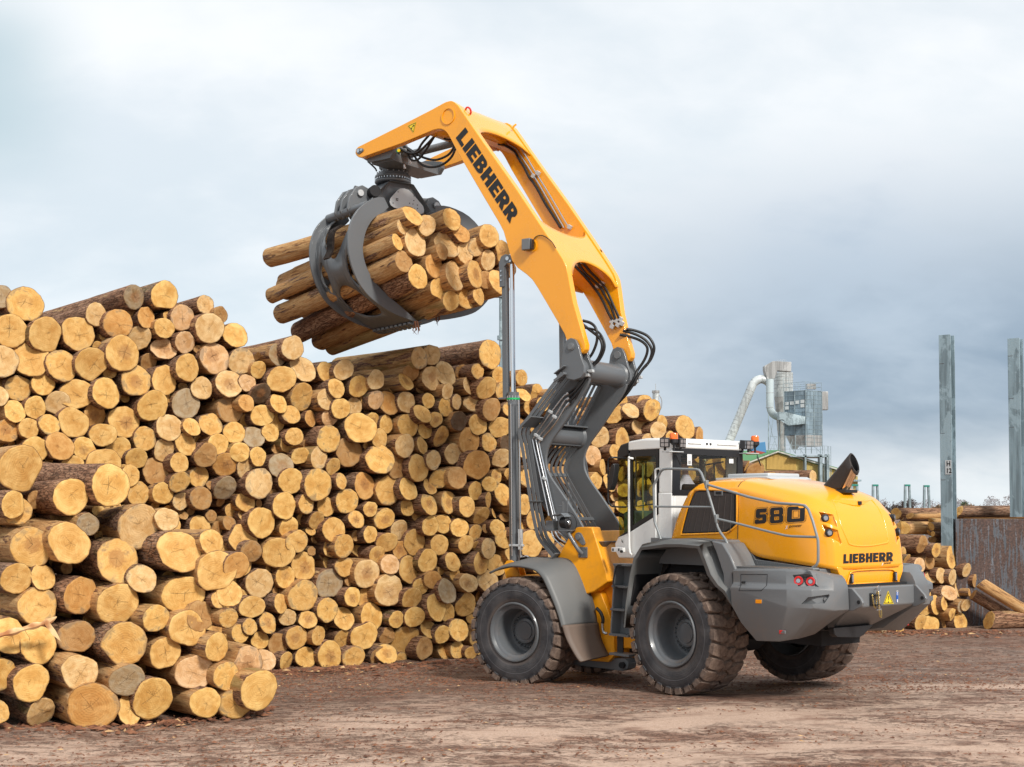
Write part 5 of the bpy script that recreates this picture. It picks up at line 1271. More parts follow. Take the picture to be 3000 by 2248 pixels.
# side glazing, doors: black frame, tinted pane; front quarter glass and windscreen
for sg in (1, -1):
    yo = (CY-.004)*sg
    fo = [(1.545, 3.60), (1.545, 2.325), (.925, 2.595), (.905, 3.60)]; fi = [(1.50, 3.50), (1.50, 2.42), (.98, 2.66), (.97, 3.50)]
    mb = MB(R); V0 = [(a, yo, b) for a, b in fo+fi]+[(a, yo-.035*sg, b) for a, b in fo+fi]
    mb.add(V0, [(0, 1, 5, 4), (1, 2, 6, 5), (2, 3, 7, 6), (3, 0, 4, 7), (8, 9, 13, 12), (9, 10, 14, 13), (10, 11, 15, 14), (11, 8, 12, 15), (0, 1, 9, 8), (1, 2, 10, 9), (2, 3, 11, 10), (3, 0, 8, 11), (4, 5, 13, 12), (5, 6, 14, 13), (6, 7, 15, 14), (7, 4, 12, 15)])
    DOOR = mb.build('cab_door', M_BLACK, loader, angle=30)
    mb = MB(R); mb.add([(a, yo-.012*sg, b) for a, b in fi], [(0, 1, 2, 3)]); mb.build('pane', M_GLASS, DOOR)
    mb = MB(R)                                            # sliding window frame inside the door
    for pts in ([(1.44, 3.44), (1.44, 2.72), (.99, 2.76)], [(1.22, 3.42), (1.22, 2.74)], [(1.44, 3.40), (1.02, 3.44)]):
        mb.tube([(a, yo-.03*sg, b) for a, b in pts], .014, 6)
    mb.build('window_bar', M_BLACK, DOOR)
    mb = MB(R); mb.tube([(1.36, yo-.10*sg, 2.45), (1.36, yo-.10*sg, 3.36), (1.42, yo-.06*sg, 3.42)], .015, 8); mb.build('inner_handrail', M_WHITE, DOOR)
    # quarter glass curving to the windscreen
    mb = MB(R); a_ = [(1.56, yo, 3.53), (1.56, yo, 2.33), (1.83, yo-.03*sg, 2.235), (1.87, yo-.03*sg, 2.9), (1.84, yo-.03*sg, 3.46)]
    mb.add(a_, [(0, 1, 2, 3, 4)]); QG = mb.build('quarter_window', M_GLASS, loader)
    mb = MB(R); mb.tube([(1.56, yo, 3.56), (1.565, yo, 2.9), (1.56, yo, 2.30)], .018, 8); mb.build('window_seal', M_BLACK, QG)
    mb = MB(R); mb.tube([(1.56, yo, 2.33), (1.70, yo, 2.28), (1.85, yo-.03*sg, 2.22)], .016, 8); mb.build('window_seal', M_BLACK, QG)
    mb = MB(R); yy = yo+.05*sg                              # white door handle rail
    mb.tube(smooth_path([(1.475, yo, 3.47), (1.50, yy, 3.475), (1.52, yy, 3.44), (1.52, yy, 2.9), (1.52, yy, 2.2), (1.50, yy, 2.0), (1.46, yy, 1.97)], 4), .018, 10); mb.build('door_rail', M_WHITE, DOOR)
    mb = MB(R); mb.tube(smooth_path([(.885, yo, 3.30), (.92, yy, 3.28), (.925, yy, 3.2), (.925, yy, 2.55), (.925, yy, 2.2)], 4), .016, 10); mb.build('grab_rail', M_WHITE, CABS)
mb = MB(R); mb.add([(1.83, .76, 2.235), (1.83, -.76, 2.235), (1.87, -.76, 2.9), (1.87, .76, 2.9), (1.84, .76, 3.46), (1.84, -.76, 3.46)], [(0, 1, 2, 3), (3, 2, 5, 4)]); mb.build('windscreen', M_GLASS, loader)
# cab interior
mb = MB(R); mb.box(.70, 1.80, -.73, .73, 3.54, 3.58); mb.build('headlining', M_SEAT, CABS)
mb = MB(R); mb.prism([(x, -.70, z) for x, z in ((1.80, 2.0), (1.80, 2.62), (1.66, 2.66), (1.50, 2.5), (1.46, 2.0))], (0, 1.4, 0)); mb.build('dashboard', M_INT, CABS, bevel=.02)
mb = MB(R); mb.obox((1.42, .10, 2.72), (.03, 0, .02), (0, .02, 0), (0, 0, .18)); mb.lathe([(.17, -.014), (.186, 0), (.17, .014)], (0, 0, 0), 24, 'z'); rotm = Matrix.Rotation(rad(35), 3, 'Y')
mb.v = mb.v[:8]+[rotm @ p+Vector((1.36, .10, 2.86)) for p in mb.v[8:]]; mb.build('steering_wheel', M_BLACK, CABS)
SY = .12
mb = MB(R); mb.box(.86, 1.34, SY-.26, SY+.26, 2.35, 2.50); mb.loft([[(.86, SY+a, 2.45), (.98, SY+a, 2.45), (.86, SY+a*.95, 3.08), (.78, SY+a*.95, 3.05)] for a in (-.25, .25)])
mb.box(.98, 1.30, SY+.28, SY+.36, 2.62, 2.70); mb.box(.98, 1.30, SY-.36, SY-.28, 2.62, 2.70); mb.box(.9, 1.3, SY-.18, SY+.18, 2.0, 2.35)
mb.build('driver_seat', M_SEAT, CABS, bevel=.04, seg=3)
# mirror on its bow
mb = MB(R); m0 = [R.on(u, v, 1, 1.15) for u, v in N(zc, [(340, 512), (200, 500), (150, 512), (132, 560), (132, 720), (132, 1000), (150, 1060), (190, 1095), (340, 1103)])]
m0[0].y = .82; m0[-1].y = .82; m0[0] = R.on(*N(zc, [(350, 512)])[0], 1, .82); m0[-1] = R.on(*N(zc, [(350, 1103)])[0], 1, .82)
mb.tube(smooth_path(m0, 4), .014, 8); MIR = mb.build('mirror_bow', M_BLACK, loader)
mb = MB(R); mq = [R.on(u, v, 1, 1.15) for u, v in N(zc, [(215, 572), (238, 575), (238, 640), (215, 800), (190, 880), (172, 902), (156, 890), (155, 800), (170, 690), (190, 600)])]
mb.prism([p+Vector((0, .05, 0)) for p in mq], (.04, -.14, 0)); mb.build('mirror_housing', M_BLACK, MIR, bevel=.015)
mb = MB(R); a_ = R.on(*N(zc, [(132, 730)])[0], 1, 1.15); b_ = R.on(*N(zc, [(185, 730)])[0], 1, 1.15); mb.tube([a_, b_], .03, 8); mb.build('mirror_clamp', M_BLACK, MIR)
# beacons and lamps at the rear roof corners
for sg in (1, -1):
    zz = -.02 if sg > 0 else .0
    mb = MB(R); mb.box(.46, .62, (.70 if sg > 0 else -1.0), (1.0 if sg > 0 else -.70), 3.555+zz, 3.57+zz); PL = mb.build('lamp_bracket', M_ALU, loader, bevel=.003)
    bx = (.53, (.84 if sg > 0 else -.98))
    mb = MB(R); z0 = 3.57+zz; mb.cyl((bx[0], bx[1], z0), (bx[0], bx[1], z0+.13), .017, n=10); mb.cyl((bx[0], bx[1], z0+.09), (bx[0], bx[1], z0+.13), .022, .060, 20); mb.cyl((bx[0], bx[1], z0+.13), (bx[0], bx[1], z0+.185), .068, n=24)
    BC = mb.build('beacon', M_BLACK, PL, bevel=.006)
    mb = MB(R); mb.lathe([(.062, 0), (.065, .070), (.055, .092), (.0, .098)], (bx[0], bx[1], z0+.185), 24, 'z'); mb.build('beacon_lens', M_ORL, BC, angle=50)
    for dy, dx, rot in (((-.15, 0, 0) if sg > 0 else (.13, .02, .3)), ((.16, .03, .9) if sg > 0 else (.22, .05, -.5))):
        c = Vector((bx[0]+dx, bx[1]+dy, z0+.13)); ax = Vector((-math.cos(rot), math.sin(rot), -.1)).normalized(); sd_ = Vector((0, 0, 1)).cross(ax).normalized(); u3 = ax.cross(sd_)
        mb = MB(R); mb.obox(c, ax*.045, sd_*.072, u3*.072); mb.obox(c-u3*.09, ax*.012, sd_*.02, u3*.03); wl = mb.build('work_light', M_BLACK, PL, bevel=.010)
        mb = MB(R)
        for i in (-1, 1):
            for j in (-1, 1): mb.obox(c+ax*.047+sd_*.031*i+u3*.031*j, ax*.004, sd_*.025, u3*.025)
        mb.build('lens', M_LENS, wl)
    mb = MB(R); mb.tube(smooth_path([(.5, bx[1], z0), (.47, bx[1]-.03, z0-.12), (.5, bx[1]-.1, z0-.20), (.6, bx[1]-.12, z0-.05)], 5), .006, 6); mb.build('lamp_cable', M_RUB, PL)
mb = MB(R)
for y0_, y1_ in ((.46, .18), (-.18, -.62)): mb.tube([(.60, y0_, 3.69), (.585, y0_, 3.69), (.585, y1_, 3.69), (.60, y1_, 3.69)], .008, 6)
mb.build('roof_rail', M_WHITE, ROOF)
mb = MB(R)
for y in (.05, -.03): mb.cyl((.61, y, 3.69), (.59, y, 3.69), .018, n=12)
mb.build('roof_socket', M_BLACK, ROOF)
mb = MB(R); c = R.on(*N(zc, [(305, 1525)])[0], 1, .81); mb.add([c+Vector(p) for p in ((.02, 0, .045), (-.02, 0, -.02), (.0, 0, -.01), (.02, 0, 0))], [(0, 1, 2, 3)]); mb.build('emblem', M_DECAL, CABS)
mb = MB(R); mb.obox(R.on(*N(zc, [(255, 1620)])[0], 1, .95), (.13, 0, 0), (0, .03, 0), (0, 0, .035)); mb.tube([R.on(*N(zc, [(300, 1640)])[0], 1, .97), R.on(*N(zc, [(300, 1640)])[0], 1, 1.0)], .02, 8); BRK = mb.build('front_bracket', M_WHITE, CABS, bevel=.006)
mb = MB(R)
for k in (0, 1):
    c = R.on(*N(zc, [(190+k*70, 1620)])[0], 1, .983); mb.obox(c, (.014, 0, 0), (0, .002, 0), (0, 0, .02))
c = R.on(*N(zc, [(302, 1640)])[0], 1, .99); mb.cyl(c, c+Vector((0, .03, 0)), .022, n=12); mb.build('bracket_holes', M_BLACK, BRK)

# handrails on the platform
def rail(name, pts, y, r=.019, z=zc):
    P = [R.on(u, v, 1, y) if not isinstance(y, (list, tuple)) else R.on(u, v, 1, y[i]) for i, (u, v) in enumerate(N(z, pts))]
    mb = MB(R); mb.tube(P, r, 10); return mb.build(name, M_RAIL, loader, angle=60)
RY = 1.28
h1 = rail('handrail', [(770, 1495), (748, 1420), (705, 1310), (693, 1260), (690, 1080), (682, 880), (686, 835), (770, 670), (800, 645), (850, 636), (1200, 645), (1235, 655), (1262, 690), (1330, 870), (1400, 1110), (1440, 1255), (1465, 1350), (1495, 1410), (1560, 1500), (1582, 1550), (1582, 1650)], RY)
rail('handrail_bar', [(697, 1096), (1390, 1102)], RY, .015)
rail('handrail', [(515, 275), (700, 330), (1000, 420), (1280, 483), (1340, 492), (1580, 508), (1650, 520), (1690, 560), (1740, 690), (1785, 850), (1803, 920), (1806, 1020), (1805, 1160), (1785, 1210), (1740, 1240)], RY, .019, zh)
rail('handrail_bar', [(632, 672), (900, 735), (1250, 825), (1420, 865), (1500, 876), (1790, 885)], RY, .017, zh)
for (a, b) in ((515, 275), (632, 672)):
    c = R.on(*N(zh, [(a, b)])[0], 1, RY); mb = MB(R); mb.obox(c, (.02, 0, 0), (0, .028, 0), (0, 0, .06)); mb.build('rail_clamp', M_RAIL, h1, bevel=.01)
for (a, b) in ((757, 1080), (1745, 1250)):
    c = R.on(*N(zh, [(a, b)])[0], 1, RY); mb = MB(R); mb.obox(c, (.05, 0, 0), (0, .06, 0), (0, 0, .012)); mb.build('rail_foot', M_RAIL, h1, bevel=.004)

# ladder to the cab
zf = (1380, 1500, 3.1875); yl = 1.30
A = R.on(*N(zf, [(1345, 485)])[0], 1, yl); Bq = R.on(*N(zf, [(1298, 1135)])[0], 1, yl); Cq = R.on(*N(zf, [(1485, 1135)])[0], 1, yl)
mb = MB(R)
x0, x1 = A.x+.02, A.x-.36; x0b, x1b = Bq.x, Bq.x-.42
for xa, xb in ((x0, x0b), (x1, x1b)): mb.loft([[(xa, yl, A.z), (xa-.03, yl, A.z), (xa-.03, yl-.20, A.z), (xa, yl-.20, A.z)], [(xb, yl, Bq.z), (xb-.03, yl, Bq.z), (xb-.03, yl-.20, Bq.z), (xb, yl-.20, Bq.z)]])
mb.loft([[(x0, yl-.19, A.z), (x1, yl-.19, A.z), (x1, yl-.20, A.z), (x0, yl-.20, A.z)], [(x0b, yl-.19, Bq.z), (x1b, yl-.19, Bq.z), (x1b, yl-.20, Bq.z), (x0b, yl-.20, Bq.z)]])
LAD = mb.build('ladder', M_GREY, loader, bevel=.006)
for k, f_ in enumerate((.0, .31, .64, 1.0)):
    xa = x0+(x0b-x0)*f_; xb = x1+(x1b-x1)*f_; z = A.z+(Bq.z-A.z)*f_
    mb = MB(R); mb.box(xb-.01, xa+.01, yl-.20, yl+.02, z-.03, z+.005); mb.build('step', M_TREAD, LAD, bevel=.004)
z = R.on(*N(zf, [(1310, 1318)])[0], 1, yl).z
mb = MB(R); mb.box(x1b-.04, x0b-.02, yl-.20, yl+.04, z-.025, z+.01); mb.build('step', M_TREAD, LAD, bevel=.004)
mb = MB(R); mb.box(x0b-.18, x0b-.05, yl-.12, yl-.10, z, Bq.z); mb.build('step_strap', M_BLACK, LAD)
mb = MB(R); mb.tube(smooth_path([R.on(u, v, 1, yl+.05) for u, v in N(zf, [(1400, 495), (1370, 500), (1350, 530), (1328, 650), (1335, 690), (1362, 705)])], 3), .012, 8); mb.build('ladder_grip', M_BLACK, LAD)
mb = MB(R); mb.prism([Vector((p.x, 1.38, p.z)) for p in [R.on(u, v, 1, 1.38) for u, v in N(zf, [(1500, 500), (1530, 420), (1530, 700), (1480, 900), (1462, 1060), (1440, 1080), (1418, 1040), (1430, 930), (1470, 650)])]], (0, -.5, 0)); mb.build('step_shield', M_BLACK, loader, bevel=.01)
# ---------------------------------------------------------------- front frame, boom and arm (frame F: x forward, y left, z up)
zf = (1380, 1500, 3.1875); za = ZG; z4 = (1250, 250, 1.8427); z1 = (1020, 270, 4.145); zt = (1300, 270, 4.145); zb2 = (1550, 600, 4.145); zl = (1550, 900, 4.145); zI = ZI
def fon(z, pts, y): return [F.on(u, v, 1, y) for u, v in N(z, pts)]
def xz(P): return [(p.x, p.z) for p in P]
def plate(name, poly, y0, y1, m_, parent=None, bevel=.01, **k):
    mb = MB(F); mb.prism([(x, y0, z) for x, z in poly], (0, y1-y0, 0)); return mb.build(name, m_, parent or loader, bevel=bevel, **k)
TW = [(-.10, 1.55), (-.30, 1.93), (-.47, 2.08), (-.72, 2.47), (-.80, 2.545), (-.86, 2.56), (-1.12, 2.56), (-1.22, 2.30), (-1.38, 1.86), (-1.42, 1.70), (-1.16, 1.53), (-.9, 1.45)]
for sg in (1, -1):
    TWR = plate('frame_tower', TW, .85*sg, .60*sg, M_YEL2, bevel=.018)
    if sg > 0: TWL = TWR
mb = MB(F); mb.box(-1.15, .35, -.60, .60, .62, 1.75); mb.prism([(x, -.45, z) for x, z in ((-1.1, .6), (-1.75, .62), (-1.75, 1.65), (-1.1, 1.75))], (0, .9, 0)); mb.box(-.35, .25, -.66, .66, 1.5, 1.72)
FR = mb.build('front_frame', M_YEL2, loader, bevel=.02)
plate('frame_pod', [(-.55, 1.62), (-1.16, 1.50), (-1.40, 1.0), (-1.42, .52), (-1.30, .40), (-.55, .40)], .66, -.66, M_YEL2, FR)
plate('hinge_plate', [(-.55, .46), (-1.55, .46), (-1.62, .40), (-1.60, .30), (-1.50, .26), (-.55, .30)], .56, .30, M_GREY, FR)
mb = MB(F); mb.cyl((-1.52, .57, .36), (-1.52, .62, .36), .05, n=16); mb.cyl((0, -.95, .865), (0, .95, .865), .22, n=20); mb.box(-1.9, -1.3, -.2, .2, .5, 1.4); mb.build('front_axle', M_DARK, loader)
# tower fittings
P = fon(zf, [(1008, 236)], .852)[0]; mb = MB(F)
mb.prism([P+Vector((a*.001, 0, b*.001)) for a, b in ((65, 10), (55, 60), (0, 80), (-50, 60), (-95, -10), (-130, -90), (-115, -130), (-60, -125), (0, -70), (50, -40))], (0, .018, 0)); fp = mb.build('pin_plate', M_GREY, TWL, bevel=.006)
mb = MB(F); mb.cyl(P+Vector((0, .015, 0)), P+Vector((0, .05, 0)), .045, n=20); mb.cyl(P+Vector((0, .05, 0)), P+Vector((0, .052, 0)), .02, n=12); q = P+Vector((-.105, .02, -.105)); mb.cyl(q, q+Vector((0, .022, 0)), .018, n=10); mb.build('tower_pin', M_GREY, fp, bevel=.003)
a = fon(zf, [(1045, 378)], .86)[0]; mb = MB(F); mb.obox(a, (.085, 0, 0), (0, .008, 0), (0, 0, .085)); lp = mb.build('lamp_plate', M_BOOM, TWL, bevel=.004)
mb = MB(F)
for i in (-1, 1):
    for j in (-1, 1): c = a+Vector((.065*i, .006, .065*j)); mb.cyl(c, c+Vector((0, .012, 0)), .012, n=8)
mb.build('plate_bolts', M_STEEL, lp)
b_ = fon(zf, [(905, 190)], .98)[0]; mb = MB(F); mb.tube(smooth_path([a+Vector((0, .03, -.02)), a+Vector((.04, .08, .05)), b_+Vector((-.05, 0, -.08)), b_], 4), .034, 12); LAMPARM = mb.build('lamp_arm', M_BOOM, lp)
# head lamp on its shelf
c = fon(zI, [(612, 1195)], .98)[0]
mb = MB(F); mb.cyl(c+Vector((-.10, 0, 0)), c+Vector((.02, 0, 0)), .105, .09, 24); mb.cyl(c+Vector((-.10, 0, 0)), c+Vector((-.125, 0, 0)), .10, .06, 20); hl = mb.build('head_lamp', M_BLACK, LAMPARM, bevel=.006)
mb = MB(F); mb.cyl(c+Vector((-.125, .01, 0)), c+Vector((-.135, .01, 0)), .04, .03, 12); mb.build('lens', M_LENS, hl)
mb = MB(F); mb.prism([c+Vector(p) for p in ((.14, -.05, .12), (-.05, -.05, .155), (-.13, -.05, .10), (-.13, -.05, .085), (-.05, -.05, .135), (.14, -.05, .10))], (0, .20, 0)); mb.box(c.x-.16, c.x+.28, c.y-.14, c.y+.10, c.z-.135, c.z-.12); mb.box(c.x+.16, c.x+.30, c.y-.10, c.y+.06, c.z-.12, c.z+.03); mb.build('lamp_hood', M_BOOM, LAMPARM, bevel=.004)
mb = MB(F); q = c+Vector((.02, -.02, .17)); mb.tube([q, q+Vector((0, 0, .19)), q+Vector((-.09, 0, .19)), q+Vector((-.09, 0, 0))], .009, 6); mb.tube([q+Vector((-.02, 0, 0)), q+Vector((-.02, 0, .15))], .007, 6); mb.tube([q+Vector((0, 0, .10)), q+Vector((.08, 0, .10))], .007, 6); mb.build('lamp_guard', M_BOOM, LAMPARM)
mb = MB(F); mb.tube(smooth_path([c+Vector((-.1, 0, .17)), c+Vector((-.2, 0, .12)), c+Vector((-.26, 0, -.02)), c+Vector((-.2, 0, -.15)), c+Vector((-.1, 0, -.17))], 5), .006, 6); mb.build('lamp_cable', M_RUB, LAMPARM)
# step and moulding on the tower's rear face
s_ = fon(zf, [(1222, 285)], .62)[0]; mb = MB(F); mb.loft([[(s_.x+.02, s_.y+.18, s_.z+.02), (s_.x-.16, s_.y+.18, s_.z+.02), (s_.x-.16, s_.y-.10, s_.z+.02), (s_.x+.02, s_.y-.10, s_.z+.02)], [(s_.x+.03, s_.y+.08, s_.z-.09), (s_.x-.06, s_.y+.08, s_.z-.09), (s_.x-.06, s_.y, s_.z-.09), (s_.x+.03, s_.y, s_.z-.09)]]); mb.build('tower_step', M_TREAD, TWL, bevel=.006)
mb = MB(F); mb.prism([(x, .50, z) for x, z in ((-.7, 2.45), (-1.05, 2.5), (-1.35, 1.75), (-1.5, 1.5), (-1.5, 1.0), (-.7, 1.0))], (0, -1.0, 0)); mb.build('frame_core', M_YEL2, FR, bevel=.02)
mb = MB(F); mb.box(-1.15, -.75, -.58, .58, 2.30, 2.325); mb.build('front_deck', M_TREAD, FR, bevel=.004)
mb = MB(F); mb.tube(smooth_path([F.on(u, v, 1, .80) for u, v in N(zf, [(1172, 900), (1210, 940), (1232, 1000), (1228, 1040)])], 4), .028, 10); mb.build('steering_hose', M_RUB, FR)
mb = MB(F); mb.tube(smooth_path([F.on(u, v, 1, .80) for u, v in N(zf, [(1228, 1040), (1230, 1090), (1245, 1130), (1275, 1135)])], 4), .022, 10); mb.build('hose_end', M_STEEL, FR)
# front yellow eye that carries the lift cylinder
YC = .75
cb = F.on(1508, 1650, 1, YC); ct = F.on(1500, 768, 1, YC)
mb = MB(F)
mb.prism([(cb.x+a, YC+.10, cb.z+b) for a, b in ((.10, -.28), (.17, -.05), (.10, .04), (0, .05), (-.10, 0), (-.2, -.28))], (0, -.03, 0)); mb.prism([(cb.x+a, YC-.10, cb.z+b) for a, b in ((.10, -.28), (.17, -.05), (.10, .04), (0, .05), (-.10, 0), (-.2, -.28))], (0, .03, 0)); mb.box(cb.x-.5, cb.x+.1, .5, YC+.1, cb.z-.40, cb.z-.2)
mb.build('cylinder_eye', M_YEL2, FR, bevel=.008)
def lift_cyl(sg):
    y = YC if sg > 0 else -.98; b = Vector((cb.x, y, cb.z)); t_ = Vector((ct.x, y, ct.z)); mid = b.lerp(t_, .545)
    d = (t_-b).normalized()
    mb = MB(F); mb.cyl(b+d*.04, mid, .088, n=28); mb.cyl(mid, mid+d*.10, .098, n=28); mb.cyl(mid-d*.12, mid-d*.03, .098, n=28); mb.cyl(b-Vector((0, .08, 0)), b+Vector((0, .08, 0)), .075, n=20)
    LC = mb.build('lift_cylinder', M_BOOM, loader, bevel=.005)
    mb = MB(F); mb.cyl(mid, t_, .040, n=20); mb.build('cylinder_rod', M_CHR, LC)
    mb = MB(F); mb.cyl(mid-d*.03, mid+d*.0, .112, n=28); mb.build('cylinder_gland', M_GREEN, LC)
    mb = MB(F)
    for i in range(12):
        a = i*math.pi/6; q = mid-d*.05+Vector((math.cos(a)*.1, math.sin(a)*.1, 0)); mb.cyl(q, q+d*.09, .008, n=6)
    mb.build('gland_bolts', M_STEEL, LC)
    # rod guard channel on the front side
    mb = MB(F); e = Vector((.10, 0, 0)); g0 = mid+d*.02+e; g1 = t_+e-d*.02
    mb.loft([[g0+Vector((0, .05, 0)), g0+Vector((.085, .05, 0)), g0+Vector((.085, -.05, 0)), g0+Vector((0, -.05, 0))], [g1+Vector((0, .05, 0)), g1+Vector((.085, .05, 0)), g1+Vector((.085, -.05, 0)), g1+Vector((0, -.05, 0))]]); mb.box(g0.x-.02, g0.x+.16, y-.07, y+.07, g0.z-.03, g0.z); mb.build('rod_guard', M_BOOM, LC, bevel=.004)
    mb = MB(F); mb.prism([(t_.x+a, y+.055*1, t_.z+b_) for a, b_ in ((.20, -.42), (.215, .0), (.17, .10), (.08, .13), (-.03, .10), (-.07, .03), (-.05, -.03), (.05, -.03), (.11, -.08), (.11, -.42))], (0, .03, 0)); hd = mb.build('guard_bracket', M_BOOM, LC, bevel=.004)
    mb = MB(F)
    for a, b_, r_ in ((.03, .05, .035), (-.03, .0, .02), (.16, -.15, .014), (.16, -.23, .014), (.16, -.31, .014)): q = Vector((t_.x+a, y+.085, t_.z+b_)); mb.cyl(q, q+Vector((0, .018, 0)), r_, n=12)
    mb.build('bracket_bolts', M_STEEL, hd)
    # slim feed pipe beside the barrel
    mb = MB(F); p0 = b+d*.12+Vector((-.03, .11, 0)); mb.tube([p0, mid-d*.1+Vector((-.03, .11, 0))], .011, 8); mb.tube([b+d*.1+Vector((-.20, .1, 0)), mid+Vector((-.19, .1, -.05))], .014, 8); mb.build('feed_pipe', M_STEEL, LC)
    mb = MB(F); q = b+d*.30+Vector((-.1, .08, 0)); mb.obox(q, (.14, 0, 0), (0, .03, 0), (0, 0, .018)); mb.obox(q+Vector((-.08, 0, .10)), (.03, 0, 0), (0, .03, 0), (0, 0, .17)); mb.build('pipe_clamp', M_ALU, LC, bevel=.004)
    mb = MB(F); mb.tube(smooth_path([q+Vector((-.10, 0, -.1)), q+Vector((-.11, 0, -.19)), q+Vector((-.22, 0, -.18)), q+Vector((-.30, 0, -.26)), q+Vector((-.34, 0, -.3))], 4), .016, 8); mb.build('feed_elbow', M_STEEL, LC)
    return LC
lift_cyl(1); lift_cyl(-1)
# ---- lower boom
front = [(-.40, 5.10), (.0, 4.36), (.26, 4.12), (.33, 3.78), (.28, 3.42), (.08, 3.0), (-.38, 2.42), (-.55, 2.2)]
rear = [(-1.02, 2.25), (-.80, 2.54), (-.68, 2.72), (-.40, 3.08), (-.20, 3.32), (-.09, 3.50), (-.055, 3.66), (-.085, 3.84), (-.20, 4.02), (-.42, 4.27), (-.84, 4.80), (-.93, 4.98)]
bp = smooth_path([Vector((x, 0, z)) for x, z in front], 4)+smooth_path([Vector((x, 0, z)) for x, z in rear], 4)
bp = [(p.x, p.z) for p in bp]
BO = {}
for sg in (1, -1): BO[sg] = plate('boom_plate', bp, .61*sg, .555*sg, M_BOOM, bevel=.008)
lugp = [(-.55, 5.30), (-.585, 5.50), (-.64, 5.60), (-.73, 5.635), (-.82, 5.60), (-.875, 5.50), (-.93, 5.30), (-.99, 5.16), (-.985, 5.05), (-.92, 4.97), (-.80, 4.94), (-.66, 4.97), (-.57, 5.06), (-.54, 5.17)]
for sg in (1, -1):
    for y0, y1 in ((.87, .81), (.64, .58)): LG = plate('boom_lug', lugp, y0*sg, y1*sg, M_BOOM, BO[sg], bevel=.008)
    mb = MB(F); mb.cyl((-.74, .55*sg, 5.49), (-.74, .89*sg, 5.49), .065, n=24); mb.cyl((-.74, .88*sg, 5.49), (-.74, .905*sg, 5.49), .05, n=20); mb.build('boom_pin', M_GREY, BO[sg], bevel=.004)
    # outboard cross tube stub
    mb = MB(F); mb.cyl((-.75, .58*sg, 5.13), (-.75, .82*sg, 5.13), .185, n=32); mb.build('tube_stub', M_BOOM, BO[sg])
mb = MB(F); mb.prism([(x, -.545, z) for x, z in ((-.64, 5.40), (-.66, 5.58), (-.73, 5.60), (-.81, 5.57), (-.83, 5.44), (-.78, 5.28), (-.70, 5.28))], (0, -.02, 0))
mb = MB(F); mb.cyl((-.75, -.57, 5.13), (-.75, .57, 5.13), .188, n=36); mb.lathe([(.188, .52), (.215, .555)], (-.75, 0, 5.13), 36); mb.lathe([(.188, -.52), (.215, -.555)], (-.75, 0, 5.13), 36); mb.build('cross_tube', M_BOOM, BO[1])
mb = MB(F); mb.cyl((.08, -.56, 4.10), (.08, .56, 4.10), .175, n=36); mb.lathe([(.175, -.50), (.205, -.555)], (.08, 0, 4.10), 36); mb.build('cross_tube', M_BOOM, BO[1])
mb = MB(F); mb.box(-.15, .30, -.56, .56, 4.255, 4.28); mb.box(-.42, -.38, -.56, .56, 4.97, 5.0); mb.build('cross_plate', M_BOOM, BO[1], bevel=.004)
def strip(path, y, w=.022, th=.008, mb=None):              # flat bar on edge following (x, z) points
    P = [Vector((x, y, z)) for x, z in path]; ring = []
    for i, p in enumerate(P):
        a = P[max(i-1, 0)]; b = P[min(i+1, len(P)-1)]; d = (b-a).normalized(); n_ = Vector((-d.z, 0, d.x))
        ring.append([p+n_*w+Vector((0, th, 0)), p-n_*w+Vector((0, th, 0)), p-n_*w-Vector((0, th, 0)), p+n_*w-Vector((0, th, 0))])
    mb.loft(ring)
for k in range(8):
    y = -.49+k*.14
    mb = MB(F); strip([(-.42, 4.98), (-.20, 4.62), (.02, 4.28)], y, mb=mb); mb.build('grille_bar', M_BOOM, BO[1])
    pth = smooth_path([Vector((x, 0, z)) for x, z in ((.02, 3.96), (.22, 3.74), (.30, 3.55), (.22, 3.38), (-.02, 3.02), (-.36, 2.50), (-.46, 2.34))], 4)
    mb = MB(F); strip([(p.x, p.z) for p in pth], y, mb=mb); mb.build('grille_bar', M_BOOM, BO[1])
for x, z in ((.27, 3.44), (-.26, 2.68), (.0, 3.97)):
    mb = MB(F); mb.obox((x, 0, z), (.02, 0, .028), (0, .55, 0), (.006, 0, -.006)); mb.build('grille_cross_bar', M_BOOM, BO[1])
# outboard guard bars at both sides
for sg in (1, -1):
    for y in (.93, .81, .69):
        mb = MB(F); w0_ = smooth_path([Vector((x, 0, z)) for x, z in ((-.60, 5.06), (-.25, 4.70), (.10, 4.33), (.22, 4.22), (.25, 4.08), (.19, 3.85), (.02, 2.95), (-.09, 2.50), (-.15, 2.36), (-.28, 2.22), (-.42, 2.08))], 3)
        strip([(p.x, p.z) for p in w0_], y*sg, .028, .008, mb); mb.build('guard_bar', M_BOOM, BO[sg])
    mb = MB(F); mb.obox((.10, .76*sg, 4.30), (.10, 0, -.08), (0, .20, 0), (.006, 0, .008)); mb.build('guard_bracket', M_BOOM, BO[sg], bevel=.003)
    mb = MB(F); mb.obox((.01, .80*sg, 2.98), (.04, 0, 0), (0, .17, 0), (0, 0, .006)); mb.build('guard_bracket', M_BOOM, BO[sg], bevel=.003)
    mb = MB(F); mb.obox((-.44, .78*sg, 2.08), (.05, 0, -.05), (0, .20, 0), (.008, 0, .008)); mb.build('guard_bracket', M_BOOM, BO[sg], bevel=.003)
    mb = MB(F); cz = Vector((-.55, .90*sg, 5.0))
    mb.obox(cz, (.10, 0, -.06), (0, .05, 0), (.012, 0, .02)); mb.obox(cz+Vector((.0, 0, .12)), (.10, 0, -.06), (0, .05, 0), (.005, 0, .008)); mb.obox(cz+Vector((.0, -.04*sg, .06)), (.09, 0, -.05), (0, .008, 0), (.03, 0, .05)); mb.build('guard_holder', M_BOOM, BO[sg], bevel=.004)
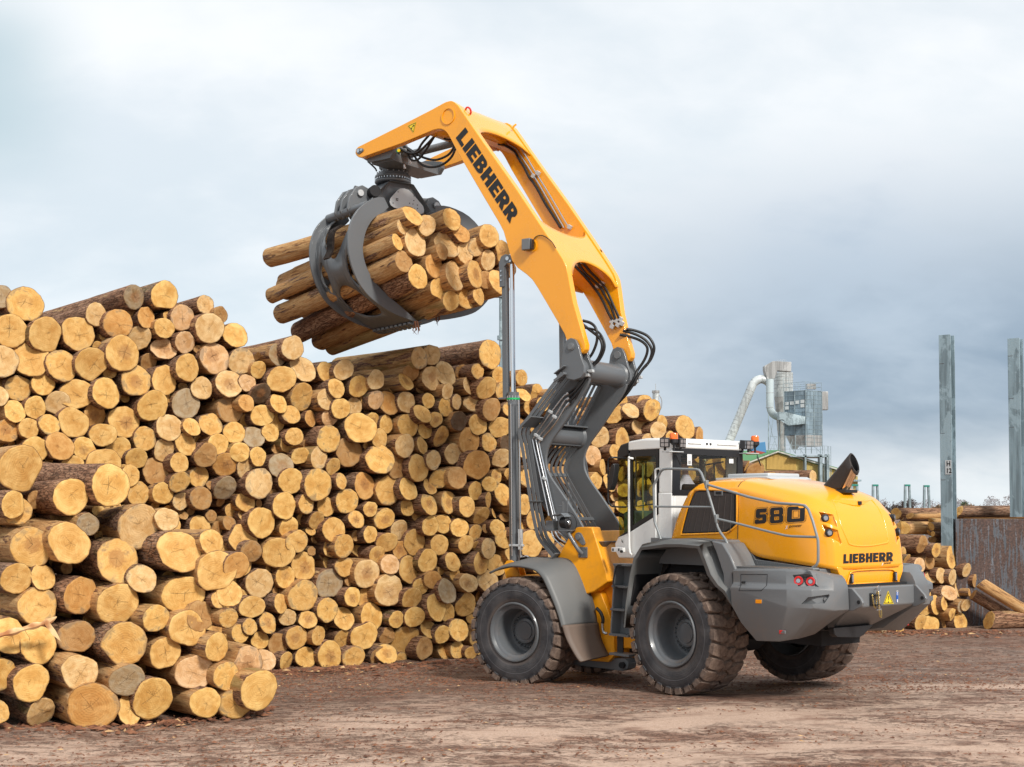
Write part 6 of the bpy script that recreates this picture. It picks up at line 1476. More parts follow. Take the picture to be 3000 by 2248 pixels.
# steel pipes on the boom's left plate
for pts in ([(575, 455), (548, 478), (455, 600), (366, 732), (358, 768), (400, 960), (460, 1240)], [(580, 488), (560, 500), (490, 612), (390, 737), (380, 772), (428, 990), (492, 1262)], [(586, 520), (562, 545), (502, 642), (408, 752), (400, 792), (445, 1000), (485, 1175), (515, 1290)],
            [(478, 1340), (492, 1385), (552, 1442)], [(500, 1345), (530, 1390), (582, 1420)], [(520, 1345), (575, 1395), (600, 1410)]):
    mb = MB(F); mb.tube(smooth_path(fon(za, pts, .66), 3), .014, 8); mb.build('hydraulic_pipe', M_STEEL, BO[1])
for (a, b) in ((470, 568), (497, 600), (378, 720), (405, 742), (430, 1000)):
    c = fon(za, [(a, b)], .68)[0]; mb = MB(F); mb.obox(c, (.035, 0, .02), (0, .02, 0), (-.01, 0, .018)); mb.build('pipe_clamp', M_ALU, BO[1], bevel=.003)
for pts in ([(560, 470), (600, 455), (590, 440)],): pass
for pts in ([(575, 455), (590, 445)], [(580, 488), (594, 478)], [(575, 528), (594, 508)]):
    mb = MB(F); mb.tube(fon(za, pts, .66), .026, 10); mb.build('pipe_fitting', M_STEEL, BO[1])
# hoses: loops behind the lugs and bundles running down
def hose(z, pts, y, r=.024, parent=None, m_=None):
    ys = y if isinstance(y, (list, tuple)) else [y]*len(pts)
    P = [F.on(u, v, 1, yy) for (u, v), yy in zip(N(z, pts), ys)]; mb = MB(F); mb.tube(smooth_path(P, 5), r, 8); return mb.build('hydraulic_hose', m_ or M_RUB, parent or BO[1], angle=60)
hose(zl, [(650, 165), (740, 190), (800, 240), (825, 320), (820, 430), (770, 560), (700, 660), (682, 770), (640, 880), (560, 980), (478, 1042)], [.55, .5, .5, .5, .5, .5, .52, .60, .66, .68, .66])
hose(zl, [(625, 190), (740, 280), (840, 360), (880, 430), (882, 520), (830, 640), (750, 720), (710, 800), (650, 900), (560, 1020), (488, 1092)], [.55, .5, .5, .5, .5, .5, .52, .60, .66, .68, .66])
hose(zl, [(640, 250), (760, 265), (850, 310), (905, 400), (918, 500), (870, 620), (790, 700), (735, 800), (680, 910), (590, 1040), (492, 1158)], [.55, .5, .5, .5, .5, .5, .52, .60, .66, .68, .66], .018)
hose(zl, [(860, 330), (895, 430), (905, 520), (860, 640), (770, 730), (700, 860), (640, 980), (560, 1120)], [.5, .5, .5, .5, .52, .6, .66, .66], .016)
for pts in ([(1180, 265), (1300, 290), (1430, 345), (1500, 430), (1518, 520), (1475, 640), (1385, 745), (1320, 840), (1270, 930), (1180, 1060), (1010, 1240)], [(1140, 285), (1290, 330), (1400, 390), (1470, 470), (1490, 560), (1445, 680), (1370, 765), (1310, 860), (1240, 960), (1150, 1080), (1000, 1250)], [(1100, 335), (1240, 365), (1360, 412), (1430, 480), (1432, 560), (1390, 660), (1320, 765), (1285, 850), (1210, 970), (1120, 1110), (985, 1270)]):
    hose(zl, pts, [-.62, -.72, -.80, -.84, -.86, -.86, -.82, -.76, -.72, -.70, -.68], parent=BO[-1])
for pts, y, par in (([(690, 768), (755, 778), (708, 828)], .66, BO[1]), ([(1300, 850), (1345, 852), (1300, 902)], -.80, BO[-1])):
    for a, b in pts:
        c = F.on(*N(zl, [(a, b)])[0], 1, y); mb = MB(F); mb.obox(c, (.045, 0, 0), (0, .03, 0), (0, 0, .024)); mb.build('hose_clamp', M_ALU, par, bevel=.006)

# ---- upper arm
outer = N(z1, [(88, 745), (92, 700), (115, 668), (250, 600), (640, 405), (1010, 215), (1150, 138), (1190, 118), (1235, 107), (1265, 110), (1295, 127), (1335, 165), (1400, 260), (1530, 450), (1650, 625)])+N(z4, [(470, 540), (600, 735), (690, 870), (735, 940), (752, 975), (762, 1020), (790, 1170), (845, 1360), (857, 1400), (855, 1425), (842, 1444), (825, 1448), (790, 1440), (762, 1400), (745, 1345), (700, 1265), (600, 1095), (570, 1050), (540, 1022), (490, 985), (462, 950), (448, 910), (432, 850), (415, 790), (395, 750), (300, 590), (160, 350)])+N(z1, [(1250, 580), (1225, 535), (1195, 490), (1165, 462), (1130, 449), (1090, 447), (1030, 462), (640, 625), (300, 745), (160, 795), (125, 792), (98, 770)])
def ay(v): return .88 if v < 700 else (.79 if v > 990 else .88-.09*(v-700)/290)
ARM = {}
for sg in (1, -1):
    mb = MB(F); A = [F.on(u, v, 1, ay(v)) for u, v in outer]
    mb.loft([[Vector((p.x, p.y*sg, p.z)) for p in A], [Vector((p.x, (p.y-.135)*sg, p.z)) for p in A]])
    ARM[sg] = mb.build('arm_side', M_YEL, loader, bevel=.014, seg=3)
# recess rims along the back edge
def rear_edge():
    px_ = N(z1, [(1265, 110), (1295, 127), (1335, 165), (1400, 260), (1530, 450), (1650, 625)])+N(z4, [(470, 540), (600, 735), (690, 870), (735, 940), (752, 975), (762, 1020)])
    return [F.on(u, v, 1, ay(v)) for u, v in px_]
RE = rear_edge(); TOP = [F.on(u, v, 1, .88) for u, v in N(z1, [(1010, 215), (1150, 138), (1190, 118), (1235, 107)])]
RE = TOP+RE
cum = [0]
for a, b in zip(RE, RE[1:]): cum.append(cum[-1]+math.hypot(b.x-a.x, b.z-a.z))
def edge_at(s):
    s = max(0, min(cum[-1]-1e-4, s))
    for i in range(len(cum)-1):
        if cum[i] <= s <= cum[i+1]:
            k = (s-cum[i])/(cum[i+1]-cum[i]); p = RE[i].lerp(RE[i+1], k); return p
def s_of(z, pt):
    p = F.on(*N(z, [pt])[0], 1, .86); best = min(range(400), key=lambda i: (edge_at(cum[-1]*i/399)-p).length_squared); return cum[-1]*best/399
def panel(name, s0, s1, b0, b1, inset_=.035, ny=24, ns=10):
    """panel between the arm sides from edge length s0 to s1; b0, b1 bulge the ends along the arm"""
    mb = MB(F); W_ = .76; V = []; Fc = []
    for i in range(ns+1):
        for j in range(ny+1):
            y = -W_+2*W_*j/ny; e = math.sqrt(max(0, 1-(y/W_)**2)); a = s0+b0*(1-e); c = s1-b1*(1-e) if b1 >= 0 else s1+(-b1)*(1-e)
            s = a+(c-a)*i/ns; p = edge_at(s); q = edge_at(s+.02); d = Vector((q.x-p.x, 0, q.z-p.z)).normalized(); n_ = Vector((-d.z, 0, d.x))
            if n_.x > 0 and n_.z < 0: n_ = -n_
            n_ = n_ if n_.dot(Vector((-1, 0, .3))) > 0 else -n_
            wy = min(1, ay(proj(F.w(p))[1])/.88)
            V.append((p.x-n_.x*inset_, y*wy, p.z-n_.z*inset_))
    for i in range(ns):
        for j in range(ny): Fc.append((i*(ny+1)+j, i*(ny+1)+j+1, (i+1)*(ny+1)+j+1, (i+1)*(ny+1)+j))
    mb.add(V, Fc); return mb.build(name, M_YEL, ARM[1], solid=.03, angle=50)
sA = s_of(z4, (262, 232)); sB = s_of(z4, (600, 722)); sC = s_of(z4, (735, 920))
panel('elbow_panel', .0, sA+.14, 0, -.16 if False else -.0)
def panel2(name, f0, f1, inset_=.035, ny=28, ns=10):
    mb = MB(F); W_ = .76; V = []; Fc = []
    for i in range(ns+1):
        for j in range(ny+1):
            yn = -1+2*j/ny; e = math.sqrt(max(0, 1-yn*yn)); a = f0(e); c = f1(e); s = a+(c-a)*i/ns
            p = edge_at(s); q = edge_at(s+.02); d = Vector((q.x-p.x, 0, q.z-p.z)).normalized(); n_ = Vector((d.z, 0, -d.x))
            if n_.dot(Vector((-1, 0, .4))) < 0: n_ = -n_
            wy = (ay(proj(F.w(p))[1])-.12)/.76
            V.append((p.x-n_.x*inset_, yn*W_*wy, p.z-n_.z*inset_))
    for i in range(ns):
        for j in range(ny): Fc.append((i*(ny+1)+j, i*(ny+1)+j+1, (i+1)*(ny+1)+j+1, (i+1)*(ny+1)+j))
    mb.add(V, Fc); return mb.build(name, M_YEL, ARM[1], solid=.03, angle=50)
for c in list(ARM[1].children):
    if c.name.startswith('elbow_panel'): bpy.data.objects.remove(c)
EP = panel2('elbow_panel', lambda e: 0.0, lambda e: sA+.16-.30*e)
MP = panel2('middle_panel', lambda e: sB-.16+.30*e, lambda e: sC+.55-.62*e)
# closing sheets on the underside
def front_sheet(name, pts_px, y=.76, curve=0.0):
    P = pts_px; mb = MB(F); ring = []
    for p in P: ring.append([Vector((p.x, -y*1.0, p.z)), Vector((p.x, y*1.0, p.z))])
    mb.loft(ring, closed=False, caps=False); return mb.build(name, M_YEL, ARM[1], solid=.025, angle=40)
front_sheet('elbow_web', [p+Vector((0, 0, .02)) for p in [F.on(u, v, 1, .80) for u, v in N(z1, [(900, 500), (1030, 470), (1100, 455), (1150, 462), (1190, 495)])]])
front_sheet('middle_web', [p+Vector((-.03, 0, 0)) for p in [F.on(u, v, 1, .76) for u, v in N(z4, [(405, 760), (430, 840), (455, 930), (495, 985), (545, 1025), (580, 1060)])]], .70)
mb = MB(F); pv = F.on(*N(z1, [(1215, 292)])[0], 1, .882); mb.lathe([(.150, 0), (.150, .014), (.128, .014), (.128, 0)], pv, 36); mb.build('boss_ring', M_YEL, ARM[1], angle=30)
mb = MB(F); mb.cyl(Vector((pv.x, -.76, pv.z+.02)), Vector((pv.x, .76, pv.z+.02)), .16, n=24); mb.build('elbow_tube', M_YEL, ARM[1])
# lettering on the left side
def arm_map(z, q, off=.005):
    q = N(z, q); qm = quadmap(*[(a, b, 0) for a, b in q])
    def f(x, y):
        p = qm(x, y); P = F.on(p.x, p.y, 1, ay(p.y)+off); return P
    return f
V, Fc, w_ = word('LIEBHERR', .065); am = arm_map(zt, [(145, 557), (800, 1592), (915, 1462), (262, 427)])
decal('arm_lettering', subdiv(V, Fc, 1), lambda x, y: am(x/w_, y), M_DECAL, ARM[1], F)
P = [F.on(u, v, 1, .884) for u, v in N(z1, [(722, 410), (829, 360), (794, 500)])]; flat('warning_sticker', P, M_YDEC, ARM[1], F)
cen = sum(P, Vector())/3; mb = MB(F); mb.add([cen+(p-cen)*.86+Vector((0, .002, 0)) for p in P]+[cen+(p-cen)*.72+Vector((0, .002, 0)) for p in P], [(0, 1, 4, 3), (1, 2, 5, 4), (2, 0, 3, 5)]); mb.build('sticker_border', M_DECAL, ARM[1], angle=180)
q = [F.on(u, v, 1, .8865) for u, v in N(z1, [(795, 395), (806, 400), (786, 428), (776, 423)])]; mb = MB(F); mb.add(q, [(0, 1, 2, 3)]); q = F.on(*N(z1, [(770, 440)])[0], 1, .8865); mb.add([q+Vector((.014*math.cos(a), 0, .014*math.sin(a))) for a in [i*math.pi/5 for i in range(10)]], [tuple(range(10))]); mb.build('sticker_mark', M_DECAL, ARM[1], angle=180)
mb = MB(F); q = fon(z1, [(104, 725), (110, 692), (130, 684), (180, 684), (193, 700), (188, 720), (140, 755), (118, 752)], .882); mb.prism(q, (0, .016, 0)); tpp = mb.build('tip_pin_plate', M_GREY, ARM[1], bevel=.005)
mb = MB(F)
for a, b, r_ in ((128, 716, .035), (166, 703, .024)): q = fon(z1, [(a, b)], .89)[0]; mb.cyl(q, q+Vector((0, .022, 0)), r_, n=14)
mb.build('pin_bolts', M_STEEL, tpp)
# work light on the arm with its cable
c = fon(z4, [(543, 860)], .93)[0]; mb = MB(F); mb.obox(c, (.085, 0, 0), (0, .05, 0), (0, 0, .095)); wl = mb.build('arm_light', M_GREY, ARM[1], bevel=.012); mb = MB(F); mb.obox(c+Vector((-.09, 0, -.01)), (.02, 0, 0), (0, .045, 0), (0, 0, .085)); mb.build('lens', M_BLACK, wl, bevel=.01)
q = fon(z4, [(565, 868)], .87)[0]; mb = MB(F); mb.lathe([(.115, 0), (.115, .012), (.095, .012), (.095, 0)], q, 32); mb.build('boss_ring', M_YEL, ARM[1], angle=30)
for z_, pts, y in ((z4, [(572, 845), (590, 818), (625, 812), (670, 840), (697, 880)], .89), (zb2, [(860, 545), (882, 565), (878, 600), (850, 635), (828, 655)], -.80)): mb = MB(F); mb.tube(smooth_path(fon(z_, pts, y), 5), .008, 6); mb.build('arm_cable', M_RUB, ARM[1])
# shackle and rope hook on the elbow
c = F.on(*N(zt, [(298, 232)])[0], 1, .62); mb = MB(F); mb.tube([c+Vector((.055*math.cos(a), .055*math.sin(a)*.5, .06*math.sin(a))) for a in [i*math.pi/8 for i in range(17)]], .017, 8, caps=False); mb.build('lifting_eye', M_REDL, ARM[1])
c = F.on(*N(zt, [(845, 415)])[0], 1, -.62); mb = MB(F); mb.tube([c+Vector((.03, 0, -.05)), c+Vector((-.01, 0, .0)), c+Vector((-.04, -.03, .035))], .018, 8); mb.build('lifting_eye', M_YEL, ARM[1])
# pipes inside the arm, on the right-hand side's inner face
for pts, r_, m_ in (([(665, 632), (700, 632), (760, 655), (860, 722), (905, 800), (980, 920), (1040, 1040), (1085, 1095), (1150, 1200), (1230, 1350), (1320, 1490), (1420, 1650)], .024, M_RUB), ([(735, 550), (745, 590), (800, 640), (880, 690), (925, 755), (1090, 1010), (1250, 1280), (1460, 1650)], .014, M_STEEL), ([(775, 540), (800, 585), (860, 620), (925, 655), (955, 705), (1120, 980), (1290, 1255), (1520, 1650)], .014, M_STEEL)):
    P = [F.on(u, v, 1, -(ay(v)-.17)) for u, v in N(zt, pts)]; mb = MB(F); mb.tube(smooth_path(P, 3), r_, 8); mb.build('arm_pipe', m_, ARM[-1])
for pts in ([(540, 690), (560, 750), (620, 810), (720, 920), (790, 1010), (850, 1090), (905, 1190), (960, 1310), (1010, 1400)], [(580, 680), (610, 730), (690, 840), (800, 940), (870, 1010), (930, 1120), (990, 1230), (1050, 1395)], [(620, 660), (660, 710), (740, 810), (850, 920), (905, 985), (965, 1090), (1030, 1240), (1095, 1380)]):
    P = [F.on(u, v, 1, -(ay(v)-.19)) for u, v in N(zb2, pts)]; mb = MB(F); mb.tube(smooth_path(P, 3), .024, 8); mb.build('arm_hose', M_RUB, ARM[-1])
for z_, pts in ((zt, [(1090, 1020), (1145, 985), (1530, 1640)]), (zb2, [(640, 690), (590, 720), (835, 985), (890, 960), (1010, 1420), (1060, 1410), (1110, 1390), (1010, 1480), (1080, 1460), (1125, 1440)])):
    for a, b in pts:
        u, v = N(z_, [(a, b)])[0]; c = F.on(u, v, 1, -(ay(v)-.17)); mb = MB(F); mb.obox(c, (.03, 0, .02), (0, .03, 0), (-.02, 0, .03)); mb.build('pipe_clamp', M_ALU, ARM[-1], bevel=.004)
# ---- front mudguard with its mud flap
for sg in (1, -1):
    out_ = [(.50, 1.80), (.30, 1.88), (.05, 1.925), (-.20, 1.915), (-.41, 1.87), (-.54, 1.77), (-.62, 1.65), (-.78, 1.35), (-.86, 1.17), (-.92, .99)]
    inn = [(.42, 1.88), (.25, 1.97), (-.0, 2.02), (-.20, 2.02), (-.62, 2.03), (-.78, 1.95), (-.91, 1.75), (-1.05, 1.43), (-1.12, 1.2), (-1.16, 1.0)]
    A = smooth_path([Vector((x, 1.43*sg, z)) for x, z in out_], 4); B = smooth_path([Vector((x, .76*sg, z)) for x, z in inn], 4)
    mb = MB(F); rings = []
    for a, b in zip(A, B): rings.append([a.lerp(b, k/8)+(Vector((0, 0, .03))*math.sin(math.pi*min(1, k/3)*.5) if k < 8 else Vector()) for k in range(9)])
    mb.loft(rings, closed=False, caps=False); FG = mb.build('front_mudguard', M_FEND, loader, solid=.035, angle=50, bevel=0)
    mb = MB(F); A2 = [A[-1]+Vector((-.012, 0, .03)), Vector((-1.02, 1.43*sg, .80)), Vector((-1.20, 1.43*sg, .54)), Vector((-1.27, 1.42*sg, .47))]; B2 = [B[-1]+Vector((-.012, 0, .03)), Vector((-1.22, .76*sg, .80)), Vector((-1.32, .76*sg, .60)), Vector((-1.38, .76*sg, .52))]
    mb.loft([[a.lerp(b, k/6) for k in range(7)] for a, b in zip(smooth_path(A2, 4), smooth_path(B2, 4))], closed=False, caps=False); mb.build('mud_flap', M_FLAP, FG, solid=.03, angle=50)
mb = MB(F)
for k in range(14): mb.box(-.55+k*.05, -.52+k*.05, .82, .86, 2.02, 2.06)
mb.box(-.62, .15, .78, .90, 2.01, 2.03); mb.build('mudguard_tread', M_TREAD, loader)
# ---------------------------------------------------------------- grapple (frame G: x along the logs away, y to the left, z up); it hangs from the arm and turns with it
zg = (880, 560, 3.768)
# head beam between the arm tips
tp_ = F.on(*N(z1, [(140, 716)])[0], 1, .88)
mb = MB(F); mb.prism([(tp_.x+a, -.745, tp_.z+b) for a, b in ((.05, .06), (.05, -.10), (-.12, -.20), (-.62, -.20), (-.70, -.10), (-.70, .02), (-.30, .10))], (0, .10, 0)); mb.prism([(tp_.x+a, .745, tp_.z+b) for a, b in ((.05, .06), (.05, -.10), (-.12, -.20), (-.62, -.20), (-.70, -.10), (-.70, .02), (-.30, .10))], (0, -.10, 0))
mb.box(tp_.x-.62, tp_.x-.10, -.66, .66, tp_.z-.22, tp_.z-.08); mb.cyl((tp_.x, -.75, tp_.z), (tp_.x, .75, tp_.z), .07, n=20)
HB_ = mb.build('arm_head', M_BOOM, loader, bevel=.012)
mb = MB(F); mb.cyl((tp_.x-.1, -.2, tp_.z+.16), (tp_.x-.1, .35, tp_.z+.16), .11, n=24); mb.cyl((tp_.x-1.6, 0, tp_.z+.10), (tp_.x-.35, 0, tp_.z+.05), .07, n=20); mb.cyl((tp_.x-2.0, 0, tp_.z+.12), (tp_.x-1.6, 0, tp_.z+.10), .035, n=16); mb.build('tilt_cylinder', M_GREY, HB_, bevel=.006)
def gbox(mb, c, a): mb.obox(c, (a[0], 0, 0), (0, a[1], 0), (0, 0, a[2]))
GZ = 8.90
mb = MB(G)
mb.lathe([(.0, 9.10), (.22, 9.10), (.24, 9.04), (.26, 9.02), (.30, 9.02), (.30, 8.985), (.335, 8.98), (.345, 8.95), (.345, 8.925), (.315, 8.92), (.315, 8.885), (.345, 8.88), (.345, 8.85), (.33, 8.83), (.28, 8.82), (.0, 8.82)], (0, 0, 0), 48, 'z')
for a in (0, 90, 180, 270):
    c_, s_ = math.cos(rad(a+20)), math.sin(rad(a+20)); mb.obox((.19*c_, .19*s_, 9.16), (.07*c_, .07*s_, 0), (-.06*s_, .06*c_, 0), (0, 0, .14))
ROT = mb.build('rotator', M_BOOM, loader, bevel=.008, angle=35)
mb = MB(G)
for i in range(36):
    a = 2*math.pi*i/36; q = Vector((.332*math.cos(a), .332*math.sin(a), 8.892)); mb.cyl(q, q+Vector((0, 0, .028)), .013, n=6)
    if i % 2: q = Vector((.30*math.cos(a), .30*math.sin(a), 9.02)); mb.cyl(q, q+Vector((0, 0, .02)), .013, n=6)
mb.build('ring_bolts', M_STEEL, ROT)
mb = MB(F); oc_ = F.l(G.w((0, 0, 9.2)))
for sg in (1, -1): mb.prism([oc_+Vector((a, .17*sg, b)) for a, b in ((.14, -.12), (.16, .02), (.10, .14), (0, .18), (-.10, .14), (-.16, .02), (-.20, -.12))], (0, .07*sg, 0))
mb.obox(oc_+Vector((0, 0, .13)), (.22, 0, 0), (0, .34, 0), (0, 0, .07)); mb.obox(oc_+Vector((-.2, .30, .12)), (.12, 0, 0), (0, .06, 0), (0, 0, .10)); yk = mb.build('swivel_yoke', M_BOOM, HB_, bevel=.015)
mb = MB(F)
for sg in (1, -1): q = oc_+Vector((-.02, .245*sg, .05)); mb.cyl(q, q+Vector((0, .02*sg, 0)), .055, n=20)
mb.build('yoke_pin', plain('bronze_washer', (.62, .36, .16), .35, 1.0), yk)
mb = MB(F)
for sg in (1, -1): q = oc_+Vector((-.02, .262*sg, .05)); mb.cyl(q, q+Vector((0, .025*sg, 0)), .028, n=14)
mb.build('pin_bolt', M_STEEL, yk)
# valve block, green cap, fittings
vb = F.on(*N(z1, [(610, 730)])[0], 1, .40)
mb = MB(F); mb.obox(vb+Vector((0, -.06, 0)), (.16, 0, -.05), (0, .06, 0), (.03, 0, .10)); mb.obox(vb+Vector((-.14, -.05, -.02)), (.08, 0, 0), (0, .08, 0), (0, 0, .07)); VB = mb.build('valve_block', M_GREY, HB_, bevel=.03)
q = F.on(*N(z1, [(585, 725)])[0], 1, .42); mb = MB(F); mb.cyl(q, q+Vector((0, .05, 0)), .034, n=16); mb.build('green_cap', M_GREEN, VB)
q = F.on(*N(z1, [(625, 720)])[0], 1, .42); mb = MB(F); mb.cyl(q, q+Vector((-.03, .06, 0)), .03, n=12); mb.build('yellow_cap', M_YDEC, VB)
mb = MB(F)
for a, b in ((640, 790), (690, 750), (660, 700), (385, 850), (690, 930), (760, 870), (450, 770)):
    q = F.on(*N(z1, [(a, b)])[0], 1, .40); mb.cyl(q, q+Vector((.0, .02, .07)), .018, n=10); mb.cyl(q, q+Vector((0, .012, .02)), .026, n=8)
mb.build('hose_fitting', M_STEEL, VB)
for pts, y, r_ in (([(1075, 500), (1000, 590), (900, 690), (840, 735), (770, 750), (700, 730), (640, 690)], .45, .022), ([(985, 520), (900, 620), (850, 700), (800, 740)], .40, .022), ([(1290, 660), (1240, 740), (1170, 790), (1060, 825), (960, 810), (880, 780), (800, 730), (720, 680), (640, 650)], .35, .022), ([(1305, 680), (1260, 780), (1180, 860), (1080, 905), (980, 910), (900, 885), (840, 830), (780, 740), (720, 690), (680, 650)], .40, .022),
                  ([(1060, 520), (960, 680), (880, 790), (820, 830), (760, 820), (730, 760), (700, 720)], .42, .020), ([(1140, 535), (1180, 570), (1245, 575)], .3, .016), ([(240, 845), (280, 880), (330, 930), (345, 960)], .55, .016), ([(540, 690), (520, 740), (480, 770), (440, 780)], .5, .016)):
    mb = MB(F); mb.tube(smooth_path(fon(z1, pts, y), 5), r_, 8); mb.build('grapple_hose', M_RUB, HB_, angle=60)
# body of the grapple under the rotator
HD = [(.26, 8.84), (-.26, 8.84), (-.42, 8.62), (-.66, 8.36), (-.74, 8.14), (-.70, 7.98), (-.50, 7.93), (.50, 7.93), (.70, 8.02), (.74, 8.20), (.66, 8.40), (.46, 8.62)]
mb = MB(G); mb.loft([[(-.22, y*.8, z if z < 8.8 else 8.84) for y, z in HD], [(-.34, y, min(z, 8.80)) for y, z in HD], [(.34, y, min(z, 8.80)) for y, z in HD], [(.22, y*.8, z if z < 8.8 else 8.84) for y, z in HD]])
HEAD = mb.build('grapple_head', M_BOOM, loader, bevel=.03, seg=3, angle=50)
q = [G.on(u, v, 0, -.356) for u, v in N(z1, [(600, 1190), (630, 1174), (680, 1172), (730, 1190), (770, 1225), (905, 1385), (920, 1430), (912, 1475), (880, 1486), (560, 1410), (515, 1380), (498, 1335), (512, 1288)])]
mb = MB(G); mb.prism(q, (-.015, 0, 0)); CP_ = mb.build('cover_plate', M_ALU, HEAD, bevel=.006)
mb = MB(G)
for a, b in ((606, 1213), (800, 1262), (600, 1420), (545, 1348), (745, 1350), (787, 1360), (840, 1373), (842, 1415), (797, 1318), (585, 1295), (600, 1297), (585, 1312), (600, 1315)): c = G.on(*N(z1, [(a, b)])[0], 0, -.372); mb.cyl(c, c+Vector((-.006, 0, 0)), .010, n=8)
mb.build('plate_screws', M_DARK, CP_)
mb = MB(G); mb.lathe([(.14, 0), (.16, .02), (.16, .06)], (0, 0, 0), 20); 
mb = MB(G); mb.cyl((.0, .55, 8.52), (-.36, .60, 8.55), .11, n=20); mb.build('pivot_recess', M_DARK, HEAD)
# hinge tubes, links and linkage at the top left
def cyl_n(name, y, z, r, n0, n1, m_, par, cap=True): mb = MB(G); mb.cyl((n0, y, z), (n1, y, z), r, n=24); return mb.build(name, m_, par, bevel=.004)
for sg in (1, -1):
    cyl_n('hinge_tube', .98*sg, 8.16, .085, -.70, .70, M_BOOM, HEAD); cyl_n('hinge_tube', .62*sg, 8.22, .10, -.42, .42, M_BOOM, HEAD)
    for n_ in (-.20, .06, .26):
        mb = MB(G); mb.prism([(n_, y*sg, z) for y, z in ((.58, 8.30), (.66, 8.62), (.78, 8.66), (.92, 8.60), (1.06, 8.40), (1.10, 8.18), (1.02, 8.05), (.88, 8.10), (.78, 8.26))], (.05, 0, 0)); mb.build('link_plate', M_BOOM, HEAD, bevel=.012)
        mb = MB(G); mb.cyl((n_-.02, .84*sg, 8.50), (n_-.05, .84*sg, 8.50), .06, n=18); mb.build('link_pin', M_ALU, HEAD)
    mb = MB(G); mb.cyl((-.05, .30*sg, 8.56), (-.05, .86*sg, 8.62), .05, n=16); mb.build('grapple_cylinder', M_GREY, HEAD)
# curved tines
def sickle(outer_, inner_):
    o_ = smooth_path([Vector((0, y, z)) for y, z in outer_], 3); i_ = smooth_path([Vector((0, y, z)) for y, z in inner_], 3); return o_, i_
LO = [G.on(u, v, 0, -.73) for u, v in N(zg, [(925, 72), (870, 68), (800, 85), (720, 130), (640, 200), (580, 290), (545, 390), (527, 500), (530, 620), (547, 740), (582, 865), (640, 1000), (718, 1115), (800, 1198), (900, 1275), (1050, 1362), (1180, 1412), (1322, 1466)])]
LI = [G.on(u, v, 0, -.73) for u, v in N(zg, [(1322, 1464), (1200, 1352), (1100, 1262), (1000, 1180), (900, 1085), (805, 975), (742, 860), (706, 750), (692, 650), (700, 560), (728, 440), (785, 335), (850, 275), (920, 235), (975, 180)])]
lo = [(p.y, p.z) for p in LO]; li = [(p.y, p.z) for p in LI]
ro = [(-.50, 8.36), (-.80, 8.38), (-1.25, 8.26), (-1.62, 7.95), (-1.82, 7.55), (-1.86, 7.15), (-1.76, 6.78), (-1.50, 6.50), (-1.22, 6.36), (-.80, 6.25), (-.40, 6.18), (-.02, 6.10)]
ri = [(-.02, 6.115), (-.45, 6.30), (-.85, 6.44), (-1.20, 6.60), (-1.46, 6.85), (-1.55, 7.15), (-1.48, 7.52), (-1.22, 7.90), (-.85, 8.06), (-.50, 8.06)]
def tine(outl, inl, name, side):
    o_, i_ = sickle(outl, inl)
    first = None
    for n_ in (-.73, .68):
        mb = MB(G); ring = o_+i_[1:]
        mb.prism([(n_, p.y, p.z) for p in ring], (.05, 0, 0)); ob = mb.build(name if first is None else 'tine_plate', M_BOOM, loader if first is None else first, bevel=.007)
        if first is None: first = ob
    # shell between the two plates with its cut-outs
    n = 40; oo = resample(o_, n+1); ii = resample(i_[::-1], n+1); mid = [a.lerp(b, .40) for a, b in zip(oo, ii)]
    outerl = [(0.07, -1), (1, -1), (1, 1), (.07, 1)]
    def ell(cs, ct, hs, ht, p=2.0, tw=0.0, m=22):
        r_ = []
        for k in range(m):
            a = 2*math.pi*k/m; c_, s_ = math.cos(a), math.sin(a); s2 = cs+hs*math.copysign(abs(c_)**(2/p), c_); t2 = ct+ht*math.copysign(abs(s_)**(2/p), s_)*(1-tw*(s2-cs)/hs); r_.append((s2, t2))
        return r_
    holes = [ell(.245, 0, .165, .66, 2.2, .35), ell(.50, -.70, .095, .19, 1.6), ell(.50, .70, .095, .19, 1.6), ell(.70, 0, .135, .60, 2.2, -.15)]
    V, Fc = fillpoly([outerl]+holes); V, Fc = subdiv(V, Fc, 4)
    def mp(s, t_):
        x = s*n; i = min(int(x), n-1); p = mid[i].lerp(mid[i+1], x-i); return Vector((t_*.70, p.y, p.z))
    mb = MB(G); mb.add([mp(s, t_) for s, t_ in V], Fc); mb.build('tine_shell', M_BOOM, first, solid=.035, angle=40)
    # toothed edge at the tip
    mb = MB(G); e = mid[-1]; e0 = oo[-3]
    for k in range(9):
        t_ = -.62+k*.155; mb.obox((t_, e.y+.02*side, e.z-.01), (.05, 0, 0), (0, .07, .02), (0, 0, .022))
    mb.build('tine_teeth', M_BOOM, first, bevel=.004); return first
def resample(P, n):
    c = [0]
    for a, b in zip(P, P[1:]): c.append(c[-1]+(b-a).length)
    out = []
    for k in range(n):
        s = c[-1]*k/(n-1); i = max(j for j in range(len(c)) if c[j] <= s+1e-9); i = min(i, len(P)-2); out.append(P[i].lerp(P[i+1], (s-c[i])/max(1e-9, c[i+1]-c[i])))
    return out
TL = tine(lo, li, 'left_tine', 1); TR = tine(ro, ri, 'right_tine', -1)
TL.name = 'grapple_tine'; TR.name = 'grapple_tine'
ROOTS[TL.name] = ROOTS[loader.name]; ROOTS[TR.name] = ROOTS[loader.name]
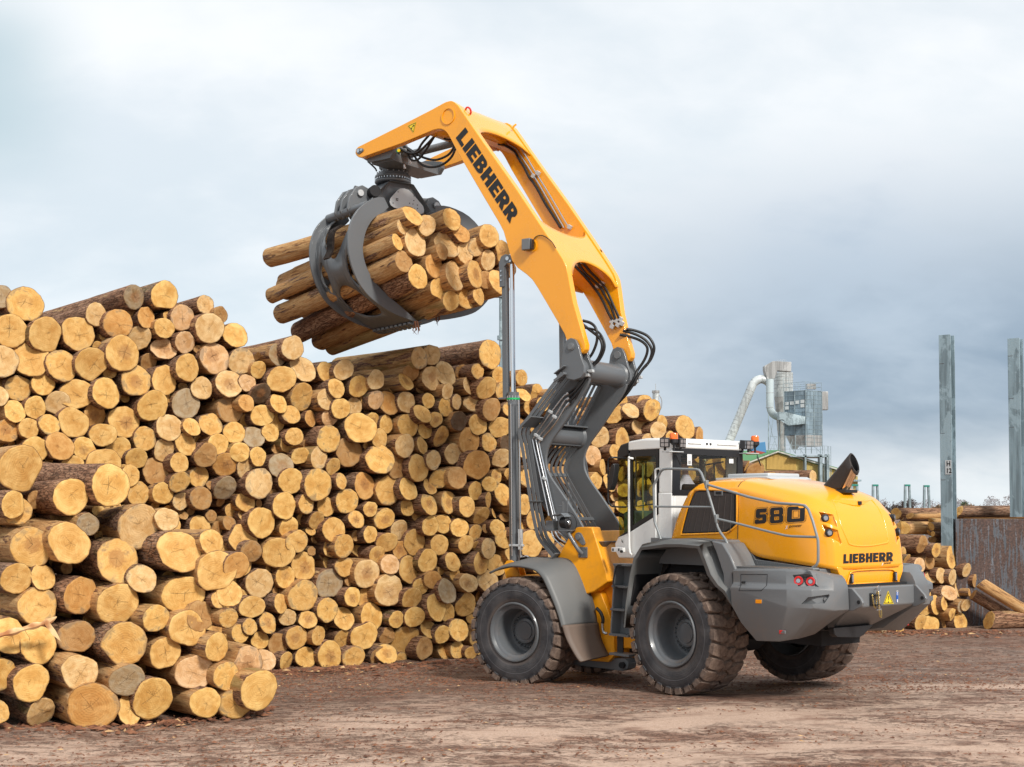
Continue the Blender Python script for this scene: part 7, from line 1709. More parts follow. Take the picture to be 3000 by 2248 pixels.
# roller chain hanging inside the left tine
cp = [G.on(u, v, 0, -.05) for u, v in N(zg, [(440, 400), (380, 440), (355, 500), (350, 580), (345, 660), (310, 740)])]
P = smooth_path([p+Vector((0, .03, 0)) for p in cp], 6); mb = MB(G); acc = 0
for a, b in zip(P, P[1:]):
    d = (b-a).normalized(); c = (a+b)/2; 
    for k in range(6):
        o_ = Vector((-.10+.04*k, 0, 0)); mb.obox(c+o_, (.006, 0, 0), d*.030, d.cross(Vector((1, 0, 0)))*.020)
    mb.cyl(a+Vector((-.12, 0, 0)), a+Vector((.12, 0, 0)), .010, n=8)
mb.build('roller_chain', plain('oily_chain', (.05, .035, .028), .5, .6), TL)
# loose bark hanging under the bundle
M_BK = M_CHIP1
for a, b, L in ((1105, 1390, .22), (970, 1460, .16)):
    c = G.w(G.on(*N(Z3, [(a, b)])[0], 0, -1.0)); mb = MB(); rb_ = random.Random(int(a))
    for k in range(5):
        q = c+Vector((rb_.uniform(-.03, .03), rb_.uniform(-.03, .03), 0)); mb.tube([q+Vector((0, 0, .08)), q+Vector((rb_.uniform(-.04, .04), 0, -L*.5)), q+Vector((rb_.uniform(-.05, .05), 0, -L*rb_.uniform(.6, 1.1)))], [.014, .010, .002], 5)
    o = mb.build('bark_strip', M_BK); tag(o, 'torn strip of bark dangling under the raised log bundle, %s one' % ('right-hand' if a > 1000 else 'left-hand'), 'bark strip', 'bark strips hanging from the bundle')
# ---------------------------------------------------------------- driver
def skin_obj(name, verts, edges, radii, m_, rootv=0, sub=2):
    me = bpy.data.meshes.new(name); me.from_pydata([tuple(p) for p in verts], edges, []); o = bpy.data.objects.new(name, me); COL.objects.link(o)
    md = o.modifiers.new('skin', 'SKIN'); sv = me.skin_vertices[0].data
    for i, r_ in enumerate(radii): sv[i].radius = (r_, r_) if not isinstance(r_, tuple) else r_; sv[i].use_root = (i == rootv)
    s = o.modifiers.new('sub', 'SUBSURF'); s.levels = sub; s.render_levels = sub; me.materials.append(m_); md.use_smooth_shade = True
    return o
hp_ = R.on(2006, 1352, 1, .12); hp_.x = 1.06; hp_ = R.on(2008, 1356, 0, 1.06)
SYp = hp_.y; HZ = hp_.z
px = Vector((1.08, SYp, 2.56))
V = [px, (1.06, SYp, 2.74), (1.05, SYp, 2.92), (1.05, SYp, 3.03), (1.06, SYp, HZ-.16), (1.05, SYp+.19, 3.0), (1.18, SYp+.25, 2.80), (1.36, SYp+.16, 2.80), (1.05, SYp-.19, 3.0), (1.18, SYp-.25, 2.80), (1.36, SYp-.14, 2.80), (1.25, SYp+.10, 2.52), (1.50, SYp+.12, 2.50), (1.56, SYp+.12, 2.12), (1.25, SYp-.10, 2.52), (1.50, SYp-.12, 2.50), (1.56, SYp-.12, 2.12)]
E_ = [(0, 1), (1, 2), (2, 3), (3, 4), (3, 5), (5, 6), (6, 7), (3, 8), (8, 9), (9, 10), (0, 11), (11, 12), (12, 13), (0, 14), (14, 15), (15, 16)]
rr = [.16, .17, (.19, .15), (.12, .11), .06, .075, .055, .04, .075, .055, .04, .085, .07, .05, .085, .07, .05]
M_SHIRT = plain('pale_blue_shirt', (.74, .77, .92), .8); M_SKIN = plain('skin', (.50, .27, .19), .55); M_HAIR = plain('dark_hair', (.022, .014, .010), .7)
body = skin_obj('person', [R.w(p) for p in V], E_, rr, M_SHIRT)
tag(body, 'person in a pale blue shirt sitting at the controls, seen from behind', 'person')
mb = MB(R); hc = Vector((1.07, SYp, HZ)); rings = []
for k in range(11):
    a = -math.pi/2+math.pi*k/10; zz = math.sin(a)*.118; r_ = math.cos(a); rings.append([hc+Vector((.098*r_*math.cos(q)+(.012 if zz < 0 else 0), .076*r_*math.sin(q)*(1.0 if zz > -.03 else .86), zz)) for q in [2*math.pi*i/20 for i in range(20)]])
mb.loft(rings); mb.cyl(hc+Vector((-.01, 0, -.20)), hc+Vector((0, 0, -.07)), .052, n=14)
mb.obox(hc+Vector((.102, 0, -.012)), (.014, 0, 0), (0, .012, 0), (0, 0, .024))
for sg in (1, -1): mb.obox(hc+Vector((.0, .078*sg, -.012)), (.016, 0, 0), (0, .008, 0), (0, 0, .028))
inv = body.matrix_world.inverted(); hd_ = mb.build('head', M_SKIN, None, angle=60, bevel=.004); hd_.parent = body
mb = MB(R); rings = []
for k in range(8):
    a = -.25+(math.pi/2+.25)*k/7; rings.append([hc+Vector((-.012+(.104*math.cos(a)*math.cos(q))*(1 if math.cos(q) < .3 else .88), .084*math.cos(a)*math.sin(q), .012+math.sin(a)*.118+(.03*max(0, math.cos(q)) if k < 4 else 0))) for q in [2*math.pi*i/20 for i in range(20)]])
mb.loft(rings); hr = mb.build('hair', M_HAIR, None, angle=60); hr.parent = body
# ---------------------------------------------------------------- steel posts and rusty wall at the right
def galv(name, c, rust, rscale=1.0, th=.60):
    m_, t, b = mat(name); oc = t.new('ShaderNodeTexCoord').outputs['Object']
    st = t.noise(t.mapping(oc, (6, 6, .35)), 2.0*rscale, 6, .65, .3); n2_ = t.noise(t.mapping(oc, (1, 1, .6)), 1.3*rscale, 6, .65, .4); f_ = t.noise(oc, 22, 5, .7)
    c1 = t.mix(t.mr(st, .35, .65), c, tuple(min(1, x*1.75) for x in c))
    c1 = t.mix(t.m('MULTIPLY', t.mr(n2_, .50, .54), .75), c1, tuple(min(1, x*2.1+.02) for x in c))
    k = t.mr(t.m('ADD', t.m('MULTIPLY', st, .5), t.m('ADD', t.m('MULTIPLY', n2_, .35), t.m('MULTIPLY', f_, .15))), th, th+.05)
    t.put(b.inputs['Base Color'], t.mix(t.m('MULTIPLY', k, .85), c1, t.mix(t.mr(f_, .4, .6), rust, tuple(x*.4 for x in rust))))
    t.put(b.inputs['Roughness'], t.m('ADD', .45, t.m('MULTIPLY', k, .4))); b.inputs['Metallic'].default_value = .15
    t.put(b.inputs['Normal'], bump(t, t.m('ADD', f_, n2_), .35, .01)); return m_
M_GALV = galv('weathered_steel_post', (.15, .20, .225), (.20, .08, .04), 1.0, .66); M_RUST = galv('rusty_steel_wall', (.075, .085, .10), (.115, .055, .033), 1.7, .44)
def solo(name, loc, label, cat, group=None):
    e = empty(name, loc); ROOTS[e.name] = Matrix.Translation(Vector(loc)).inverted(); tag(e, label, cat, group); return e
def ibeam(base, h, w, d, rz, name, label, hbase=0.0):
    e = solo(name, base, label, 'steel post', 'steel posts of the storage bay'); tf = .022; tw = .016
    pr = [(-w/2, -d/2), (w/2, -d/2), (w/2, -d/2+tf), (tw/2, -d/2+tf), (tw/2, d/2-tf), (w/2, d/2-tf), (w/2, d/2), (-w/2, d/2), (-w/2, d/2-tf), (-tw/2, d/2-tf), (-tw/2, -d/2+tf), (-w/2, -d/2+tf)]
    c, s_ = math.cos(rz), math.sin(rz); B = Vector(base)
    mb = MB(); mb.prism([B+Vector((x*c-y*s_, x*s_+y*c, 0)) for x, y in pr], (0, 0, h)); mb.build('beam', M_GALV, e, bevel=.003)
    mb = MB()
    for z in (h*.90, h*.66, h*.50):
        mb.prism([B+Vector((x*c-y*s_, x*s_+y*c, z)) for x, y in ((-w/2+.01, -d/2-.001), (-.02, -d/2-.001), (-.02, d/2), (-w/2+.01, d/2))], (0, 0, .012))
    mb.build('stiffener', M_RUST, e); return e
YP = 33.6
pb = at(2781, 1600, YP); pb = Vector((pb.x, pb.y, -.25)); pt = at(2781, 983, YP)
post1 = ibeam(pb, pt.z-pb.z, .30, .30, rad(-38), 'steel_post', 'tall grey steel post with the plate reading H 12 beside the log stack')
pb2 = at(2982, 1515, YP+.2); zt2_ = at(2982, 993, YP+.2).z; post2 = ibeam(Vector((pb2.x, pb2.y, pb2.z)), zt2_-pb2.z, .30, .30, rad(-38), 'steel_post', 'tall grey steel post standing on the rusty wall at the right edge')
# number plate on the first post
c, s_ = math.cos(rad(-38)), math.sin(rad(-38))
fx = Vector((c, s_, 0)); nface = Vector((-s_, c, 0))*-1
pc = pb+fx*.0-Vector((0, 0, 0)); hp2 = at(2800, 1370, YP).z
q0 = pb+nface*(.15+.004)
ex_ = fx
mb = MB(); P = [Vector((q0.x, q0.y, hp2))+ex_*a+Vector((0, 0, b)) for a, b in ((-.02, -.18), (.135, -.18), (.135, .18), (-.02, .18))]; mb.prism(P, nface*.006); npl = mb.build('number_plate', M_ALU, post1)
for txt, dz, x0 in (('H', .03, .0), ('12', -.145, -.012)):
    V_, F_ = textpoly(txt, .17, .006); mb = MB(); mb.add([Vector((q0.x, q0.y, hp2))+nface*.008+ex_*(x0+.01+a*.85)+Vector((0, 0, b+dz)) for a, b in V_], F_); mb.build('lettering', M_DECAL, npl, angle=180)
w0v = at(2798, 1521, YP-.2); 
mb = MB(); x0 = w0v.x; ztop = w0v.z
mb.loft([[(x0, YP-.24, -.4), (x0, YP+.35, -.4), (x0, YP+.35, ztop), (x0, YP-.24, ztop)], [(x0+8.5, YP+1.0, -.4), (x0+8.5, YP+1.3, -.4), (x0+8.5, YP+1.3, ztop), (x0+8.5, YP+1.0, ztop)]])
wl_ = mb.build('steel_wall', M_RUST, None, bevel=.01); tag(wl_, 'scraped rusty steel retaining wall behind the leaning logs', 'wall')
# ---------------------------------------------------------------- goal-post stanchions farther back
M_STAN = galv('stanchion_steel', (.145, .185, .20), (.2, .1, .05), 1.0, .70); M_STG = plain('green_cap_paint', (.02, .22, .17), .5)
zn = (2500, 1380, 7.373)
for k, (a0, a1, b0_, lab) in enumerate(((-60, 100, 292, 'grey-green twin stanchion peeping out just right of the yellow shed'), (408, 535, 296, 'twin stanchion with a rusty left leg above the loader tail'), (1102, 1225, 296, 'twin stanchion standing in front of the tallest bare tree'), (1516, 1640, 312, 'rightmost twin stanchion of the row, nearest the steel post'))):
    Y_ = 74.0; A = at(zn[0]+a0/zn[2], zn[1]+b0_/zn[2], Y_); B = at(zn[0]+a1/zn[2], zn[1]+b0_/zn[2], Y_)
    e = solo('stanchion', ((A.x+B.x)/2, Y_, -.22), lab, 'stanchion', 'twin stanchions beyond the stacks'); w = B.x-A.x
    for sg, dx in ((-1, A.x), (1, B.x)):
        mb = MB(); x1 = dx-sg*w*.30; mb.loft([[(dx+sg*.10, Y_-.12, -.22), (x1+sg*.10, Y_-.12, -.22), (x1+sg*.10, Y_+.12, -.22), (dx+sg*.10, Y_+.12, -.22)], [(dx, Y_-.1, A.z), (x1, Y_-.1, A.z), (x1, Y_+.1, A.z), (dx, Y_+.1, A.z)]]); mb.build('leg', M_STAN, e)
    mb = MB(); mb.box(A.x+.01, B.x-.01, Y_-.12, Y_+.09, A.z-.09, A.z+.01); mb.build('cross_head', M_STG, e, bevel=.01)
# ---------------------------------------------------------------- lamp pole and small chimney behind the stacks
Y_ = 62; A = at(1467, 872, Y_); e = solo('floodlight_pole', (A.x, Y_, -.22), 'slender grey pole rising between the grapple and the lift cylinder', 'pole')
mb = MB(); mb.cyl((A.x, Y_, -.22), (A.x, Y_, A.z), .10, .075, 12); mb.cyl((A.x, Y_, A.z-2.0), (A.x, Y_, A.z-1.8), .17, .17, 12); mb.build('shaft', M_STAN, e)
mb = MB(); mb.box(A.x-.32, A.x+.32, Y_-.15, Y_+.15, A.z, A.z+.12); mb.box(A.x-.30, A.x-.10, Y_-.2, Y_+.2, A.z+.1, A.z+.5); mb.box(A.x+.10, A.x+.30, Y_-.2, Y_+.2, A.z+.1, A.z+.5); mb.build('lamp_head', M_STAN, e, bevel=.02)
M_ALW = galv('aluminium_cladding', (.30, .32, .32), (.22, .18, .14), .35, .70); M_WPIPE = plain('pale_coated_pipe', (.52, .60, .62), .4); M_INOX = galv('stainless_sheet', (.22, .22, .215), (.22, .19, .15), .25, .62)
Y_ = 150; A = at(1921, 1148, Y_); e = solo('chimney', (A.x, Y_, -.2), 'pale cylindrical chimney just above the log stack left of the cab', 'chimney')
mb = MB(); mb.cyl((A.x, Y_, -.2), (A.x, Y_, A.z), .36, n=20); mb.build('stack_pipe', M_ALW, e); mb = MB(); mb.cyl((A.x, Y_, A.z-.15), (A.x, Y_, A.z+.12), .43, n=20); mb.cyl((A.x, Y_, A.z), (A.x, Y_, A.z+.9), .03, n=6); mb.build('chimney_cap', M_INOX, e)
mb = MB(); mb.tube(smooth_path([Vector((A.x+.3, Y_-.1, A.z-.3)), Vector((A.x+.65, Y_-.1, A.z-.9)), Vector((A.x+.62, Y_-.1, A.z-1.8)), Vector((A.x+.36, Y_-.1, A.z-2.2))], 5), .05, 6); mb.build('side_pipe', M_INOX, e)
# ---------------------------------------------------------------- yellow shed with its green roof
def corr(name, c, c2, sc):
    m_, t, b = mat(name); oc = t.new('ShaderNodeTexCoord').outputs['Object']; x = t.sep(oc)[0]
    w = t.m('SINE', t.m('MULTIPLY', x, sc)); n_ = t.noise(oc, .5, 5, .6)
    t.put(b.inputs['Base Color'], t.mix(t.mr(n_, .35, .65), t.mix(t.mr(w, -.6, .6), tuple(q*.72 for q in c), c), c2)); b.inputs['Roughness'].default_value = .55
    t.put(b.inputs['Normal'], bump(t, w, .6, .05)); return m_
M_YW = corr('yellow_cladding', (.62, .47, .14), (.56, .43, .15), 42.0); M_YW2 = corr('ochre_cladding', (.58, .38, .10), (.55, .36, .10), 42.0)
M_GR = plain('green_roof', (.10, .26, .12), .5); M_VERGE = plain('pale_flashing', (.55, .54, .48), .5)
Ys = 150.0; zq = (2100, 1000, 3.947)
apx = at(*N(zq, [(700, 1288)])[0], Ys); lft = at(*N(zq, [(330, 1428)])[0], Ys); rgt = at(2513, 1396, Ys)
e = solo('shed', (apx.x, Ys, -.2), 'yellow corrugated shed with a green roof behind the stacks', 'shed')
ext = Vector((-26, 11, 0))
mb = MB(); poly = [Vector((lft.x, Ys, -.2)), Vector((rgt.x, Ys, -.2)), Vector((rgt.x, Ys, rgt.z)), Vector((apx.x, Ys, apx.z)), Vector((lft.x, Ys, lft.z))]
mb.prism(poly, ext); mb.build('wall', M_YW, e)
mb = MB(); k = Vector((0, -.25, .10))
mb.loft([[lft+k, lft+k+Vector((0, 0, .18)), lft+ext+Vector((0, 0, .28)), lft+ext+Vector((0, 0, .1))], [apx+k, apx+k+Vector((0, 0, .18)), apx+ext+Vector((0, 0, .28)), apx+ext+Vector((0, 0, .1))]])
mb.build('roof', M_GR, e)
mb = MB(); mb.loft([[apx+k, apx+k+Vector((0, 0, .18)), apx+ext+Vector((0, 0, .28)), apx+ext+Vector((0, 0, .1))], [rgt+k, rgt+k+Vector((0, 0, .18)), rgt+ext+Vector((0, 0, .28)), rgt+ext+Vector((0, 0, .1))]]); mb.build('roof', M_GR, e)
mb = MB(); kk = Vector((0, -.30, .02))
for a_, b_ in ((lft, apx), (apx, rgt)): mb.loft([[a_+kk, a_+kk+Vector((0, 0, .16)), a_+kk+Vector((0, -.1, .16)), a_+kk+Vector((0, -.1, 0))], [b_+kk, b_+kk+Vector((0, 0, .16)), b_+kk+Vector((0, -.1, .16)), b_+kk+Vector((0, -.1, 0))]])
mb.build('verge', M_VERGE, e)
q = [at(u, v, Ys-.12) for u, v in N(zq, [(575, 1480), (915, 1492), (920, 1385), (700, 1310), (575, 1350)])]; mb = MB(); mb.prism(q, (0, .1, 0)); mb.build('wall_panel', M_YW2, e)
q = at(2508, 1402, Ys-.6); mb = MB(); mb.box(q.x-.4, q.x+.5, Ys-1.0, Ys, q.z-.35, q.z-.15); mb.build('canopy', M_GALV, e)
# ---------------------------------------------------------------- filter plant and cyclone
Yc = 156.0
def A2(a, b, Y=Yc): return at(*N(zq, [(a, b)])[0], Y)
pl_ = solo('dust_extraction_plant', (A2(900, 600).x, Yc, -.2), 'grey dust extraction plant with cyclone, filter tower and sloping duct', 'industrial plant')
mb = MB(); D = smooth_path([A2(100, 1250), A2(150, 1140), A2(390, 560), A2(430, 480), A2(500, 440), A2(570, 455), A2(620, 500)], 6); mb.tube(D, .50, 20); mb.build('inclined_duct', M_ALW, pl_, angle=50)
mb = MB()
for k in range(14):
    f_ = k/14; p = A2(150, 1140).lerp(A2(400, 535), f_); d = (A2(400, 535)-A2(150, 1140)).normalized(); mb.cyl(p, p+d*.04, .512, n=20)
mb.build('duct_joint', M_INOX, pl_)
mb = MB(); q = [A2(*p) for p in ((540, 292), (640, 236), (850, 246), (850, 356), (690, 345), (655, 442), (570, 442), (543, 345))]; mb.prism([p+Vector((0, -.6, 0)) for p in q], (0, 1.2, 0)); mb.build('head_box', M_INOX, pl_, bevel=.03)
mb = MB()
for a in range(5): p0_ = A2(690+a*22, 236); mb.tube([p0_, p0_+Vector((.08, 0, .2)), p0_+Vector((.24, 0, .18))], .02, 5)
mb.build('top_rail', M_ALU, pl_)
c0 = A2(770, 365, Yc+3); r_ = (A2(878, 365, Yc+3).x-A2(662, 365, Yc+3).x)/2
mb = MB(); mb.cyl((c0.x, Yc+3, A2(0, 650, Yc+3).z), (c0.x, Yc+3, c0.z), r_, n=32)
CY_ = mb.build('cyclone', M_ALW, pl_)
mb = MB(); mb.cyl((c0.x-.25, Yc+3, A2(0, 1090, Yc+3).z), (c0.x, Yc+3, A2(0, 650, Yc+3).z), r_*.42, r_*.995, 32, caps=False); mb.cyl((c0.x-.25, Yc+3, A2(0, 1290, Yc+3).z), (c0.x-.25, Yc+3, A2(0, 1090, Yc+3).z), r_*.42, n=24); mb.build('cyclone_cone', M_INOX, CY_)
mb = MB()
for a in (.92, .8, .66, .5, .36): 
    zz = A2(0, 650, Yc+3).z+(c0.z-A2(0, 650, Yc+3).z)*a; mb.cyl((c0.x, Yc+3, zz), (c0.x, Yc+3, zz+.035), r_*1.012, n=32)
mb.build('cyclone_band', M_INOX, CY_)
mb = MB(); mb.tube(smooth_path([A2(614, 440, Yc-1), A2(614, 620, Yc-1), A2(617, 760, Yc-1), A2(640, 830, Yc-1), A2(690, 868, Yc-1), A2(735, 875, Yc-1)], 6), .44, 20); mb.build('white_duct', M_WPIPE, pl_, angle=50)
mb = MB()
for b in (600, 770): p = A2(614, b, Yc-1); mb.cyl(p, p+Vector((0, 0, .05)), .47, n=20)
mb.build('duct_flange', M_ALU, pl_)
# filter house: two visible faces with ribs
Lc = A2(780, 603, 151.7); Cc = A2(1025, 572, 150); Rc = A2(1210, 572, 151.3); zb = A2(1025, 1212, 150).z; zl_ = A2(780, 1092, 151.7).z; ztp = Cc.z
plan = [Vector((Lc.x, 151.7, 0)), Vector((Cc.x, 150, 0)), Vector((Rc.x, 151.3, 0)), Vector((Lc.x+(Rc.x-Cc.x), 153, 0))]
mb = MB(); mb.prism([p+Vector((0, 0, zl_)) for p in plan], (0, 0, ztp-zl_)); FH = mb.build('filter_house', M_GALVP if False else galv('filter_cladding', (.125, .17, .20), (.2, .18, .16), .3, .75), pl_)
mb = MB(); mb.prism([plan[1]+Vector((0, 0, zb)), plan[2]+Vector((0, 0, zb)), (plan[2]+plan[3])/2+Vector((0, 0, zb)), (plan[0]+plan[1])/2+Vector((0, 0, zb))], (0, 0, zl_-zb)); mb.build('filter_base', M_INOX, FH)
cen = sum(plan, Vector())/4
for k in range(13):
    z = ztp-(ztp-zb)*k/13.0
    mb = MB(); pq = [cen+(p-cen)*1.02 for p in plan]; 
    if z > zl_: mb.prism([p+Vector((0, 0, z-.02)) for p in pq], (0, 0, .04))
    else: mb.prism([p+Vector((0, 0, z-.02)) for p in (pq[1], pq[2], (pq[2]+pq[3])/2, (pq[0]+pq[1])/2)], (0, 0, .04))
    mb.build('cladding_rib', M_STAN, FH)
for f_ in (0, .5, 1.0, 1.5, 2.0):
    p = plan[0].lerp(plan[1], f_) if f_ <= 1 else plan[1].lerp(plan[2], f_-1); p = cen+(p-cen)*1.025
    mb = MB(); mb.obox((p.x, p.y, (ztp+zb)/2), (.03, 0, 0), (0, .03, 0), (0, 0, (ztp-zb)/2)); mb.build('corner_post', M_STAN, FH)
for (a, b) in ((810, 722), (868, 716), (930, 706), (990, 697), (810, 772), (990, 746)):
    f_ = (a-780)/245; y = 151.7-1.7*f_-.06; p = A2(a, b, y); mb = MB(); d = (plan[1]-plan[0]).normalized(); mb.obox(p, d*.24, (0, 0, .19), (0, .03, 0)); mb.build('vent_panel', M_ALW, FH)
mb = MB(); an = A2(1245, 690, 151.6); mb.obox(an, (.36, 0, 0), (0, .35, 0), (0, 0, 1.06)); mb.build('side_duct', M_INOX, FH, bevel=.07)
# roof railing
mb = MB(); hr = 1.0
for h in (.05, .5, 1.0):
    P = [p+Vector((0, 0, ztp+h)) for p in plan]; 
    for a_, b_ in zip(P, P[1:]+P[:1]): mb.tube([a_, b_], .025, 4)
for a_, b_ in zip(plan, plan[1:]+plan[:1]):
    for f_ in (0, .33, .66): p = a_.lerp(b_, f_); mb.tube([p+Vector((0, 0, ztp)), p+Vector((0, 0, ztp+hr))], .025, 4)
p = A2(768, 430, 151.7); q = A2(833, 425, 151.3)
for c_ in (p, q): mb.tube([Vector((c_.x, c_.y, ztp)), c_], .03, 4)
mb.tube([p, q], .025, 4); mb.build('roof_railing', M_STAN, FH)
mb = MB(); p = A2(1090, 525, 151.5); mb.obox(p, (.5, 0, 0), (0, .3, 0), (0, 0, .3)); mb.build('roof_box', M_INOX, FH)
# inlet chute
mb = MB(); mb.loft([[A2(*p, 150) for p in ((720, 820), (765, 818), (765, 905), (720, 910))], [A2(*p, 149.6) for p in ((1022, 872), (1022, 872), (1022, 955), (830, 975))], ]); mb.prism([A2(*p, 149.8) for p in ((720, 818), (800, 820), (1020, 872), (1020, 950), (840, 972), (765, 905), (720, 908))], (0, 1, 0)); mb.build('inlet_chute', M_STAN, pl_, bevel=.02)
# steel frames and hoppers under the plant
mb = MB()
def beam(a, b, r=.05, Y1=Yc, Y2=None): mb.tube([A2(*a, Y1), A2(*b, Y2 or Y1)], r, 4)
for a in (598, 725): beam((a, 850 if a < 700 else 900), (a, 1290), .075, 151)
for a in (790, 908, 1025, 1095, 1200): beam((a, 1090 if a < 1000 else 1210), (a, 1300), .06, 150)
for a, b in (((598, 1280), (650, 900)), ((650, 1110), (598, 900)), ((612, 1100), (700, 1105)), ((610, 1280), (690, 1110)), ((660, 1110), (715, 1290)), ((800, 1100), (900, 1290)), ((840, 1250), (880, 1130)), ((930, 1260), (1030, 1220)), ((1120, 1215), (1200, 1290)), ((1000, 1300), (925, 1190)), ((740, 1080), (780, 940)), ((740, 900), (790, 1000))): beam(a, b, .035, 150)
mb.build('support_frame', M_STAN, pl_)
mb = MB(); mb.loft([[A2(a, 1095, Y) for a, Y in ((800, 150.8), (1010, 150), (1010, 151.2), (800, 152))], [A2(a, 1255, Y) for a, Y in ((870, 151), (930, 150.8), (930, 151.3), (870, 151.3))]]); mb.build('hopper', M_INOX, pl_)
mb = MB(); P1 = A2(850, 1322, 149); P2 = A2(1282, 1305, 149)
mb.box(P1.x, P2.x, 149, 153, P1.z-.16, P1.z); mb.build('platform', M_STAN, pl_)
mb = MB()
for h in (.45, .9): mb.tube([A2(600, 1290, 149)+Vector((0, 0, h)), P2+Vector((0, 0, h))], .025, 4)
for k in range(12): p = A2(600, 1290, 149).lerp(P2, k/11); mb.tube([p, p+Vector((0, 0, .9))], .025, 4)
mb.build('platform_railing', M_STAN, pl_)
for a, w in ((1180, .14), (1262, .15), (1005, .10)):
    mb = MB(); p = A2(a, 1310, 150); mb.box(p.x-w, p.x+w, 149, 150, -.2, p.z); mb.build('column', M_STAN, pl_)
mb = MB()
for a in (1225, 1245, 1290, 1318): p = A2(a, 1215, 149); mb.tube([Vector((p.x, p.y, -.2)), p], .03, 4)
for k in range(22): p = A2(1290, 1220+k*17, 149); q = A2(1318, 1220+k*17, 149); mb.tube([p, q], .015, 4)
mb.build('ladder', M_STAN, pl_)
# blue conveyor machine on the shed roof
e = solo('conveyor_machine', tuple(A2(480, 1240, 146)), 'blue machine with a red chute on the roof behind the cab beacon', 'machine')
mb = MB(); mb.prism([A2(*p, 146) for p in ((370, 1215), (440, 1180), (560, 1162), (575, 1290), (430, 1280), (380, 1250))], (0, 1.2, 0)); mb.build('housing', plain('blue_paint', (.06, .22, .42), .5), e, bevel=.03)
mb = MB(); mb.prism([A2(*p, 145.5) for p in ((360, 1290), (450, 1262), (560, 1285), (530, 1300), (380, 1305))], (0, 2, 0)); mb.build('chute', plain('red_oxide', (.35, .06, .04), .6), e)
# ---------------------------------------------------------------- trees beyond the yard
M_TW = plain('bare_twigs', (.13, .105, .095), .9); M_TRK = plain('tree_bark', (.10, .08, .068), .9)
def bare_tree(x, y, h, seed, label, spread=1.0, group='bare trees beyond the yard'):
    rt = random.Random(seed); e = solo('bare_tree', (x, y, -.2), label, 'tree', group)
    tr = MB(); tw = MB()
    def br(p, d, L, r, lev):
        n_ = 3; pts = [p]; q = Vector(p); dd = Vector(d)
        for i in range(n_):
            dd = (dd+Vector((rt.gauss(0, .13), rt.gauss(0, .13), .06 if lev else .02))).normalized(); q = q+dd*L/n_; pts.append(q.copy())
        (tr if lev < 2 else tw).tube(pts, [r*(1-.55*i/n_) for i in range(n_+1)], 5 if lev < 2 else 3, caps=False)
        if lev >= 5: return
        for k in range((5, 4, 4, 3, 3)[lev]):
            f_ = rt.uniform(.35, 1.0); i = min(int(f_*n_), n_-1); s_ = pts[i].lerp(pts[i+1], f_*n_-i); a = rt.uniform(0, 6.28); o_ = Vector((math.cos(a), math.sin(a), 0))
            br(s_, (dd*rt.uniform(.5, .9)+o_*rt.uniform(.45, .85)*spread+Vector((0, 0, .25))).normalized(), L*rt.uniform(.5, .74), max(r*.5, .038), lev+1)
    br(Vector((x, y, -.2)), Vector((0, 0, 1)), h*.40, h*.028, 0)
    tr.build('trunk', M_TRK, e); tw.build('crown', M_TW, e)
for u, vtop, s, lab, w in ((2668, 1432, 3, 'tallest bare tree, between the two middle stanchions', 1.0), (2645, 1440, 9, 'bare tree close behind the third stanchion from the left', .9), (2608, 1462, 4, 'low bare tree between the second and third stanchions', 1.2), (2590, 1466, 5, 'bushy bare tree right of the second stanchion', 1.2), (2548, 1448, 6, 'bare tree just above the loader tail', 1.0), (2578, 1470, 7, 'small bare tree beside the hood corner', 1.0), (2722, 1474, 8, 'thin bare tree left of the numbered steel post', 1.3), (2845, 1474, 12, 'small bare tree showing between the two posts', 1.2)):
    Yt = 240; T = at(u, vtop, Yt); bare_tree(T.x, Yt, (T.z+.2)*1.0, s, lab, w)
# far wood: a grey-violet belt of leafless crowns, and darker conifers in front
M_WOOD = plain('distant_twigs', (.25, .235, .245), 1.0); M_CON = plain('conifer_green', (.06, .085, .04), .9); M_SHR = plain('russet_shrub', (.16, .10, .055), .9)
def clumps(mb, x, y, z0, w, h, n, size, rt):
    for _ in range(n):
        a = rt.uniform(0, 6.28); f_ = rt.random()**.5; zz = rt.random(); r_ = f_*w*math.sqrt(max(.05, 1-(zz*2-.9)**2/1.25)); c = Vector((x+r_*math.cos(a), y+r_*math.sin(a), z0+zz*h)); d = Vector((rt.gauss(0, 1), rt.gauss(0, 1), rt.gauss(.6, 1))).normalized(); s_ = d.orthogonal().normalized()*size*rt.uniform(.2, .5); L = size*rt.uniform(.6, 1.6)
        mb.add([c-s_, c+s_, c+d*L], [(0, 1, 2)])
rt = random.Random(3); mb = MB()
for k in range(190):
    x = -60+k*1.65+rt.uniform(-2, 2); u_, _v = proj((x, 300, 0)); hh = rt.uniform(4.2, 5.4)*(1.12 if u_ > 2860 else .95 if u_ > 2740 else .88)+.9
    clumps(mb, x, 300+rt.uniform(-8, 8), -.5, 2.6, hh, 230, .40, rt)
fw = mb.build('distant_wood', M_WOOD); tag(fw, 'grey-violet belt of leafless woodland on the horizon', 'woodland', kind='stuff')
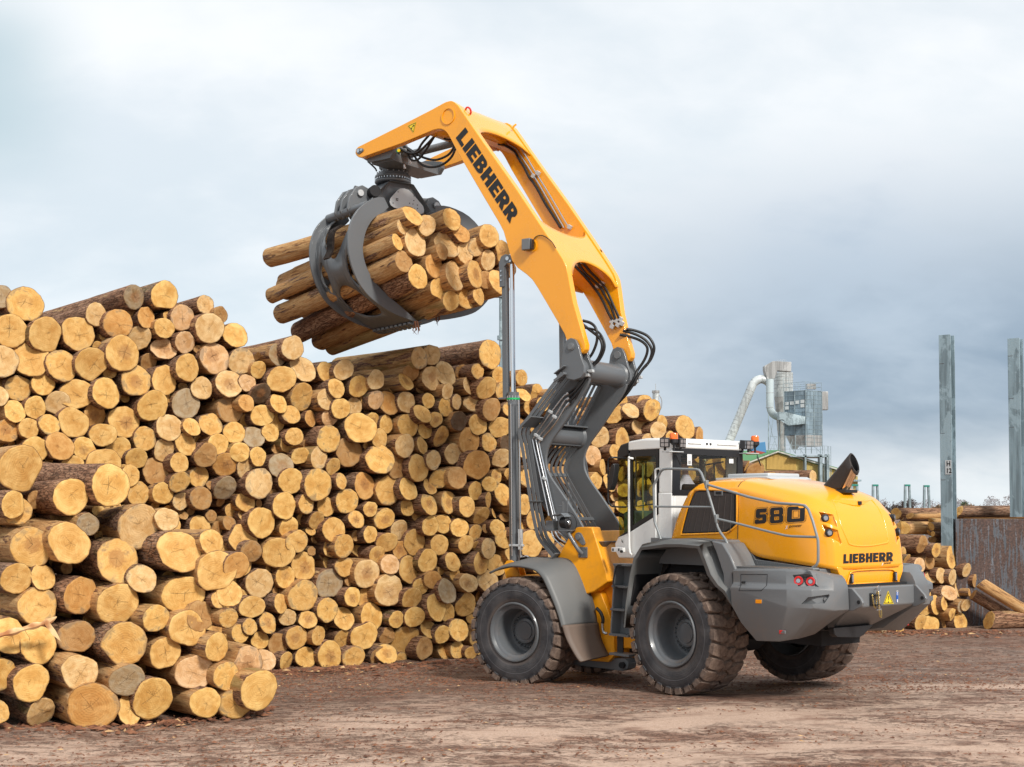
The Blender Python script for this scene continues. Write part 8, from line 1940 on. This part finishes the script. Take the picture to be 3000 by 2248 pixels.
def bush(name, u, vtop, Y, w, m_, label, cat, conic=False, seed=1):
    rt = random.Random(seed); T = at(u, vtop, Y); e = solo(name, (T.x, Y, -.2), label, cat, 'evergreens and shrubs beyond the yard'); mb = MB(); mb.cyl((T.x, Y, -.2), (T.x, Y, T.z*.7), .14, .05, 8); mb.build('trunk', M_TRK, e); mb = MB()
    for k in range(10):
        f_ = k/10; clumps(mb, T.x+rt.uniform(-.2, .2)*w, Y+rt.uniform(-.2, .2)*w, T.z*f_*.9, w*((1-f_*.9) if conic else (1-.5*f_)), T.z*.16, 150, .42, rt)
    mb.build('crown', m_, e)
bush('conifer', 2819, 1474, 150, 1.6, M_CON, 'dark green conifer just right of the numbered post', 'conifer', True, 2)
bush('conifer', 2768, 1486, 150, 1.3, M_CON, 'small dark conifer showing left of the numbered post', 'conifer', True, 3)
bush('shrub', 2832, 1482, 148, 1.7, M_SHR, 'russet shrub beside the dark conifer', 'shrub', False, 4)
bush('shrub', 2746, 1484, 160, 1.8, M_SHR, 'russet shrub behind the cross stack left of the post', 'shrub', False, 5)
# splintered limb sticking out of the nearest stack
spp = [near_plane(*N(ZB, [p])[0], -.45) for p in ((-60, 870), (60, 840), (200, 800), (290, 775), (345, 742))]
mb = MB(); mb.tube(smooth_path(spp, 4), [.035+.012*math.sin(i*1.7) if i < 14 else .035-(i-13)*.010 for i in range(17)], 7); 
sb = [near_plane(*N(ZB, [p])[0], -.5) for p in ((285, 778), (330, 840), (372, 893))]; mb.loft([[p+Vector((.02, 0, .02)), p+Vector((.035, 0, -.01)), p+Vector((-.02, 0, -.03)), p+Vector((-.03, 0, .0))] if i < 2 else [p+Vector((.004, 0, .0)), p+Vector((.003, 0, -.002)), p+Vector((-.002, 0, 0)), p+Vector((-.003, 0, .002))] for i, p in enumerate(sb)])
o = mb.build('splintered_branch', chip_mat('fresh_splinter', (.40, .16, .06), (.80, .58, .30)), None, angle=30); tag(o, 'split branch with a pale torn end poking out of the nearest stack', 'branch')
